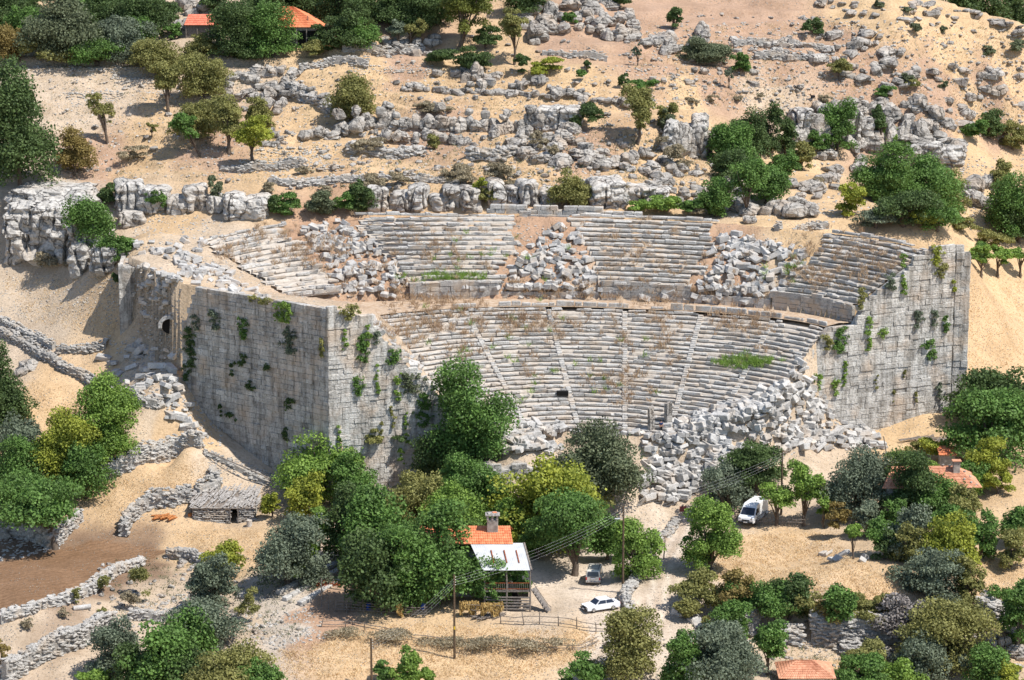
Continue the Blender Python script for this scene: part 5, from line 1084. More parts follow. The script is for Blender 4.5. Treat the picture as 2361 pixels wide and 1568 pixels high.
S('broom_bush', 'bright yellow green broom above the bluish oak', 520, 1242, 1332, 84, 'yellow', dens=.8); T('fig_tree', 'big dark green fig at the lower left', 370, 1418, 1600, 150, 'fig', .03, k=46, ls=.4); T('fig_tree', 'second dark fig right behind the big lower left fig', 430, 1392, 1540, 110, 'fig', .03, ls=.4); T('wild_olive', 'dull olive green tree at the bottom left of centre', 530, 1472, 1620, 170, 'olive', .03, k=40); S('vine_bush', 'bright vine at the bottom edge left', 225, 1545, 1600, 90, 'bright')
gG = 'grey twiggy bushes on the left bank'
for (u, vt, vb, w, kd) in [(325, 1305, 1382, 54, 'olive'), (300, 1350, 1408, 40, 'dryb'), (240, 1325, 1368, 34, 'olive'), (235, 1395, 1448, 28, 'olive'), (175, 1355, 1398, 26, 'olive'), (62, 1420, 1452, 30, 'dryb'), (575, 1355, 1430, 50, 'olive'), (150, 1405, 1428, 24, 'dryb')]: S('broom_bush', 'grey green twiggy broom on the bank below the ploughed field', u, vt, vb, w, kd, dens=.4, ls=.2, group=gG)
T('dead_tree', 'bare small tree at the lower left edge', 5, 1470, 1560, 60, 'brown', .15, 'sparse', .2)
# -- around the houses
T('plane_tree', 'tall dark tree hiding the inner end of the left end wall', 1082, 850, 1120, 168, 'fig', .05, k=56, depth=.85, ls=.34, dens=1.2); T('plane_tree', 'dark lower half tree at the left of the tall dark tree', 1030, 985, 1150, 130, 'dark', .03, k=30); T('elm_tree', 'broad grey green tree left of the rubble slope', 1378, 962, 1172, 178, 'holm', .05, k=56, dens=1.1); 
T('walnut_tree', 'walnut under the tall dark tree', 1095, 1048, 1190, 130, 'fig', .05, k=30); T('walnut_tree', 'yellow green walnut behind the chimney', 1245, 1062, 1262, 218, 'yellow', .08, k=50); T('walnut_tree', 'light walnut above the tiled roof', 1035, 1092, 1240, 130, 'bright', .05, k=30)
T('fig_tree', 'green walnut left of the house roof', 865, 1112, 1330, 160, 'fig', .05, k=44, ls=.38); T('fig_tree', 'dark leafy tree over the yard fence', 880, 1210, 1408, 170, 'dark', .12, k=44, ls=.38); T('walnut_tree', 'big leafy tree covering the left half of the house', 1010, 1175, 1395, 150, 'fig', .12, k=46, ls=.38); S('vine_bush', 'vine canopy before the house corner', 1098, 1282, 1400, 130, 'fig', depth=.5); S('vine_bush', 'low vine along the yard fence', 930, 1325, 1395, 160, 'fig', depth=.4); T('pomegranate_tree', 'small tree in front of the house stairs', 1198, 1296, 1402, 66, 'fig', .15, dens=.8)
S('vine_bush', 'vine leaves in front of the left porch half', 1142, 1325, 1402, 66, 'fig', depth=.4); T('walnut_tree', 'round green tree shading the minibus', 1325, 1140, 1328, 198, 'fig', .18, k=54, ls=.34); T('mulberry_tree', 'bright green tree behind the street lamp', 1470, 1200, 1335, 100, 'bright', .1, k=26); S('oak_bush', 'green bush in front of the left end wall foot', 905, 1100, 1140, 60, 'dark'); S('oak_bush', 'dull bush at the foot of the left end wall', 870, 1088, 1135, 50, 'olive')
T('mulberry_tree', 'bright bushy tree beside the upper dirt track', 1638, 1152, 1312, 118, 'bright', .04, k=34); S('oak_bush', 'dark lower bush by the track gate', 1610, 1240, 1312, 60, 'fig'); T('olive_tree', 'grey olive tree left of the white van', 1676, 1078, 1185, 104, 'blue', .05, k=30); T('walnut_tree', 'dark green tree behind the white van', 1738, 1030, 1130, 130, 'dark', .05, k=30)
T('almond_tree', 'small tree with forked trunk right of the white van', 1790, 1108, 1212, 90, 'bright', .38, dens=.75); T('almond_tree', 'leaning small tree by the stake fence', 1862, 1066, 1214, 84, 'bright', .3, dens=.8, lean=-10); T('holm_oak', 'round dense bluish oak left of the right house', 1978, 1035, 1195, 142, 'blue', .05, k=50)
T('mulberry_tree', 'dark tree in front of the right house', 2108, 1048, 1205, 128, 'dark', .05, k=34); S('vine_bush', 'bright vine over the right house roof', 2105, 1040, 1120, 110, 'bright', depth=.4, dens=.8); T('olive_tree', 'yellow green olive below the right house', 2190, 1172, 1315, 104, 'yellow', .06, k=34); T('kermes_oak', 'bluish spreading oak before the straw field corner', 2142, 1270, 1388, 124, 'blue', .04, k=36)
T('fig_tree', 'dark fig under the right house wall', 2090, 1162, 1290, 92, 'blue', .05); S('fig_bush', 'pale green fig bush above the field stones', 2020, 1188, 1282, 80, 'fig'); T('vine_tree', 'small clipped vine on a post at the field edge', 1968, 1190, 1290, 44, 'bright', .3); T('vine_tree', 'small vine tree right of the stake fence', 1900, 1150, 1218, 50, 'bright', .3); S('bramble_bush', 'brownish bush right of the stake fence', 1932, 1140, 1240, 50, 'brown', dens=.6)
T('olive_tree', 'yellow olive behind the right house', 2262, 1010, 1120, 76, 'yellow', .08); T('pomegranate_tree', 'thin leafed tree right of the right house', 2225, 1105, 1215, 76, 'olive', .08); T('fig_tree', 'green fig right of the yellow green olive', 2256, 1185, 1292, 70, 'fig', .04); T('plane_tree', 'bush at the right edge behind the straw fields', 2345, 1160, 1262, 70, 'fig', .04); S('olive_bush', 'yellow green bush at the foot of the right end wall', 2160, 1008, 1062, 76, 'yellow'); S('bramble_bush', 'dull bush under the end wall corner', 2110, 1020, 1050, 60, 'olive', dens=.6)
S('bramble_bush', 'low yellow green bush line behind the right house', 2250, 1085, 1150, 60, 'bright')
gE = 'hedge shrubs along the straw field'
for (u, vt, vb, w, kd, lab) in [(1615, 1315, 1400, 100, 'olive', 'yellow green shrub at the track end of the hedge'), (1590, 1370, 1440, 70, 'olive', 'low shrub beside the squared blocks'), (1700, 1318, 1425, 90, 'brown', 'reddish flecked shrub of the hedge'), (1765, 1316, 1430, 120, 'fig', 'largest dark shrub of the hedge'), (1845, 1348, 1440, 100, 'olive', 'shrub in the middle of the hedge'), (1900, 1375, 1455, 80, 'brown', 'brownish shrub behind the pointed tree'), (1930, 1325, 1475, 78, 'fig', 'pointed green tree rising out of the hedge'), (1985, 1372, 1450, 80, 'olive', 'olive green shrub near the hedge end'), (2030, 1365, 1430, 70, 'olive', 'last shrub at the right end of the hedge')]: S('hedge_shrub', lab, u, vt, vb, w, kd, group=gE)
for (u, vt, vb, w, lab) in [(2085, 1385, 1490, 110, 'tangle of bare grey twigs at the hedge end'), (2030, 1420, 1485, 50, 'smaller tangle of bare grey twigs')]: S('bare_bush', lab, u, vt, vb, w, 'twig', dens=.8, ls=.35)
T('wild_olive', 'large grey green tree at the bottom right of the track', 1648, 1432, 1600, 175, 'blue', .03, k=50); T('wild_olive', 'dark tree top above the grey green tree', 1672, 1390, 1480, 90, 'fig', .03); T('fig_tree', 'small fig with dark trunk right of the white wall', 1770, 1424, 1556, 86, 'fig', .22); T('wild_olive', 'big olive green tree at the lower right', 2175, 1375, 1540, 178, 'olive', .12, k=50, ls=.3); T('fig_tree', 'dark fig at the lower right edge', 2345, 1310, 1500, 90, 'fig', .05, k=30); T('fig_tree', 'fig standing before the lower right edge trees', 2305, 1335, 1425, 60, 'fig', .1, dens=.7)
T('wild_olive', 'airy olive brown tree beside the white car', 1438, 1395, 1572, 140, 'olive', .12, k=46, dens=.75, ls=.28); T('fig_tree', 'young fig at the bottom beside the pole', 928, 1480, 1600, 62, 'bright', .1); S('fig_bush', 'green sprouts at the bottom edge by the pole', 880, 1530, 1580, 60, 'fig'); S('fig_bush', 'green leaves at the bottom edge right of the young fig', 975, 1535, 1590, 50, 'bright')
T('fig_tree', 'green tree at the bottom edge right of the tiled roof', 1985, 1512, 1600, 110, 'fig', .05); T('fig_tree', 'bright leaves at the bottom edge on the right', 2080, 1505, 1600, 100, 'bright', .05, dens=.8); S('fig_bush', 'fig leaves at the bottom edge left of the track', 1340, 1520, 1600, 90, 'fig'); S('bramble_bush', 'grey bush beside the bank rocks at lower right', 2240, 1490, 1560, 60, 'blue'); S('bramble_bush', 'yellow green bush at the bottom right corner', 2335, 1520, 1600, 70, 'yellow')
# far forest beyond the ridge
for (u, vt, w) in [(2130, -30, 60), (2180, -28, 70), (2225, -18, 70), (2270, -8, 70), (2310, 4, 70), (2350, 14, 60), (2250, -40, 90), (2330, -30, 90)]:
    a_, dy_, dz_ = ray(u, vt+62); Yf = 640.0; Pf = (a_/dy_*Yf, Yf, CAMH+dz_/dy_*Yf-3)
    rs5 = np.random.RandomState(int(u)); Wf = w/ppm(Pf)*.75; cl = crown_clumps(Wf, Wf, 5.5, 4.5, rs5, 'round', 26); V, Q, t = leaves(cl, np.full((26, 3), Wf*.33), 3200, .55, rs5); o = link('forest_tree', mesh_np('forest_tree', V, Q, None, K['dark'], t), None, Pf); tag(o, 'dark green tree of the forest beyond the ridge', 'tree', 'forest beyond the ridge')
# -- plants growing on the walls
def on_plane(u, v, A0, nrm):
    a, dy, dz = ray(u, v); n3 = np.array([nrm[0], nrm[1], 0.]); d = np.array([a, dy, dz]); A3 = np.array([A0[0], A0[1], 0]); O = np.array([0, 0, CAMH]); t = np.dot(A3-O, n3)/np.dot(d, n3); return O+d*t
def wallplant(name, label, u, v, w, h, kind, A0, nrm, group, dens=1.0, prot=.28):
    global NTREE
    NTREE += 1; rs = np.random.RandomState(8000+NTREE); P = on_plane(u, v, A0, nrm); kk = ppm(P); nx = np.array(nrm)/np.linalg.norm(nrm); ax = np.array([-nx[1], nx[0]]); W = w/kk/2; H = h/kk/2
    thin_ = w < 22; cnt = max(5, int(W*H*14)); c = []; r_ = []
    for _ in range(cnt):
        a = rs.normal(0, .42)*W; b = rs.uniform(-1, .9)*H*.85
        if not thin_: a = a*(1-.45*max(0, -b/H))
        o = rs.uniform(.05, prot); c.append((P[0]+ax[0]*a+nx[0]*o, P[1]+ax[1]*a+nx[1]*o, P[2]+b)); q = rs.uniform(.16, .36)*min(1.0, W+.25)*1.1; r_.append((q, q, q*1.2))
    ls = .2; n = int(np.clip(3.2*dens*W*H*4/(ls*ls*.6), 60, 5000)); V, Q, t = leaves(np.array(c), np.array(r_), n, ls, rs)
    V = V-P; o = link(name, mesh_np(name, V, Q, None, K[kind], t), None, P); tag(o, label, 'climbing plant', group)
gL = 'plants rooted in the shaded flank wall'
for (u, v, w, h, kd, lab) in [(497, 738, 50, 52, 'blue', 'round bush high on the shaded flank wall'), (562, 757, 42, 58, 'fig', 'dark fig growing from the shaded flank wall'), (600, 692, 90, 16, 'olive', 'green fringe along the top of the flank wall'), (655, 720, 70, 55, 'bright', 'bright creeper spilling over the flank wall'), (668, 785, 46, 75, 'blue', 'creeper hanging below the bright one'), (440, 800, 40, 110, 'dark', 'dark streak of plants near the far end of the flank wall'), (455, 745, 26, 40, 'blue', 'small bush at the far end of the flank wall'), (617, 852, 28, 26, 'dark', 'small dark tuft in the middle of the flank wall'), (580, 892, 32, 30, 'dark', 'lower dark tuft on the flank wall'), (665, 935, 30, 36, 'dark', 'tuft low on the flank wall near the corner'), (743, 800, 20, 54, 'olive', 'green creeper beside the flank wall corner'), (660, 1005, 20, 46, 'dark', 'tuft low at the foot of the flank wall'), (430, 860, 26, 44, 'dark', 'dark tuft low at the far end of the flank wall'), (535, 850, 16, 50, 'dark', 'thin dark streak on the flank wall'), (560, 830, 30, 36, 'dark', 'dark tuft left of the middle of the flank wall'), (510, 945, 14, 36, 'dark', 'small dark streak low on the flank wall'), (535, 960, 40, 20, 'dark', 'low dark patch on the flank wall')]: wallplant('wall_plant', lab, u, v, w, h, kd, PL0, nL, gL)
gM = 'plants rooted in the sunny left end wall'
for (u, v, w, h, kd, lab) in [(806, 720, 62, 40, 'olive', 'round bush on top of the left end wall'), (835, 805, 42, 90, 'fig', 'big ivy on the left end wall'), (795, 780, 16, 70, 'bright', 'thin vine left of the big ivy'), (848, 775, 18, 70, 'bright', 'thin bright vine above the big ivy'), (822, 892, 38, 52, 'fig', 'bush in the middle of the left end wall'), (872, 780, 26, 34, 'blue', 'small bush on the sloping edge of the left end wall'), (905, 822, 48, 40, 'fig', 'bush on the slope of the left end wall'), (915, 890, 20, 80, 'bright', 'bright vine below the slope bush'), (942, 885, 60, 60, 'holm', 'large bush on the slope of the left end wall'), (975, 945, 46, 100, 'fig', 'ivy curtain near the tall dark tree'), (870, 870, 14, 90, 'bright', 'long thin vine on the left end wall'), (935, 985, 14, 90, 'bright', 'long vine in the lower left end wall'), (880, 1000, 12, 70, 'olive', 'thin dry vine low on the left end wall'), (905, 960, 12, 60, 'olive', 'short vine low on the left end wall'), (780, 1000, 14, 60, 'bright', 'little vine low near the corner'), (925, 1050, 16, 60, 'bright', 'vine at the foot of the left end wall'), (965, 1030, 14, 60, 'olive', 'vine behind the walnut leaves')]: wallplant('wall_plant', lab, u, v, w, h, kd, PL1, nQ, gM)
gN_ = 'plants rooted in the right end wall'
for (u, v, w, h, kd, lab) in [(2052, 650, 46, 46, 'blue', 'round bush on the slope of the right end wall'), (2160, 590, 34, 56, 'yellow', 'yellow green broom near the top of the right end wall'), (2170, 625, 34, 46, 'olive', 'broom below the yellow green one'), (2197, 655, 20, 40, 'yellow', 'small broom near the corner pier'), (2116, 738, 32, 48, 'blue', 'dark bush in the middle of the right end wall'), (2152, 735, 26, 44, 'blue', 'bush right of the middle bush'), (2180, 745, 24, 50, 'fig', 'bush beside the corner pier'), (2145, 805, 42, 58, 'fig', 'lowest round bush on the right end wall'), (1938, 785, 46, 76, 'fig', 'big creeper near the sloping edge'), (1905, 790, 34, 40, 'olive', 'small bush left of the big creeper'), (2002, 770, 20, 96, 'bright', 'long vine with hanging tail'), (2035, 768, 34, 26, 'bright', 'short creeper right of the long vine'), (1985, 690, 28, 60, 'olive', 'brownish creeper below the upper seats'), (1948, 860, 16, 70, 'bright', 'bright vine low near the rubble'), (1885, 880, 26, 50, 'bright', 'vine at the edge of the rubble'), (1925, 895, 20, 44, 'bright', 'small vine above the rubble crest'), (2080, 600, 20, 40, 'bright', 'thin vine near the top edge'), (2082, 655, 20, 60, 'bright', 'vine right of the round slope bush'), (2165, 900, 16, 60, 'blue', 'streak of plants low by the corner'), (1860, 855, 20, 34, 'fig', 'small plant on the seat edge'), (2085, 850, 8, 60, 'olive', 'thin streak of moss on the right end wall'), (2020, 880, 8, 40, 'olive', 'short streak of moss low on the right end wall'), (2110, 910, 8, 60, 'olive', 'moss streak low on the right end wall'), (2060, 910, 8, 40, 'olive', 'short moss streak near the wall foot')]: wallplant('wall_plant', lab, u, v, w, h, kd, P0, nR, gN_)
# dry and green tufts on the seats
def tufts(label, spots, kind, seed):
    rs = np.random.RandomState(seed); c = []; 
    for (u, v, du, dv, n) in spots:
        for _ in range(n):
            P = hit(u+rs.normal(0, du/2), v+rs.normal(0, dv/2)); c.append((P[0], P[1]+.0, P[2]+.72+rs.uniform(0, .25)))
    c = np.array(c); m = len(c)*16; idx = np.repeat(np.arange(len(c)), 16); b0 = c[idx]+rs.normal(0, .2, (m, 3))*[1, 1, .3]; dirs = rs.normal(0, .3, (m, 3)); dirs[:, 2] = rs.uniform(.3, .8, m)
    sd = np.cross(dirs, rs.normal(0, 1, (m, 3))); sd /= np.linalg.norm(sd, axis=1, keepdims=True)/.035; V = np.stack([b0-sd, b0+sd, b0+dirs+sd*.3, b0+dirs-sd*.3], 1).reshape(-1, 3)
    o = link('dry_grass' if kind in ('grass',) else 'green_weeds', mesh_np('grass', V, np.arange(m*4).reshape(-1, 4), None, K[kind], np.repeat(rs.uniform(0, 1, m), 4))); tag(o, kind='stuff')
tufts('', [(1000, 705, 120, 26, 70), (1080, 760, 90, 50, 60), (960, 740, 90, 60, 60), (950, 780, 80, 50, 40), (1260, 765, 90, 34, 60), (1180, 760, 60, 30, 20), (1430, 800, 50, 90, 24), (1530, 760, 40, 60, 30), (1530, 820, 60, 60, 20), (1680, 750, 60, 40, 30), (1750, 740, 50, 30, 20), (1070, 830, 40, 20, 14), (1240, 870, 40, 30, 10), (1400, 900, 90, 40, 24), (1450, 930, 60, 30, 14), (1720, 800, 60, 50, 20), (2000, 620, 120, 60, 50), (1900, 600, 120, 60, 50), (1880, 660, 100, 30, 30), (700, 600, 80, 60, 40), (620, 560, 80, 40, 30), (540, 600, 60, 40, 30), (1000, 560, 160, 60, 40), (1050, 620, 130, 40, 30), (1480, 560, 180, 60, 30), (1480, 620, 180, 40, 30), (1350, 690, 300, 12, 80), (860, 650, 120, 60, 30), (760, 590, 60, 60, 30), (1500, 700, 300, 14, 50)], 'grass', 61)
tufts('', [(1715, 852, 70, 14, 90), (1000, 655, 70, 8, 40), (1080, 655, 60, 8, 30), (1200, 800, 400, 120, 30), (1100, 610, 160, 60, 16), (1250, 900, 200, 60, 14), (1800, 640, 80, 30, 12)], 'bright', 62)
def straw(name, zones, kind, seed, mat=None):
    rs = np.random.RandomState(seed); c = []
    for poly, n, h in zones:
        for _ in range(n):
            u, v = rnd_in(poly, rs); P = hit(u, v); c.append((P[0], P[1], P[2], h))
    c = np.array(c); m = len(c)*5; idx = np.repeat(np.arange(len(c)), 5); h = c[idx, 3][:, None]; b0 = c[idx, :3]+rs.normal(0, .22, (m, 3))*[1, 1, 0]; b0[:, 2] = hz(b0[:, 0], b0[:, 1])-.02; d = rs.normal(0, .5, (m, 3))*h; d[:, 2] = rs.uniform(.4, 1.0, m)*h[:, 0]
    sd = np.cross(d, rs.normal(0, 1, (m, 3))); sd /= np.linalg.norm(sd, axis=1, keepdims=True)/.045; V = np.stack([b0-sd, b0+sd, b0+d+sd*.3, b0+d-sd*.3], 1).reshape(-1, 3)
    o = link(name, mesh_np(name, V, np.arange(m*4).reshape(-1, 4), None, mat or K[kind], np.repeat(rs.uniform(0, 1, m), 4))); tag(o, kind='stuff')
FIELDS = [([(1660, 1240), (1900, 1230), (2100, 1380), (1980, 1390), (1640, 1330)], 1800, .24), ([(2200, 1330), (2361, 1260), (2361, 1400), (2220, 1390)], 500, .16), ([(2230, 620), (2361, 650), (2361, 850), (2230, 860)], 700, .2), ([(640, 1500), (900, 1440), (1380, 1460), (1370, 1510), (1200, 1568), (640, 1568)], 2400, .26), ([(240, 1120), (480, 1060), (480, 1130), (300, 1180), (230, 1230)], 600, .16), ([(400, 1230), (600, 1220), (620, 1300), (480, 1290)], 500, .16), ([(0, 640), (280, 640), (270, 780), (60, 740)], 600, .2), ([(40, 880), (220, 900), (300, 990), (60, 960)], 400, .14), ([(800, 160), (1400, 180), (1400, 250), (820, 260)], 900, .2), ([(100, 300), (700, 300), (900, 420), (100, 420)], 900, .2), ([(1450, 60), (2361, 60), (2361, 330), (1450, 230)], 2600, .3), ([(1000, 330), (1640, 330), (1640, 440), (900, 440)], 900, .25), ([(0, 130), (700, 130), (700, 280), (100, 280)], 900, .2), ([(1600, 1440), (2200, 1490), (2200, 1560), (1600, 1560)], 500, .2)]
straw('dry_grass', FIELDS, 'dryb', 71, leaf_mat('blade_straw', (.55, .38, .20, 1), (.86, .68, .42, 1)))
straw('low_scrub', [([(100, 130), (1100, 100), (1640, 420), (100, 420)], 900, .35), ([(1450, 60), (2361, 60), (2361, 330), (1450, 230)], 500, .35), ([(1000, 330), (1640, 300), (1640, 440), (700, 440)], 700, .45), ([(250, 1290), (640, 1280), (700, 1480), (250, 1430)], 400, .35), ([(1560, 1440), (2300, 1440), (2300, 1568), (1560, 1568)], 400, .4)], 'holm', 72)
# ---------------------------------------------------------------- man-made things in the village
def tile_mat(name, c1, c2, sx=3.2, rot=0):
    m, n, p = newmat(name); geo = nd(n, 'ShaderNodeNewGeometry'); tc = nd(n, 'ShaderNodeTexCoord')
    at_ = nd(n, 'ShaderNodeAttribute', attribute_name='tone'); x = noise_node(n, 1.4, 6, .7, geo.outputs['Position'])
    ad = nd(n, 'ShaderNodeMath', operation='MULTIPLY_ADD'); n.links.new(at_.outputs['Fac'], ad.inputs[0]); ad.inputs[1].default_value = .5; n.links.new(x.outputs[0], ad.inputs[2])
    r = ramp(n, ad.outputs[0], [(.45, c1), (1.0, c2)]); n.links.new(r.outputs[0], p.inputs['Base Color']); p.inputs['Roughness'].default_value = .85; return m
M['tile'] = tile_mat('clay_roof_tiles', (.50, .13, .05, 1), (.78, .30, .14, 1)); M['tile2'] = tile_mat('old_roof_tiles', (.42, .17, .09, 1), (.70, .36, .22, 1)); M['tile3'] = tile_mat('red_roof_tiles', (.52, .12, .07, 1), (.72, .24, .14, 1))
M['metal'] = simple('corrugated_sheet', A(206, 208, 210), .6, A(238, 238, 238), .8, metal=.0, bmp=.02, spec=.5)
M['plaster'] = simple('rough_plaster', A(150, 142, 134), .9, A(206, 198, 188), 2, bmp=.03); M['whitepaint'] = simple('white_paint', (.78, .79, .80, 1), .3, spec=.5)
M['glass'] = simple('dark_glass', (.02, .025, .04, 1), .08, spec=.6); M['black'] = simple('black_rubber', (.02, .02, .02, 1), .8); M['chrome'] = simple('hub_metal', (.5, .5, .5, 1), .35, metal=.8)
M['plank'] = simple('grey_planks', A(104, 96, 90), .9, A(172, 164, 156), 6, bmp=.02); M['dark'] = simple('opening_shade', (.012, .011, .010, 1), .95); M['hay'] = simple('hay', A(190, 150, 84), .95, A(244, 214, 144), 5, bmp=.08)  # the near-black colour is painted shade for openings and the space below the porch
M['red'] = simple('red_lens', (.45, .03, .03, 1), .3, spec=.5); M['slate'] = simple('grey_shingles', A(140, 134, 128), .9, A(222, 216, 210), 3.5, bmp=.05); M['rust'] = simple('rusty_wood', A(120, 66, 42), .9, A(186, 104, 66), 5)
M['cream'] = simple('cream_paint', (.62, .60, .54, 1), .35, spec=.5); M['sign'] = simple('maroon_board', (.14, .035, .035, 1), .6); M['navy'] = simple('navy_cloth', (.02, .035, .11, 1), .9); M['skin'] = simple('skin', (.42, .24, .16, 1), .6); M['hair'] = simple('dark_hair', (.02, .015, .012, 1), .8); M['trouser'] = simple('dark_trousers', (.03, .03, .035, 1), .9)
M['plate'] = simple('number_plate', (.75, .76, .78, 1), .4); M['firewood'] = simple('split_firewood', A(170, 96, 48), .9, A(232, 164, 104), 6); M['blue'] = simple('blue_plastic', (.02, .08, .40, 1), .5); M['yellow'] = simple('yellow_plate', (.75, .52, .03, 1), .6)
M['goat'] = simple('black_coat', (.012, .010, .014, 1), .9)

def roof_courses(name, p00, p10, p01, p11, nrow, mat, parent, over=.03, ntile=0):
    """tiled slope: p00-p10 along the eave, p01-p11 along the ridge; lapped courses of half-round tiles"""
    mb = MB(); p00, p10, p01, p11 = [np.array(p, float) for p in (p00, p10, p01, p11)]
    nn = np.cross(p10-p00, p01-p00); nn /= np.linalg.norm(nn); nn = nn if nn[2] > 0 else -nn; L = np.linalg.norm(p10-p00); nt_ = ntile or max(4, int(L/.26))
    for r in range(nrow):
        a, b = r/nrow, min(1, (r+1.25)/nrow); A0 = p00*(1-a)+p01*a; A1 = p10*(1-a)+p11*a; B0 = p00*(1-b)+p01*b; B1 = p10*(1-b)+p11*b
        seg = nt_*4; V = []; Q = []; tn = []
        tt = [.5+RS.normal(0, .2) for _ in range(nt_+1)]
        for k in range(seg+1):
            f = k/seg; h = .045*abs(math.sin(f*nt_*PI)); lo = A0*(1-f)+A1*f+nn*(.06+h+RS.normal(0, .004)); up = B0*(1-f)+B1*f+nn*(.0+h); V += [lo-nn*.07, lo, up]; tn += [tt[int(f*nt_)]]*3
        for k in range(seg): Q += [[k*3, k*3+3, k*3+4, k*3+1], [k*3+1, k*3+4, k*3+5, k*3+2]]
        mb.add(V, Q, None, tn)
    mb.V_ = None
    return mb.build(name, mat, parent)
def toL(root, W): return np.array(W)-np.array(root.location)

# ---- main house (local frame: x right, y away from the camera, z up)
HP = hit(1223, 1412); hz0 = HP[2]
house = empty('village_house', HP, 'two storey village house with orange tiles and pale sheet metal porch roof', 'house')
EV = 5.0
def hm(f, name, mat): m = MB(); f(m); return m.build(name, M[mat], house)
hm(lambda m: (m.box((-7.6, 7.4, 1.2), (10.6, 6.2, 2.6), b=.03), ), 'stone_base', 'dry'); hm(lambda m: m.box((-7.6, 7.4, 4.2), (10.4, 6.0, 3.4), b=.03), 'wall', 'plaster')
hm(lambda m: m.prism([(-12.8, 4.5, 6.7), (-12.8, 10.4, 6.7), (-12.8, 7.4, 7.7)], (10.4, 0, 0)), 'gable', 'plaster')
rf = roof_courses('tiled_roof', (-12.9, 4.1, EV+1.85), (-2.0, 4.1, EV+1.85), (-12.9, 7.4, EV+3.1), (-2.35, 7.4, EV+3.1), 7, M['tile'], house)
roof_courses('tiled_roof', (-2.0, 11, EV+1.6), (-12.9, 11, EV+1.6), (-2.35, 7.45, EV+3.1), (-12.9, 7.45, EV+3.1), 7, M['tile'], house)
def corr(m):
    n_ = 120; V = []; Q = []
    for k in range(n_+1):
        f = k/n_; x0 = -5.45+f*5.55; x1 = -7.0+f*6.25; h = .005*math.sin(f*n_*1.3); z0 = EV+.05+RS.normal(0, .006); V += [(x0, -.2, z0+h), (x1*.5+x0*.5, 2.0, EV+1.0+h+.02*math.sin(f*9)), (x1, 4.35, EV+1.95+h)]
    for k in range(n_): Q += [[k*3, k*3+3, k*3+4, k*3+1], [k*3+1, k*3+4, k*3+5, k*3+2]]
    m.add(V, Q)
hm(corr, 'sheet_metal_roof', 'metal')
hm(lambda m: [m.beam((x, .9, EV+.62), (x-.35, 3.0, EV+1.50), .14, .07) for x in (-4.2, -2.7, -1.3)], 'roof_batten', 'rust'); hm(lambda m: m.beam((.12, -.25, EV+.12), (-.72, 4.35, EV+2.0), .2, .1), 'edge_board', 'wood')
def chim(m): m.box((-4.4, 6.6, EV+3.4), (1.3, 1.0, 1.5), b=.05)
ch = hm(chim, 'chimney', 'plaster'); cm = MB(); cm.box((-4.4, 6.6, EV+4.75), (1.7, 1.3, .16), b=.03); cm.box((-4.4, 6.6, EV+4.9), (1.2, .9, .14), .2, b=.03); co_ = cm.build('chimney_cap', M['slate'], ch)
cm = MB(); [cm.box((x, 6.15, EV+4.4), (.24, .2, .5), b=.02) for x in (-4.95, -4.4, -3.85)]; cm.build('chimney_post', M['plaster'], ch); cm = MB(); cm.box((-4.15, 6.55, EV+5.0), (.5, .5, .07), .3, .02); cm.build('cap_tile', M['tile'], ch)
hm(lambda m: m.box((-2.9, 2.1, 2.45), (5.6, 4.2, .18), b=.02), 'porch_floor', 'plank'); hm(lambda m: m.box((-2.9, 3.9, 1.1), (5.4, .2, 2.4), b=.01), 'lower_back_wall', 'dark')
for x in (-5.3, -2.75, -.05):
    m = MB(); m.tube([(x, .05, -.3), (x+.03, .05, 2.4), (x, .05, EV+.1)], [.11, .10, .09]); m.build('porch_post', M['wood'], house)
hm(lambda m: [m.beam((-5.3, .03, z), (-.1, .03, z), .06, .09) for z in (2.75, 3.45)], 'porch_rail', 'rust'); hm(lambda m: [m.beam((x, .03, 2.6), (x, .03, 3.45), .05, .05) for x in np.arange(-5.2, -.1, .22)], 'porch_balusters', 'plank')
hm(lambda m: m.box((-4.2, 4.3, 3.5), (1.0, .12, 1.9), b=.01), 'door', 'rust'); hm(lambda m: m.box((-2.0, 4.3, 3.8), (1.1, .1, .9), b=.01), 'window', 'dark')
hm(lambda m: [m.beam((-5.2, .0, .35+.36*k+RS.normal(0, .03)), (-.1, -.02, .3+.36*k+RS.normal(0, .04)), .1, .17, .03) for k in range(5)], 'pen_boards', 'plank')
st_ = MB(); st_.beam((.3, 1.2, 2.45), (2.1, .0, .05), .95, .08); st_.build('stair_flight', M['plank'], house); st_ = MB(); [st_.beam((.45+.26*k, .62-.17*k+.35, 2.3-.33*k), (.45+.26*k, -.1-.17*k+.35, 2.3-.33*k), .2, .05) for k in range(7)]; st_.build('stair_treads', M['plank'], house)
st_ = MB(); st_.beam((.25, .7, 3.35), (2.0, -.45, 1.05), .06, .07); st_.beam((2.0, -.45, 1.05), (2.35, -.45, .75), .06, .07); st_.beam((1.9, -.42, 0), (1.9, -.42, 1.1), .06, .06); st_.beam((2.35, -.45, 0), (2.35, -.45, .8), .06, .06); st_.build('stair_rail', M['plank'], house)
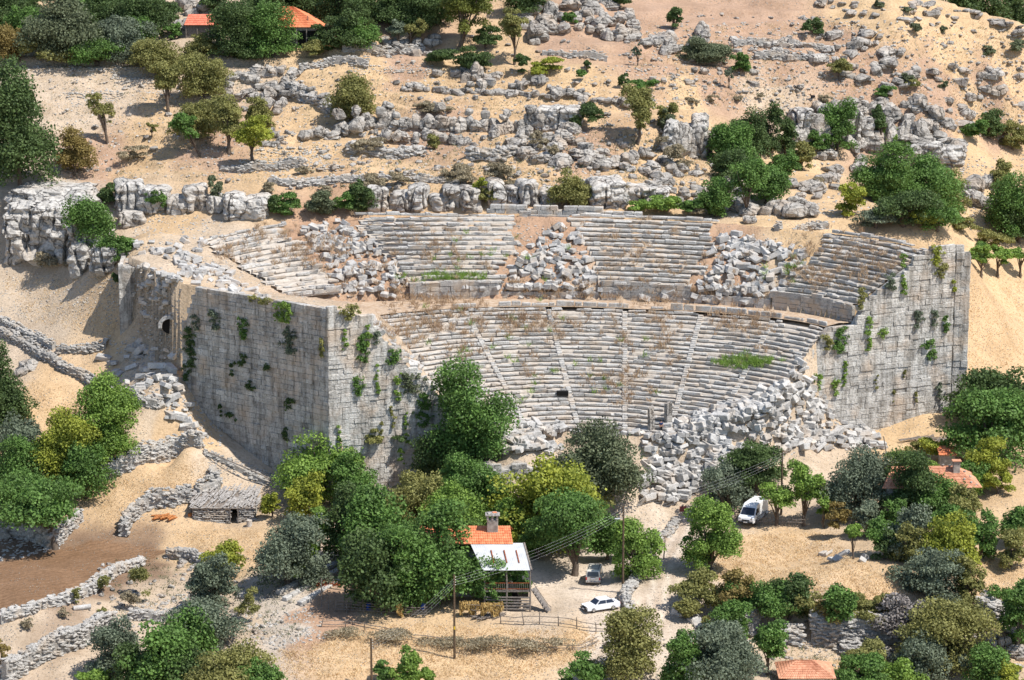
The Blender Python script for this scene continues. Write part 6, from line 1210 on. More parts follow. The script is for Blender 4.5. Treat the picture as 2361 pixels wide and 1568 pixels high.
# ---- right house
RP = hit(2222, 1185); rh = empty('village_house', RP, 'old house with orange roof and stones on its tiles behind trees at right', 'house')
def rm(f, name, mat, par=None): m = MB(); f(m); return m.build(name, M[mat], par or rh)
rm(lambda m: m.box((-4.2, 3.6, 1.5), (10.6, 6.0, 3.4), b=.03), 'wall', 'plaster'); rm(lambda m: [m.box((.2+.3*k, .52, 1.6), (.28, .07, 3.0), b=.01, tone=RS.rand()) for k in range(4)], 'plank_wall', 'plank')
roof_courses('tiled_roof', (-10.2, -.2, 3.2), (2.1, -.2, 3.3), (-8.6, 3.6, 5.0), (-.9, 3.6, 5.1), 8, M['tile2'], rh); roof_courses('tiled_roof', (2.1, -.2, 3.3), (2.0, 7.4, 3.2), (-.9, 3.55, 5.1), (-.95, 3.65, 5.1), 7, M['tile2'], rh); roof_courses('tiled_roof', (2.0, 7.4, 3.2), (-10.2, 7.4, 3.2), (-.9, 3.65, 5.1), (-8.6, 3.65, 5.0), 8, M['tile2'], rh)
c_ = rm(lambda m: m.box((-.7, 2.6, 5.2), (.85, .7, 1.6), b=.04), 'chimney', 'plaster'); rm(lambda m: m.box((-.7, 2.6, 6.06), (1.15, .95, .12), b=.03), 'chimney_cap', 'tile2', c_)
for k, (x, y, z) in enumerate([(.9, .6, 3.82), (.1, 1.2, 4.06), (1.0, 2.2, 4.15), (-.3, .3, 3.62), (.4, 2.9, 4.6), (-1.4, 3.3, 5.2), (-2.2, 3.5, 5.25), (1.5, .4, 3.55)]):
    o = link('roof_stone', BOUL[k % 6], None, (RP[0]+x, RP[1]+y, RP[2]+z), (0, 0, k), (.42, .36, .3)); tag(o, 'pale stone weighing down the tiles of the right house', 'stone', 'stones on the right house roof')
RC2 = hit(2185, 1078); rs_ = empty('outhouse', RC2, 'tiny tiled outhouse roof peeking out behind the right house', 'shed'); m = MB(); m.box((0, 1, .8), (1.9, 1.8, 1.7), b=.03); m.build('wall', M['plaster'], rs_); roof_courses('tiled_roof', (-1.2, -.1, 1.6), (1.2, -.1, 1.6), (-1.2, 2.1, 2.3), (1.2, 2.1, 2.3), 4, M['tile'], rs_)
# ---- houses on the hillside
BP = hit(468, 90); bn = empty('barn', BP, 'low barn with red orange roof at the top left', 'barn'); m = MB(); m.box((-.2, 2, 1.2), (5.2, 3.6, 2.5), b=.03); m.build('wall', M['plank'], bn); roof_courses('tiled_roof', (-3.0, -.3, 2.2), (3.0, -.3, 2.2), (-2.6, 3.2, 3.6), (3.0, 3.2, 3.6), 5, M['tile3'], bn)
m = MB(); [m.tube([(x, -.1, -.2), (x, -.1, 2.3)], .08) for x in (-2.7, -.9, .9, 2.7)]; m.build('post', M['wood'], bn)
HH = hit(690, 118); h2 = empty('hillside_house', HH, 'house with orange hipped roof behind the bright fig at the top', 'house'); m = MB(); m.box((-1.5, 3.4, 1.9), (8.6, 5.6, 4.0), b=.03); m.build('wall', M['plaster'], h2)
roof_courses('tiled_roof', (-7.0, -.2, 3.7), (3.9, -.2, 3.7), (-3.4, 3.6, 6.6), (-1.2, 3.6, 6.6), 9, M['tile'], h2); roof_courses('tiled_roof', (3.9, -.2, 3.7), (3.9, 7.2, 3.7), (-1.2, 3.55, 6.6), (-1.2, 3.65, 6.6), 8, M['tile'], h2); roof_courses('tiled_roof', (3.9, 7.2, 3.7), (-7, 7.2, 3.7), (-1.2, 3.65, 6.6), (-3.4, 3.65, 6.6), 8, M['tile'], h2)
roof_courses('tiled_roof', (1.6, -1.6, .9), (5.2, -1.6, .9), (1.6, .4, 1.9), (4.6, .4, 1.9), 3, M['tile'], h2); m = MB(); m.box((1.2, .5, 1.9), (2.8, .1, 2.4), b=.01); m.build('veranda_shade', M['dark'], h2); m = MB(); [m.tube([(x, -.1, -.2), (x, -.1, 3.7)], .09) for x in (-.4, 1.2, 2.9, 3.7)]; m.build('veranda_posts', M['wood'], h2)  # flat black panel on the wall paints the shade inside the veranda
# ---- bottom house roof
BH = hit(1862, 1600); h3 = empty('tiled_hut', BH, 'old hut with sagging orange tile roof at the bottom edge', 'hut'); m = MB(); m.box((0, 2.2, .9), (4.4, 4.0, 2.0), b=.04); m.build('wall', M['dry'], h3)
roof_courses('tiled_roof', (-3.2, -.5, 1.7), (3.0, -.5, 1.7), (-1.0, 2.2, 2.9), (.6, 2.2, 2.9), 8, M['tile2'], h3); roof_courses('tiled_roof', (3.0, -.5, 1.7), (3.0, 5.0, 1.7), (.6, 2.2, 2.9), (.6, 2.3, 2.9), 8, M['tile2'], h3); roof_courses('tiled_roof', (-3.2, 5.0, 1.7), (-3.2, -.5, 1.7), (-1.0, 2.3, 2.9), (-1.0, 2.2, 2.9), 8, M['tile2'], h3); roof_courses('tiled_roof', (3.0, 5.0, 1.7), (-3.2, 5, 1.7), (.6, 2.3, 2.9), (-1, 2.3, 2.9), 8, M['tile2'], h3)
# ---- stone shed with plank-shingle roof
SP = hit(520, 1208); sh = empty('stone_shed', SP, 'small dry stone shed with grey split shingle roof and dark doorway', 'shed')
def stonebox(x0, x1, y0, y1, h, gap=None):
    it = []; rs7 = np.random.RandomState(4)
    for (ax, fx) in (('f', y0), ('l', x0), ('r', x1)):
        L = (x1-x0) if ax == 'f' else (y1-y0); 
        for z in np.arange(.1, h, .24):
            s = 0
            while s < L:
                l = rs7.uniform(.28, .65); q = s+l/2; s += l
                if ax == 'f':
                    X_ = x0+q
                    if gap and gap[0] < X_ < gap[1] and z < gap[2]: continue
                    P = (X_, y0+rs7.normal(0, .03), z+rs7.normal(0, .02)); r = 0
                else: P = (fx+rs7.normal(0, .03), y0+q, z); r = PI/2
                it.append((P, (l*1.1, .42, .27), (rs7.normal(0, .06), rs7.normal(0, .06), r)))
    return merge_low(it, 'stone_wall', M['dry'], sh)
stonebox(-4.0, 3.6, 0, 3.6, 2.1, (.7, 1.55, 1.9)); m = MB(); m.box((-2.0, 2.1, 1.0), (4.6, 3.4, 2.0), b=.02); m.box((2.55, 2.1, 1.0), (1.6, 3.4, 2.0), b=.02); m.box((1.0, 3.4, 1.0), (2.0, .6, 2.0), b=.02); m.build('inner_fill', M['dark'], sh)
m = MB(); rs8 = np.random.RandomState(6)
for _ in range(260):
    x = rs8.uniform(-4.6, 4.0); t = rs8.rand(); y = -.5+t*4.6; z = 2.05+t*1.25+rs8.uniform(0, .16); l = rs8.uniform(.7, 1.5); m.beam((x, y, z), (x+l*.32, y+l*.9, z+l*.25+rs8.normal(0, .03)), rs8.uniform(.12, .24), .05, .01)
m.build('shingle_roof', M['slate'], sh); m = MB(); m.box((-.3, 1.9, 2.55), (8.4, 4.5, .12), b=.02, rx=.26); m.build('roof_deck', M['wood'], sh); m = MB(); m.beam((.62, -.2, 0), (.62, -.2, 2.0), .12, .12); m.beam((1.62, -.2, 0), (1.62, -.2, 2.0), .12, .12); m.build('door_frame', M['plank'], sh)
P = hit(575, 1213); m = MB(); m.tube([(0, 0, -.1), (0, 0, .75)], .36, 14); tag(m.build('column_drum', M['block'], None, False, P), 'white stump of a column by the shed corner', 'column stump')
P = hit(68*1.0, 1436); P = hit(190, 1405); m = MB(); m.tube([(-1.0, -.5, .25), (.9, .4, .25)], .3, 14); tag(m.build('column_shaft', M['block'], None, False, P), 'broken round column lying on the bank at lower left', 'column')
def logs(name, label, u, v, n, L, r, mat, spread, upright=False, group=None):
    P = hit(u, v); m = MB(); rs9 = np.random.RandomState(int(u))
    for i in range(n):
        x, y = rs9.uniform(-spread, spread), rs9.uniform(-.4, .4); z = r+rs9.rand()*r*2.5
        if upright: m.tube([(x, y, 0), (x+rs9.normal(0, .05), y, L)], r, 8, tone=rs9.rand())
        else: a = rs9.normal(.5, .35); m.tube([(x-math.cos(a)*L/2, y-math.sin(a)*L/2, z), (x+math.cos(a)*L/2, y+math.sin(a)*L/2, z+rs9.uniform(0, .25))], r, 7, tone=rs9.rand())
    tag(m.build(name, M[mat], None, False, P), label, 'woodpile', group)
logs('wood_pile', 'pile of split orange logs below the curved wall', 380, 1198, 26, 1.1, .10, 'firewood', 1.2); logs('wood_pile', 'sawn orange log rounds beside the shed', 455, 1192, 12, .4, .2, 'firewood', 1.0, True); logs('wood_pile', 'heap of brown branches by the yard stone heap', 765, 1350, 30, 2.2, .05, 'rust', 1.5)
logs('branch_heap', 'heap of grey branches under the hay rack', 1125, 1425, 26, 2.2, .05, 'wood', 1.4); logs('branch_heap', 'pile of bare branches below the end wall corner', 2140, 1015, 34, 3.4, .05, 'wood', 2.6)
P = hit(480, 1062); Pb = hit(640, 1125); m = MB(); m.tube([(0, 0, 1.0), tuple((np.array(Pb)-np.array(P))*.5+np.array([0, 0, .9])), tuple(np.array(Pb)-np.array(P)+np.array([0, 0, .7]))], .09); tag(m.build('long_pole', M['wood'], None, False, P), 'long grey pole laid along the bank by the flank wall', 'pole')
for (u, v, u2, v2, h, lab) in [(2050, 1085, 2035, 1010, 0, 'leaning dark post before the right end wall'), (2038, 1280, 2052, 1222, 0, 'leaning grey post below the right house'), (2122, 1290, 2130, 1216, 0, 'upright grey pole before the yellow green olive'), (2210, 1215, 2214, 1160, 0, 'thin post right of the right house'), (2240, 1125, 2241, 1080, 0, 'post in the vine row behind the right house'), (1530, 1290, 1533, 1245, 0, 'post in the wall beside the upper track'), (1487, 1320, 1486, 1265, 0, 'grey post behind the street lamp'), (742, 1400, 742, 1335, 0, 'forked post at the left end of the yard fence'), (887, 1408, 886, 1330, 0, 'thin tall post in the yard fence'), (710, 110, 711, 40, 0, 'pole before the hillside house')]:
    P = hit(u, v); k = ppm(P); H = abs(v-v2)/k/.96; m = MB(); m.tube([(0, 0, -.3), ((u2-u)/k, 0, H)], [.09, .07], 7); tag(m.build('wooden_post', M['wood'], None, False, P), lab, 'post')
# ---- poles, street lamp, wires
def upole(name, label, u, vb, vt, mat='pole', r=.13):
    P = hit(u, vb); H = (vb-vt)/ppm(P)/.955; root = empty(name, P, label, 'pole'); m = MB(); m.tube([(0, 0, -.4), (0, 0, H)], [r*1.15, r*.8], 10); m.build('shaft', M[mat], root); return root, P, H
l1, LP, LH = upole('street_lamp', 'tall wooden pole with small street lamp beside the yard', 1436, 1366, 1170)
m = MB(); m.tube([(0, -.05, LH-1.6), (-.35, -.1, LH-1.35), (-.55, -.12, LH-1.4)], .035, 6); m.build('lamp_arm', M['chrome'], l1); m = MB(); m.box((-.72, -.14, LH-1.48), (.62, .22, .13), 0, .05); m.build('lamp_head', M['metal'], l1)
l2, P2_, H2 = upole('utility_pole', 'dark utility pole with yellow plate in front of the hay rack', 1048, 1522, 1330); m = MB(); m.box((.02, -.14, 3.6), (.16, .03, .34), b=.005); m.build('yellow_plate', M['yellow'], l2)
l3, P3_, H3 = upole('utility_pole', 'shorter utility pole cut by the bottom edge', 857, 1590, 1472); l4, P4_, H4 = upole('utility_pole', 'dark pole behind the small trees by the white van', 1801, 1190, 1045)
for r_, H_ in ((l1, LH), (l2, H2), (l3, H3), (l4, H4)):
    m = MB(); [m.box((x, 0, H_-.25-.3*k), (.09, .12, .12), b=.03) for k in range(4) for x in (.14,)]; m.build('insulators', M['cream'], r_)
def wire(Pa, Ha, Pb, Hb, k, sag):
    a = np.array([Pa[0]+.14, Pa[1], Pa[2]+Ha-.25-.3*k]); b = np.array([Pb[0]+.14, Pb[1], Pb[2]+Hb-.25-.3*k]); t = np.linspace(0, 1, 14)[:, None]; pts = a*(1-t)+b*t; pts[:, 2] -= (4*sag*t*(1-t))[:, 0]
    m = MB(); m.tube(pts-a, .005, 4); o = m.build('overhead_wire', M['metal'], None, False, tuple(a)); return o
for k in range(4):
    for (Pa, Ha, Pb, Hb, g) in ((P2_, H2, LP, LH, 'wires between the utility pole and the street lamp'), (LP, LH, P4_, H4, 'wires between the street lamp and the van pole'), (P3_, H3, P2_, H2, 'wires between the two front utility poles')):
        tag(wire(Pa, Ha, Pb, Hb, k, .6+.08*k), 'thin grey overhead wire, one of four strung '+g[6:], 'wire', g)
# ---- fences
def stakes(name, label, pts, h, gap, mat='wood', rail=True, lean=.12, cat='fence', r=.035):
    W = np.array([hit(*p) for p in pts]); d = np.r_[0, np.cumsum(np.linalg.norm(np.diff(W[:, :2], axis=0), axis=1))]; L = d[-1]; root = empty(name, tuple(W[0]), label, cat); m = MB(); rs3 = np.random.RandomState(int(pts[0][0])); m2 = MB()
    g = lambda x: np.array([np.interp(x, d, W[:, 0]), np.interp(x, d, W[:, 1]), float(hz(np.interp(x, d, W[:, 0]), np.interp(x, d, W[:, 1])))])-W[0]
    x = 0
    while x < L: b = g(x); hh = h*rs3.uniform(.75, 1.2); m.tube([b-np.array([0, 0, .2]), b+np.array([rs3.normal(0, lean)*hh, rs3.normal(0, lean)*hh*.6, hh])], [r, r*.7], 5, tone=rs3.rand()); x += gap*rs3.uniform(.7, 1.3)
    m.build('stakes' if gap < 1 else 'posts', M[mat], root)
    if rail:
        for rr in rail if isinstance(rail, (list, tuple)) else (.4, .75):
            m2 = MB(); m2.tube([g(q)+np.array([0, -.06, h*rr+rs3.normal(0, .05)]) for q in np.arange(0, L, 1.6)]+[g(L)+np.array([0, -.06, h*rr])], .045, 6); m2.build('rail', M[mat], root)
    return root
stakes('stake_fence', 'fence of thin upright stakes in front of the white van', [(1695, 1208), (1740, 1214), (1800, 1212), (1860, 1216)], 1.35, .2); stakes('stake_fence', 'dark short stake fence at the track gate', [(1584, 1300), (1605, 1305), (1640, 1308)], 1.2, .18); stakes('stake_fence', 'stakes on the wall under the right end of the hedge', [(1830, 1478), (1880, 1486), (2050, 1492)], 1.1, .9, rail=False)
stakes('rail_fence', 'weathered rail fence at the far side of the yard', [(775, 1412), (830, 1416), (900, 1420), (985, 1424)], 1.5, 1.9, rail=(.25, .45, .65, .85), r=.07, lean=.04); stakes('rail_fence', 'crooked rail fence between the yard and the lower field', [(1155, 1440), (1260, 1442), (1345, 1456), (1440, 1462)], 1.25, 2.4, rail=(.3, .8), r=.07, lean=.08); stakes('rail_fence', 'low crooked branch fence left of the yellow plate pole', [(740, 1448), (800, 1445), (870, 1462), (950, 1478)], 1.0, 2.2, rail=(.4, .8), r=.06, lean=.15)
stakes('rail_fence', 'long low branch fence across the lower field', [(950, 1478), (1060, 1490), (1200, 1495), (1345, 1502), (1380, 1480)], .8, 2.6, rail=(.3, .85), r=.05, lean=.1)
for (u, vt, vb, w, i) in [(900, 1452, 1482, 120, 0), (1010, 1462, 1492, 110, 0), (1120, 1468, 1500, 120, 0), (1240, 1472, 1505, 130, 0), (800, 1450, 1472, 90, 0)]: S('dead_hedge', 'dry brushwood heaped along the branch fence', u, vt, vb, w, 'dryb', dens=.3, ls=.2, depth=.25, group='brushwood along the branch fence')
stakes('grape_rack', 'pole rack with dark poles at the left yard end', [(758, 1405), (775, 1408), (850, 1412)], 2.6, 2.2, rail=(.97,), r=.08, lean=.02, cat='rack')
rk = stakes('hay_rack', 'wooden rack beside the house', [(1062, 1424), (1100, 1426), (1160, 1428)], 1.6, 1.2, rail=(.6, .95), r=.06, lean=.03, cat='rack')
def hay(u0, u1, vb, h0, h1, label):
    P = hit((u0+u1)/2, vb); w_ = (u1-u0)/ppm(P)/2; rsh = np.random.RandomState(int(u0)); n_ = 1500; x = rsh.uniform(-w_, w_, n_); y = rsh.normal(-.1, .22, n_); z = h1-rsh.rand(n_)*(h1-h0)*(.75+.25*np.sin(x*4)); b0 = np.stack([x, y, z], 1); d = rsh.normal(0, .07, (n_, 3)); d[:, 2] = -rsh.uniform(.2, .45, n_); sd = np.cross(d, rsh.normal(0, 1, (n_, 3))); sd /= np.linalg.norm(sd, axis=1, keepdims=True)/.05
    V = np.stack([b0-sd, b0+sd, b0+d+sd*.5, b0+d-sd*.5], 1).reshape(-1, 3); tag(link('hay_bundle', mesh_np('hay_bundle', V, np.arange(n_*4).reshape(-1, 4), None, M['hay'], None), None, P), label, 'hay', 'hay hung out to dry')
hay(1060, 1104, 1422, .35, 1.75, 'wide yellow hay bundle hanging on the left of the rack'); hay(1108, 1160, 1424, .25, 1.8, 'yellow hay bundle on the rack nearest the house'); hay(915, 928, 1424, .2, 1.7, 'narrow hay bundle hanging on the yard fence')
for (u, v, nm, lab, mt) in [(975, 1408, 'blue_barrel', 'blue plastic barrel in the shade behind the yard fence', 'blue'), (850, 1408, 'blue_barrel', 'dark blue barrel behind the left part of the fence', 'blue')]:
    P = hit(u, v); m = MB(); m.tube([(0, 0, 0), (0, 0, .1), (0, 0, .8), (0, 0, .9)], [.27, .3, .3, .26], 14); tag(m.build(nm, M[mt], None, True, P), lab, 'barrel')
P = hit(1572, 1203); sg = empty('sign_board', P, 'small maroon sign board on a post beside the upper track', 'sign'); m = MB(); m.box((0, 0, 1.0), (.08, .08, 2.0)); m.build('post', M['wood'], sg); m = MB(); m.box((.1, -.08, 1.55), (.85, .05, .7), .2, .01); m.build('board', M['sign'], sg)
# terraced stone benches beside the yard (old seat blocks)
for i, (a, b) in enumerate([((640, 1372), (800, 1292)), ((655, 1388), (812, 1305)), ((690, 1398), (820, 1322))]):
    PA_, PB_ = np.array(hit(*a)), np.array(hit(*b)); m = MB(); n_ = 11
    for k in range(n_): q0 = PA_+(PB_-PA_)*(k+.04)/n_-PA_; q1 = PA_+(PB_-PA_)*(k+.96)/n_-PA_; m.beam(q0+np.array([0, 0, .25]), q1+np.array([0, 0, .25]), .75, .5, .06, tone=.5+RS.normal(0, .12))
    tag(m.build('stone_kerb', M['block'], None, False, tuple(PA_)), ['row of long pale stones farthest from the yard fence', 'middle row of long pale stones left of the yard', 'row of long pale stones nearest the yard fence'][i], 'stone row', 'rows of long pale stones left of the yard')
# ---- stone pillars
for (u, vt, vb, lab, s_) in [(1500, 937, 1000, 'left of the two upright stone pillars on the rubble', 7), (1541, 930, 985, 'right and taller looking upright stone pillar on the rubble', 9)]:
    P = hit(u, vb); k = ppm(P); H = (vb-vt)/k/.97; w_ = .82; Cn = corners((0, 0, H/2-.2), (w_/2, 0, 0), (0, .32, 0), (0, 0, H/2+.2)); Cn = Cn+np.random.RandomState(s_).normal(0, .07, Cn.shape); Cn[0, 4:, 2] -= [.3, 0, .3, 0]; V, Q, T_ = chamfer(Cn, .06, .02); tag(link('stone_pillar', mesh_np('stone_pillar', V, Q, T_, M['boulder'], np.full(len(V), .5)), None, P, (0, 0, .5)), lab, 'pillar')
# ---- low wall of the stage building
SA, SB = np.array(un(1115, 1110, -6.2)), np.array(un(1262, 1118, -6.4)); SA = np.array([SA[0], 352.2]); SB = np.array([SB[0]+1.0, 352.8])
zt_ = lambda x: -.9+.35*math.sin(x*1.7)
sw = coursed('stage_wall', SA, SB, lambda x: -7.5, zt_, (.05, -1), 55, False, hc=(.5, .8), lc=(.8, 1.6), tone=.45, thick=.8, t1=2.2); tag(sw, 'low wall of squared blocks behind the walnut trees below the seats', 'wall')
# ---- broken outer wall at the left
FA = un(284, 600, 17.3); FB = un(324, 605, 16.8); FA = (FA[0]-.4, FA[1]-2.2); FB = (FB[0], FB[1]-2.2)
fw = coursed('broken_wall', FA, FB, lambda x: 6.5, lambda x: 17.2-.35*x, (.15, -1), 56, False, hc=(.6, .95), lc=(.9, 2.0), tone=.5, thick=.9, t1=2.2, dj=.08); tag(fw, 'tall narrow stump of broken outer wall left of the flank wall', 'wall')
FC = (FA[0]-.6, FA[1]+9); fs = coursed('broken_wall', FC, FA, lambda x: 8.5, lambda x: 16.8, (-1, -.12), 57, False, hc=(.6, .95), tone=.5, t1=1.6); tag(fs, 'shaded side of the broken outer wall with ivy on top', 'wall')
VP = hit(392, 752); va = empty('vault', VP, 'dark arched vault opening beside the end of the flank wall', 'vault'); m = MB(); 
for k in range(9): a = PI*k/8; m.hexa(corners((1.25*math.cos(a), -.3, 1.25*math.sin(a)), (.26*-math.sin(a), 0, .26*math.cos(a)), (0, .5, 0), (.25*math.cos(a), 0, .25*math.sin(a))), .04, .02, .5+RS.normal(0, .1))
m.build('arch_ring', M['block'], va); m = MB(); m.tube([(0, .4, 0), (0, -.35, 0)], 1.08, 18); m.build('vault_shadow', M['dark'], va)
# ---------------------------------------------------------------- vehicles
def car_body(name, prof, half, mat, parent, tumble=.0, zt=None):
    """side profile [(y,z)] extruded over the width, tapering in above the belt line"""
    P = np.array(prof, float); n_ = len(P); V = []; zb = zt or 1e9
    for s in (-1, -.93, .93, 1):
        for (y, z) in P: sh = tumble*max(0, z-zb); ins = .04 if abs(s) == 1 else 0; V.append((s*(half-sh), y*(1-.0*ins), z if abs(s) < 1 else z-.0))
    V = np.array(V)
    for b_ in (0, 3): c = P.mean(0); V[b_*n_:(b_+1)*n_, 1] = c[0]+(V[b_*n_:(b_+1)*n_, 1]-c[0])*.985; V[b_*n_:(b_+1)*n_, 2] = c[1]+(V[b_*n_:(b_+1)*n_, 2]-c[1])*.965
    Q = []
    for b_ in range(3):
        for k in range(n_): k2 = (k+1) % n_; Q.append([b_*n_+k, b_*n_+k2, (b_+1)*n_+k2, (b_+1)*n_+k])
    bm = bmesh.new(); vs = [bm.verts.new(v) for v in V]
    for q in Q: bm.faces.new([vs[i] for i in q])
    bm.faces.new([vs[i] for i in range(n_)]); bm.faces.new([vs[3*n_+i] for i in range(n_-1, -1, -1)]); bmesh.ops.recalc_face_normals(bm, faces=bm.faces)
    bmesh.ops.triangulate(bm, faces=[f for f in bm.faces if len(f.verts) > 4]); me = bpy.data.meshes.new(name); bm.to_mesh(me); bm.free(); me.materials.append(mat); return link(name, me, parent)
def quadp(name, pts, mat, parent, t=.02):
    m = MB(); P = np.array(pts, float); n3 = np.cross(P[1]-P[0], P[2]-P[0]); n3 /= np.linalg.norm(n3); m.prism(P-n3*t/2, n3*t); return m.build(name, mat, parent)
def wheels(root, half, ys, r=.31):
    for y in ys:
        for s in (-1, 1):
            m = MB(); m.tube([(s*(half-.2), y, r), (s*(half-.01), y, r)], r, 18); w_ = m.build('wheel', M['black'], root, False); m = MB(); m.tube([(s*(half-.02), y, r), (s*(half+.01), y, r)], r*.55, 12); m.build('hub_cap', M['chrome'], w_)
def heading(fx, fy): return math.atan2(-fx, fy)       # local +y points along the front direction
# saloon: front at +y
P = hit(1385, 1408); car = empty('saloon_car', P, 'old white saloon car parked in the yard beside the airy tree', 'car', None, heading(-.90, -.44)); h_ = .82; Wm = M['whitepaint']
low_p = [(2.12, .32), (2.16, .55), (2.12, .78), (.95, .92), (.2, .95), (-1.1, .95), (-1.75, .93), (-2.1, .88), (-2.16, .6), (-2.1, .32), (-1.55, .28), (1.5, .28)]
car_body('body', low_p, h_, Wm, car); car_body('cabin', [(.98, .9), (.42, 1.36), (.2, 1.40), (-.75, 1.40), (-1.0, 1.36), (-1.62, .9)], h_-.05, Wm, car, .28, .9)
quadp('windscreen', [(-.68, 1.0, .93), (.68, 1.0, .93), (.56, .50, 1.33), (-.56, .50, 1.33)], M['glass'], car, .05); quadp('rear_window', [(-.62, -1.60, .97), (.62, -1.60, .97), (.54, -1.06, 1.33), (-.54, -1.06, 1.33)], M['glass'], car, .05)
for s in (-1, 1):
    quadp('side_window', [(s*.775, .80, .97), (s*.775, -.28, .97), (s*.66, -.28, 1.33), (s*.66, .40, 1.33)], M['glass'], car, .05); quadp('side_window', [(s*.775, -.36, .97), (s*.775, -1.36, .97), (s*.66, -1.02, 1.33), (s*.66, -.36, 1.33)], M['glass'], car, .05)
    m = MB(); m.box((s*.6, 2.15, .66), (.3, .06, .2), b=.02); m.build('headlight', M['chrome'], car); m = MB(); m.box((s*.62, -2.15, .72), (.3, .06, .18), b=.02); m.build('tail_light', M['red'], car)
m = MB(); m.box((0, 2.16, .64), (.86, .05, .2), b=.01); m.build('grille', M['black'], car)
for y in (2.2, -2.2): m = MB(); m.box((0, y, .44), (1.6, .12, .13), b=.03); m.build('bumper', M['black'], car)
m = MB(); m.box((0, 2.27, .45), (.5, .02, .12), b=.004); m.build('number_plate', M['plate'], car); wheels(car, h_+.01, (1.32, -1.22), .30)
# minibus seen from behind: front at +y points away
P = hit(1371, 1340); vn = empty('minibus', P, 'small cream minibus parked in the shade under the round green tree', 'minibus', None, heading(.12, .99))
car_body('body', [(2.1, .35), (2.15, .75), (1.75, 1.0), (1.1, 1.72), (.8, 1.82), (-1.75, 1.82), (-2.0, 1.74), (-2.16, 1.0), (-2.16, .35)], .86, M['cream'], vn, .12, 1.0)
quadp('rear_window', [(-.68, -2.16, 1.12), (.68, -2.16, 1.12), (.62, -2.05, 1.66), (-.62, -2.05, 1.66)], M['glass'], vn, .06)
for s in (-1, 1):
    m = MB(); m.box((s*.78, -2.13, .86), (.16, .1, .36), b=.02); m.build('tail_light', M['red'], vn)
    quadp('side_window', [(s*.855, -1.8, 1.12), (s*.855, .6, 1.12), (s*.79, .6, 1.62), (s*.79, -1.8, 1.62)], M['glass'], vn, .06)
m = MB(); m.box((0, -2.2, .45), (1.7, .14, .2), b=.04); m.build('bumper', M['plaster'], vn); m = MB(); m.box((0, -2.19, .88), (.52, .02, .2), b=.004); m.build('number_plate', M['plate'], vn); m = MB(); m.box((0, -2.18, 1.03), (.62, .03, .05), b=.01); m.build('plate_handle', M['black'], vn)
m = MB(); [m.beam((s*.6, -1.7, 1.92), (s*.6, .6, 1.92), .05, .05) for s in (-1, 1)]; [m.beam((-.62, y, 1.92), (.62, y, 1.92), .04, .04) for y in (-1.6, -.8, 0, .5)]; m.build('roof_rack', M['black'], vn); wheels(vn, .87, (1.3, -1.35), .31)
# tall white van, front towards the camera
P = hit(1737, 1200); tv = empty('delivery_van', P, 'tall white delivery van parked behind the stake fence', 'van', None, heading(-.42, -.90))
car_body('body', [(2.75, .38), (2.8, .75), (2.7, 1.02), (2.1, 1.28), (1.45, 2.05), (1.1, 2.38), (.8, 2.46), (-2.5, 2.46), (-2.7, 2.38), (-2.75, .4), (-1.6, .34), (1.6, .34)], 1.0, M['whitepaint'], tv, .09, 1.2)
quadp('windscreen', [(-.86, 2.16, 1.32), (.86, 2.16, 1.32), (.78, 1.52, 2.02), (-.78, 1.52, 2.02)], M['glass'], tv, .08)
for s in (-1, 1): quadp('side_window', [(s*.985, 1.85, 1.36), (s*.985, .75, 1.36), (s*.93, .75, 1.92), (s*.93, 1.50, 1.92)], M['glass'], tv, .06); m = MB(); m.box((s*.78, 2.72, .92), (.3, .14, .22), b=.04); m.build('headlight', M['chrome'], tv); m = MB(); m.box((s*1.13, 1.95, 1.45), (.2, .1, .34), b=.03); m.build('wing_mirror', M['black'], tv)
m = MB(); m.box((0, 2.8, .72), (1.0, .08, .18), b=.02); m.build('grille', M['black'], tv); m = MB(); m.box((0, 2.82, .46), (1.9, .14, .2), b=.04); m.build('bumper', M['black'], tv); m = MB(); m.box((0, 2.9, .5), (.5, .02, .12), b=.004); m.build('number_plate', M['plate'], tv); wheels(tv, 1.01, (1.75, -1.6), .36)
m = MB(); [m.box((s*1.003, -.4, .85), (.03, 3.8, .08), b=.01) for s in (-1, 1)]; m.build('side_strip', M['plaster'], tv)
# ---------------------------------------------------------------- person and goat
def skin(name, verts, edges, radii, mat, parent, lev=1, root=0):
    me = bpy.data.meshes.new(name); me.from_pydata(verts, edges, []); o = link(name, me, None); md = o.modifiers.new('s', 'SKIN'); me.skin_vertices or None
    for i, r in enumerate(radii): me.skin_vertices[0].data[i].radius = (r, r) if not isinstance(r, tuple) else r
    me.skin_vertices[0].data[root].use_root = True; sb = o.modifiers.new('b', 'SUBSURF'); sb.levels = lev; sb.render_levels = lev
    dg = bpy.context.evaluated_depsgraph_get(); me2 = bpy.data.meshes.new_from_object(o.evaluated_get(dg)); bpy.data.objects.remove(o); me2.materials.clear(); me2.materials.append(mat); me2.shade_smooth(); return link(name, me2, parent)
P = hit(1524, 1000); pe = empty('person', P, 'person in navy top with dark hair standing between the two pillars', 'person', None, .3)
bv = [(0, 0, .95), (0, 0, 1.15), (0, 0, 1.38), (0, 0, 1.47), (0, -.01, 1.56), (0, -.01, 1.68)]; be = [(0, 1), (1, 2), (2, 3), (3, 4), (4, 5)]; br = [(.15, .11), (.14, .10), (.16, .11), .055, .085, .07]
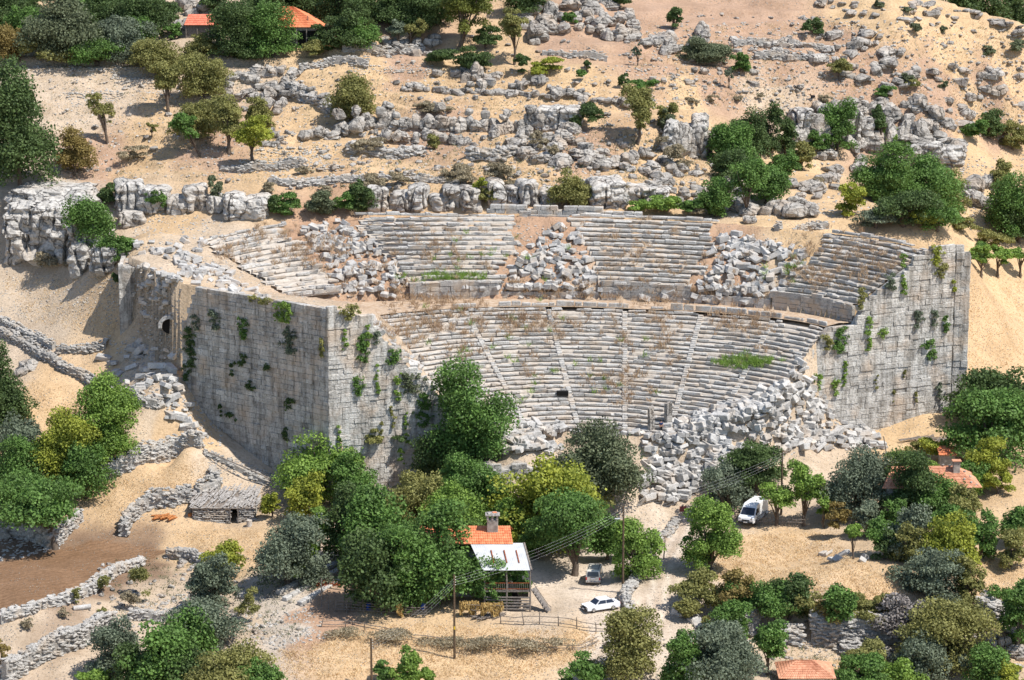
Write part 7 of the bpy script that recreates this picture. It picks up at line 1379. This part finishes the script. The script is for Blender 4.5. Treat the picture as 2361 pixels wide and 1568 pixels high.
for s in (-1, 1):
    i = len(bv); bv += [(s*.19, 0, 1.40), (s*.25, .02, 1.12), (s*.22, -.12, .92), (s*.2, -.2, .88)]; be += [(2, i), (i, i+1), (i+1, i+2), (i+2, i+3)]; br += [.06, .045, .035, .03]
    for kf, (dx, dz) in enumerate([(-.03, .012), (-.01, .014), (.01, .01), (.03, .0), (.04, .03)]): j = len(bv); bv += [(s*.2+dx, -.245, .87+dz), (s*.2+dx*1.1, -.275-.008*(2-abs(kf-2)), .845+dz)]; be += [(i+3, j), (j, j+1)]; br += [.010, .008]
    i = len(bv); bv += [(s*.1, 0, .88), (s*.11, -.02, .48), (s*.11, 0, .09), (s*.12, -.14, .04)]; be += [(0, i), (i, i+1), (i+1, i+2), (i+2, i+3)]; br += [.095, .06, .042, .04]
skin('body', bv, be, br, M['skin'], pe)
skin('shirt', [(0, 0, .98), (0, 0, 1.15), (0, 0, 1.40), (-.19, 0, 1.40), (-.25, .02, 1.14), (.19, 0, 1.40), (.25, .02, 1.14)], [(0, 1), (1, 2), (2, 3), (3, 4), (2, 5), (5, 6)], [(.175, .13), (.165, .12), (.175, .125), .075, .065, .075, .065], M['navy'], pe)
skin('trousers', [(0, 0, .98), (-.1, 0, .84), (-.11, -.02, .48), (-.11, 0, .12), (.1, 0, .84), (.11, -.02, .48), (.11, 0, .12)], [(0, 1), (1, 2), (2, 3), (0, 4), (4, 5), (5, 6)], [(.17, .125), .115, .08, .065, .115, .08, .065], M['trouser'], pe)
m = MB(); bm = bmesh.new(); bmesh.ops.create_icosphere(bm, subdivisions=2, radius=.108); V = np.array([v.co[:] for v in bm.verts])*[1, 1.1, 1.05]+[0, .02, 1.645]; F = [[x.index for x in f.verts] for f in bm.faces]; bm.free(); m.add(V, None, F); m.build('hair', M['hair'], pe, True)
P = hit(1874, 234); gt = empty('goat', P, 'small black goat standing on the terrace above the cliff', 'goat', None, 2.2)
gv = [(0, -.35, .55), (0, 0, .56), (0, .3, .60), (0, .48, .78), (0, .58, .90), (0, .72, .82), (0, -.5, .62)]; ge = [(0, 1), (1, 2), (2, 3), (3, 4), (4, 5), (0, 6)]; gr = [(.14, .17), (.16, .2), (.13, .19), .08, .075, .045, .03]
for s in (-1, 1):
    i = len(gv); gv += [(s*.09, .28, .42), (s*.09, .30, .22), (s*.09, .28, .02)]; ge += [(2, i), (i, i+1), (i+1, i+2)]; gr += [.06, .035, .03]
    i = len(gv); gv += [(s*.1, -.32, .42), (s*.1, -.44, .24), (s*.1, -.38, .02)]; ge += [(0, i), (i, i+1), (i+1, i+2)]; gr += [.07, .035, .03]
    i = len(gv); gv += [(s*.06, .54, .98), (s*.09, .46, 1.08)]; ge += [(4, i), (i, i+1)]; gr += [.02, .012]
skin('body', gv, ge, gr, M['goat'], gt, root=1)
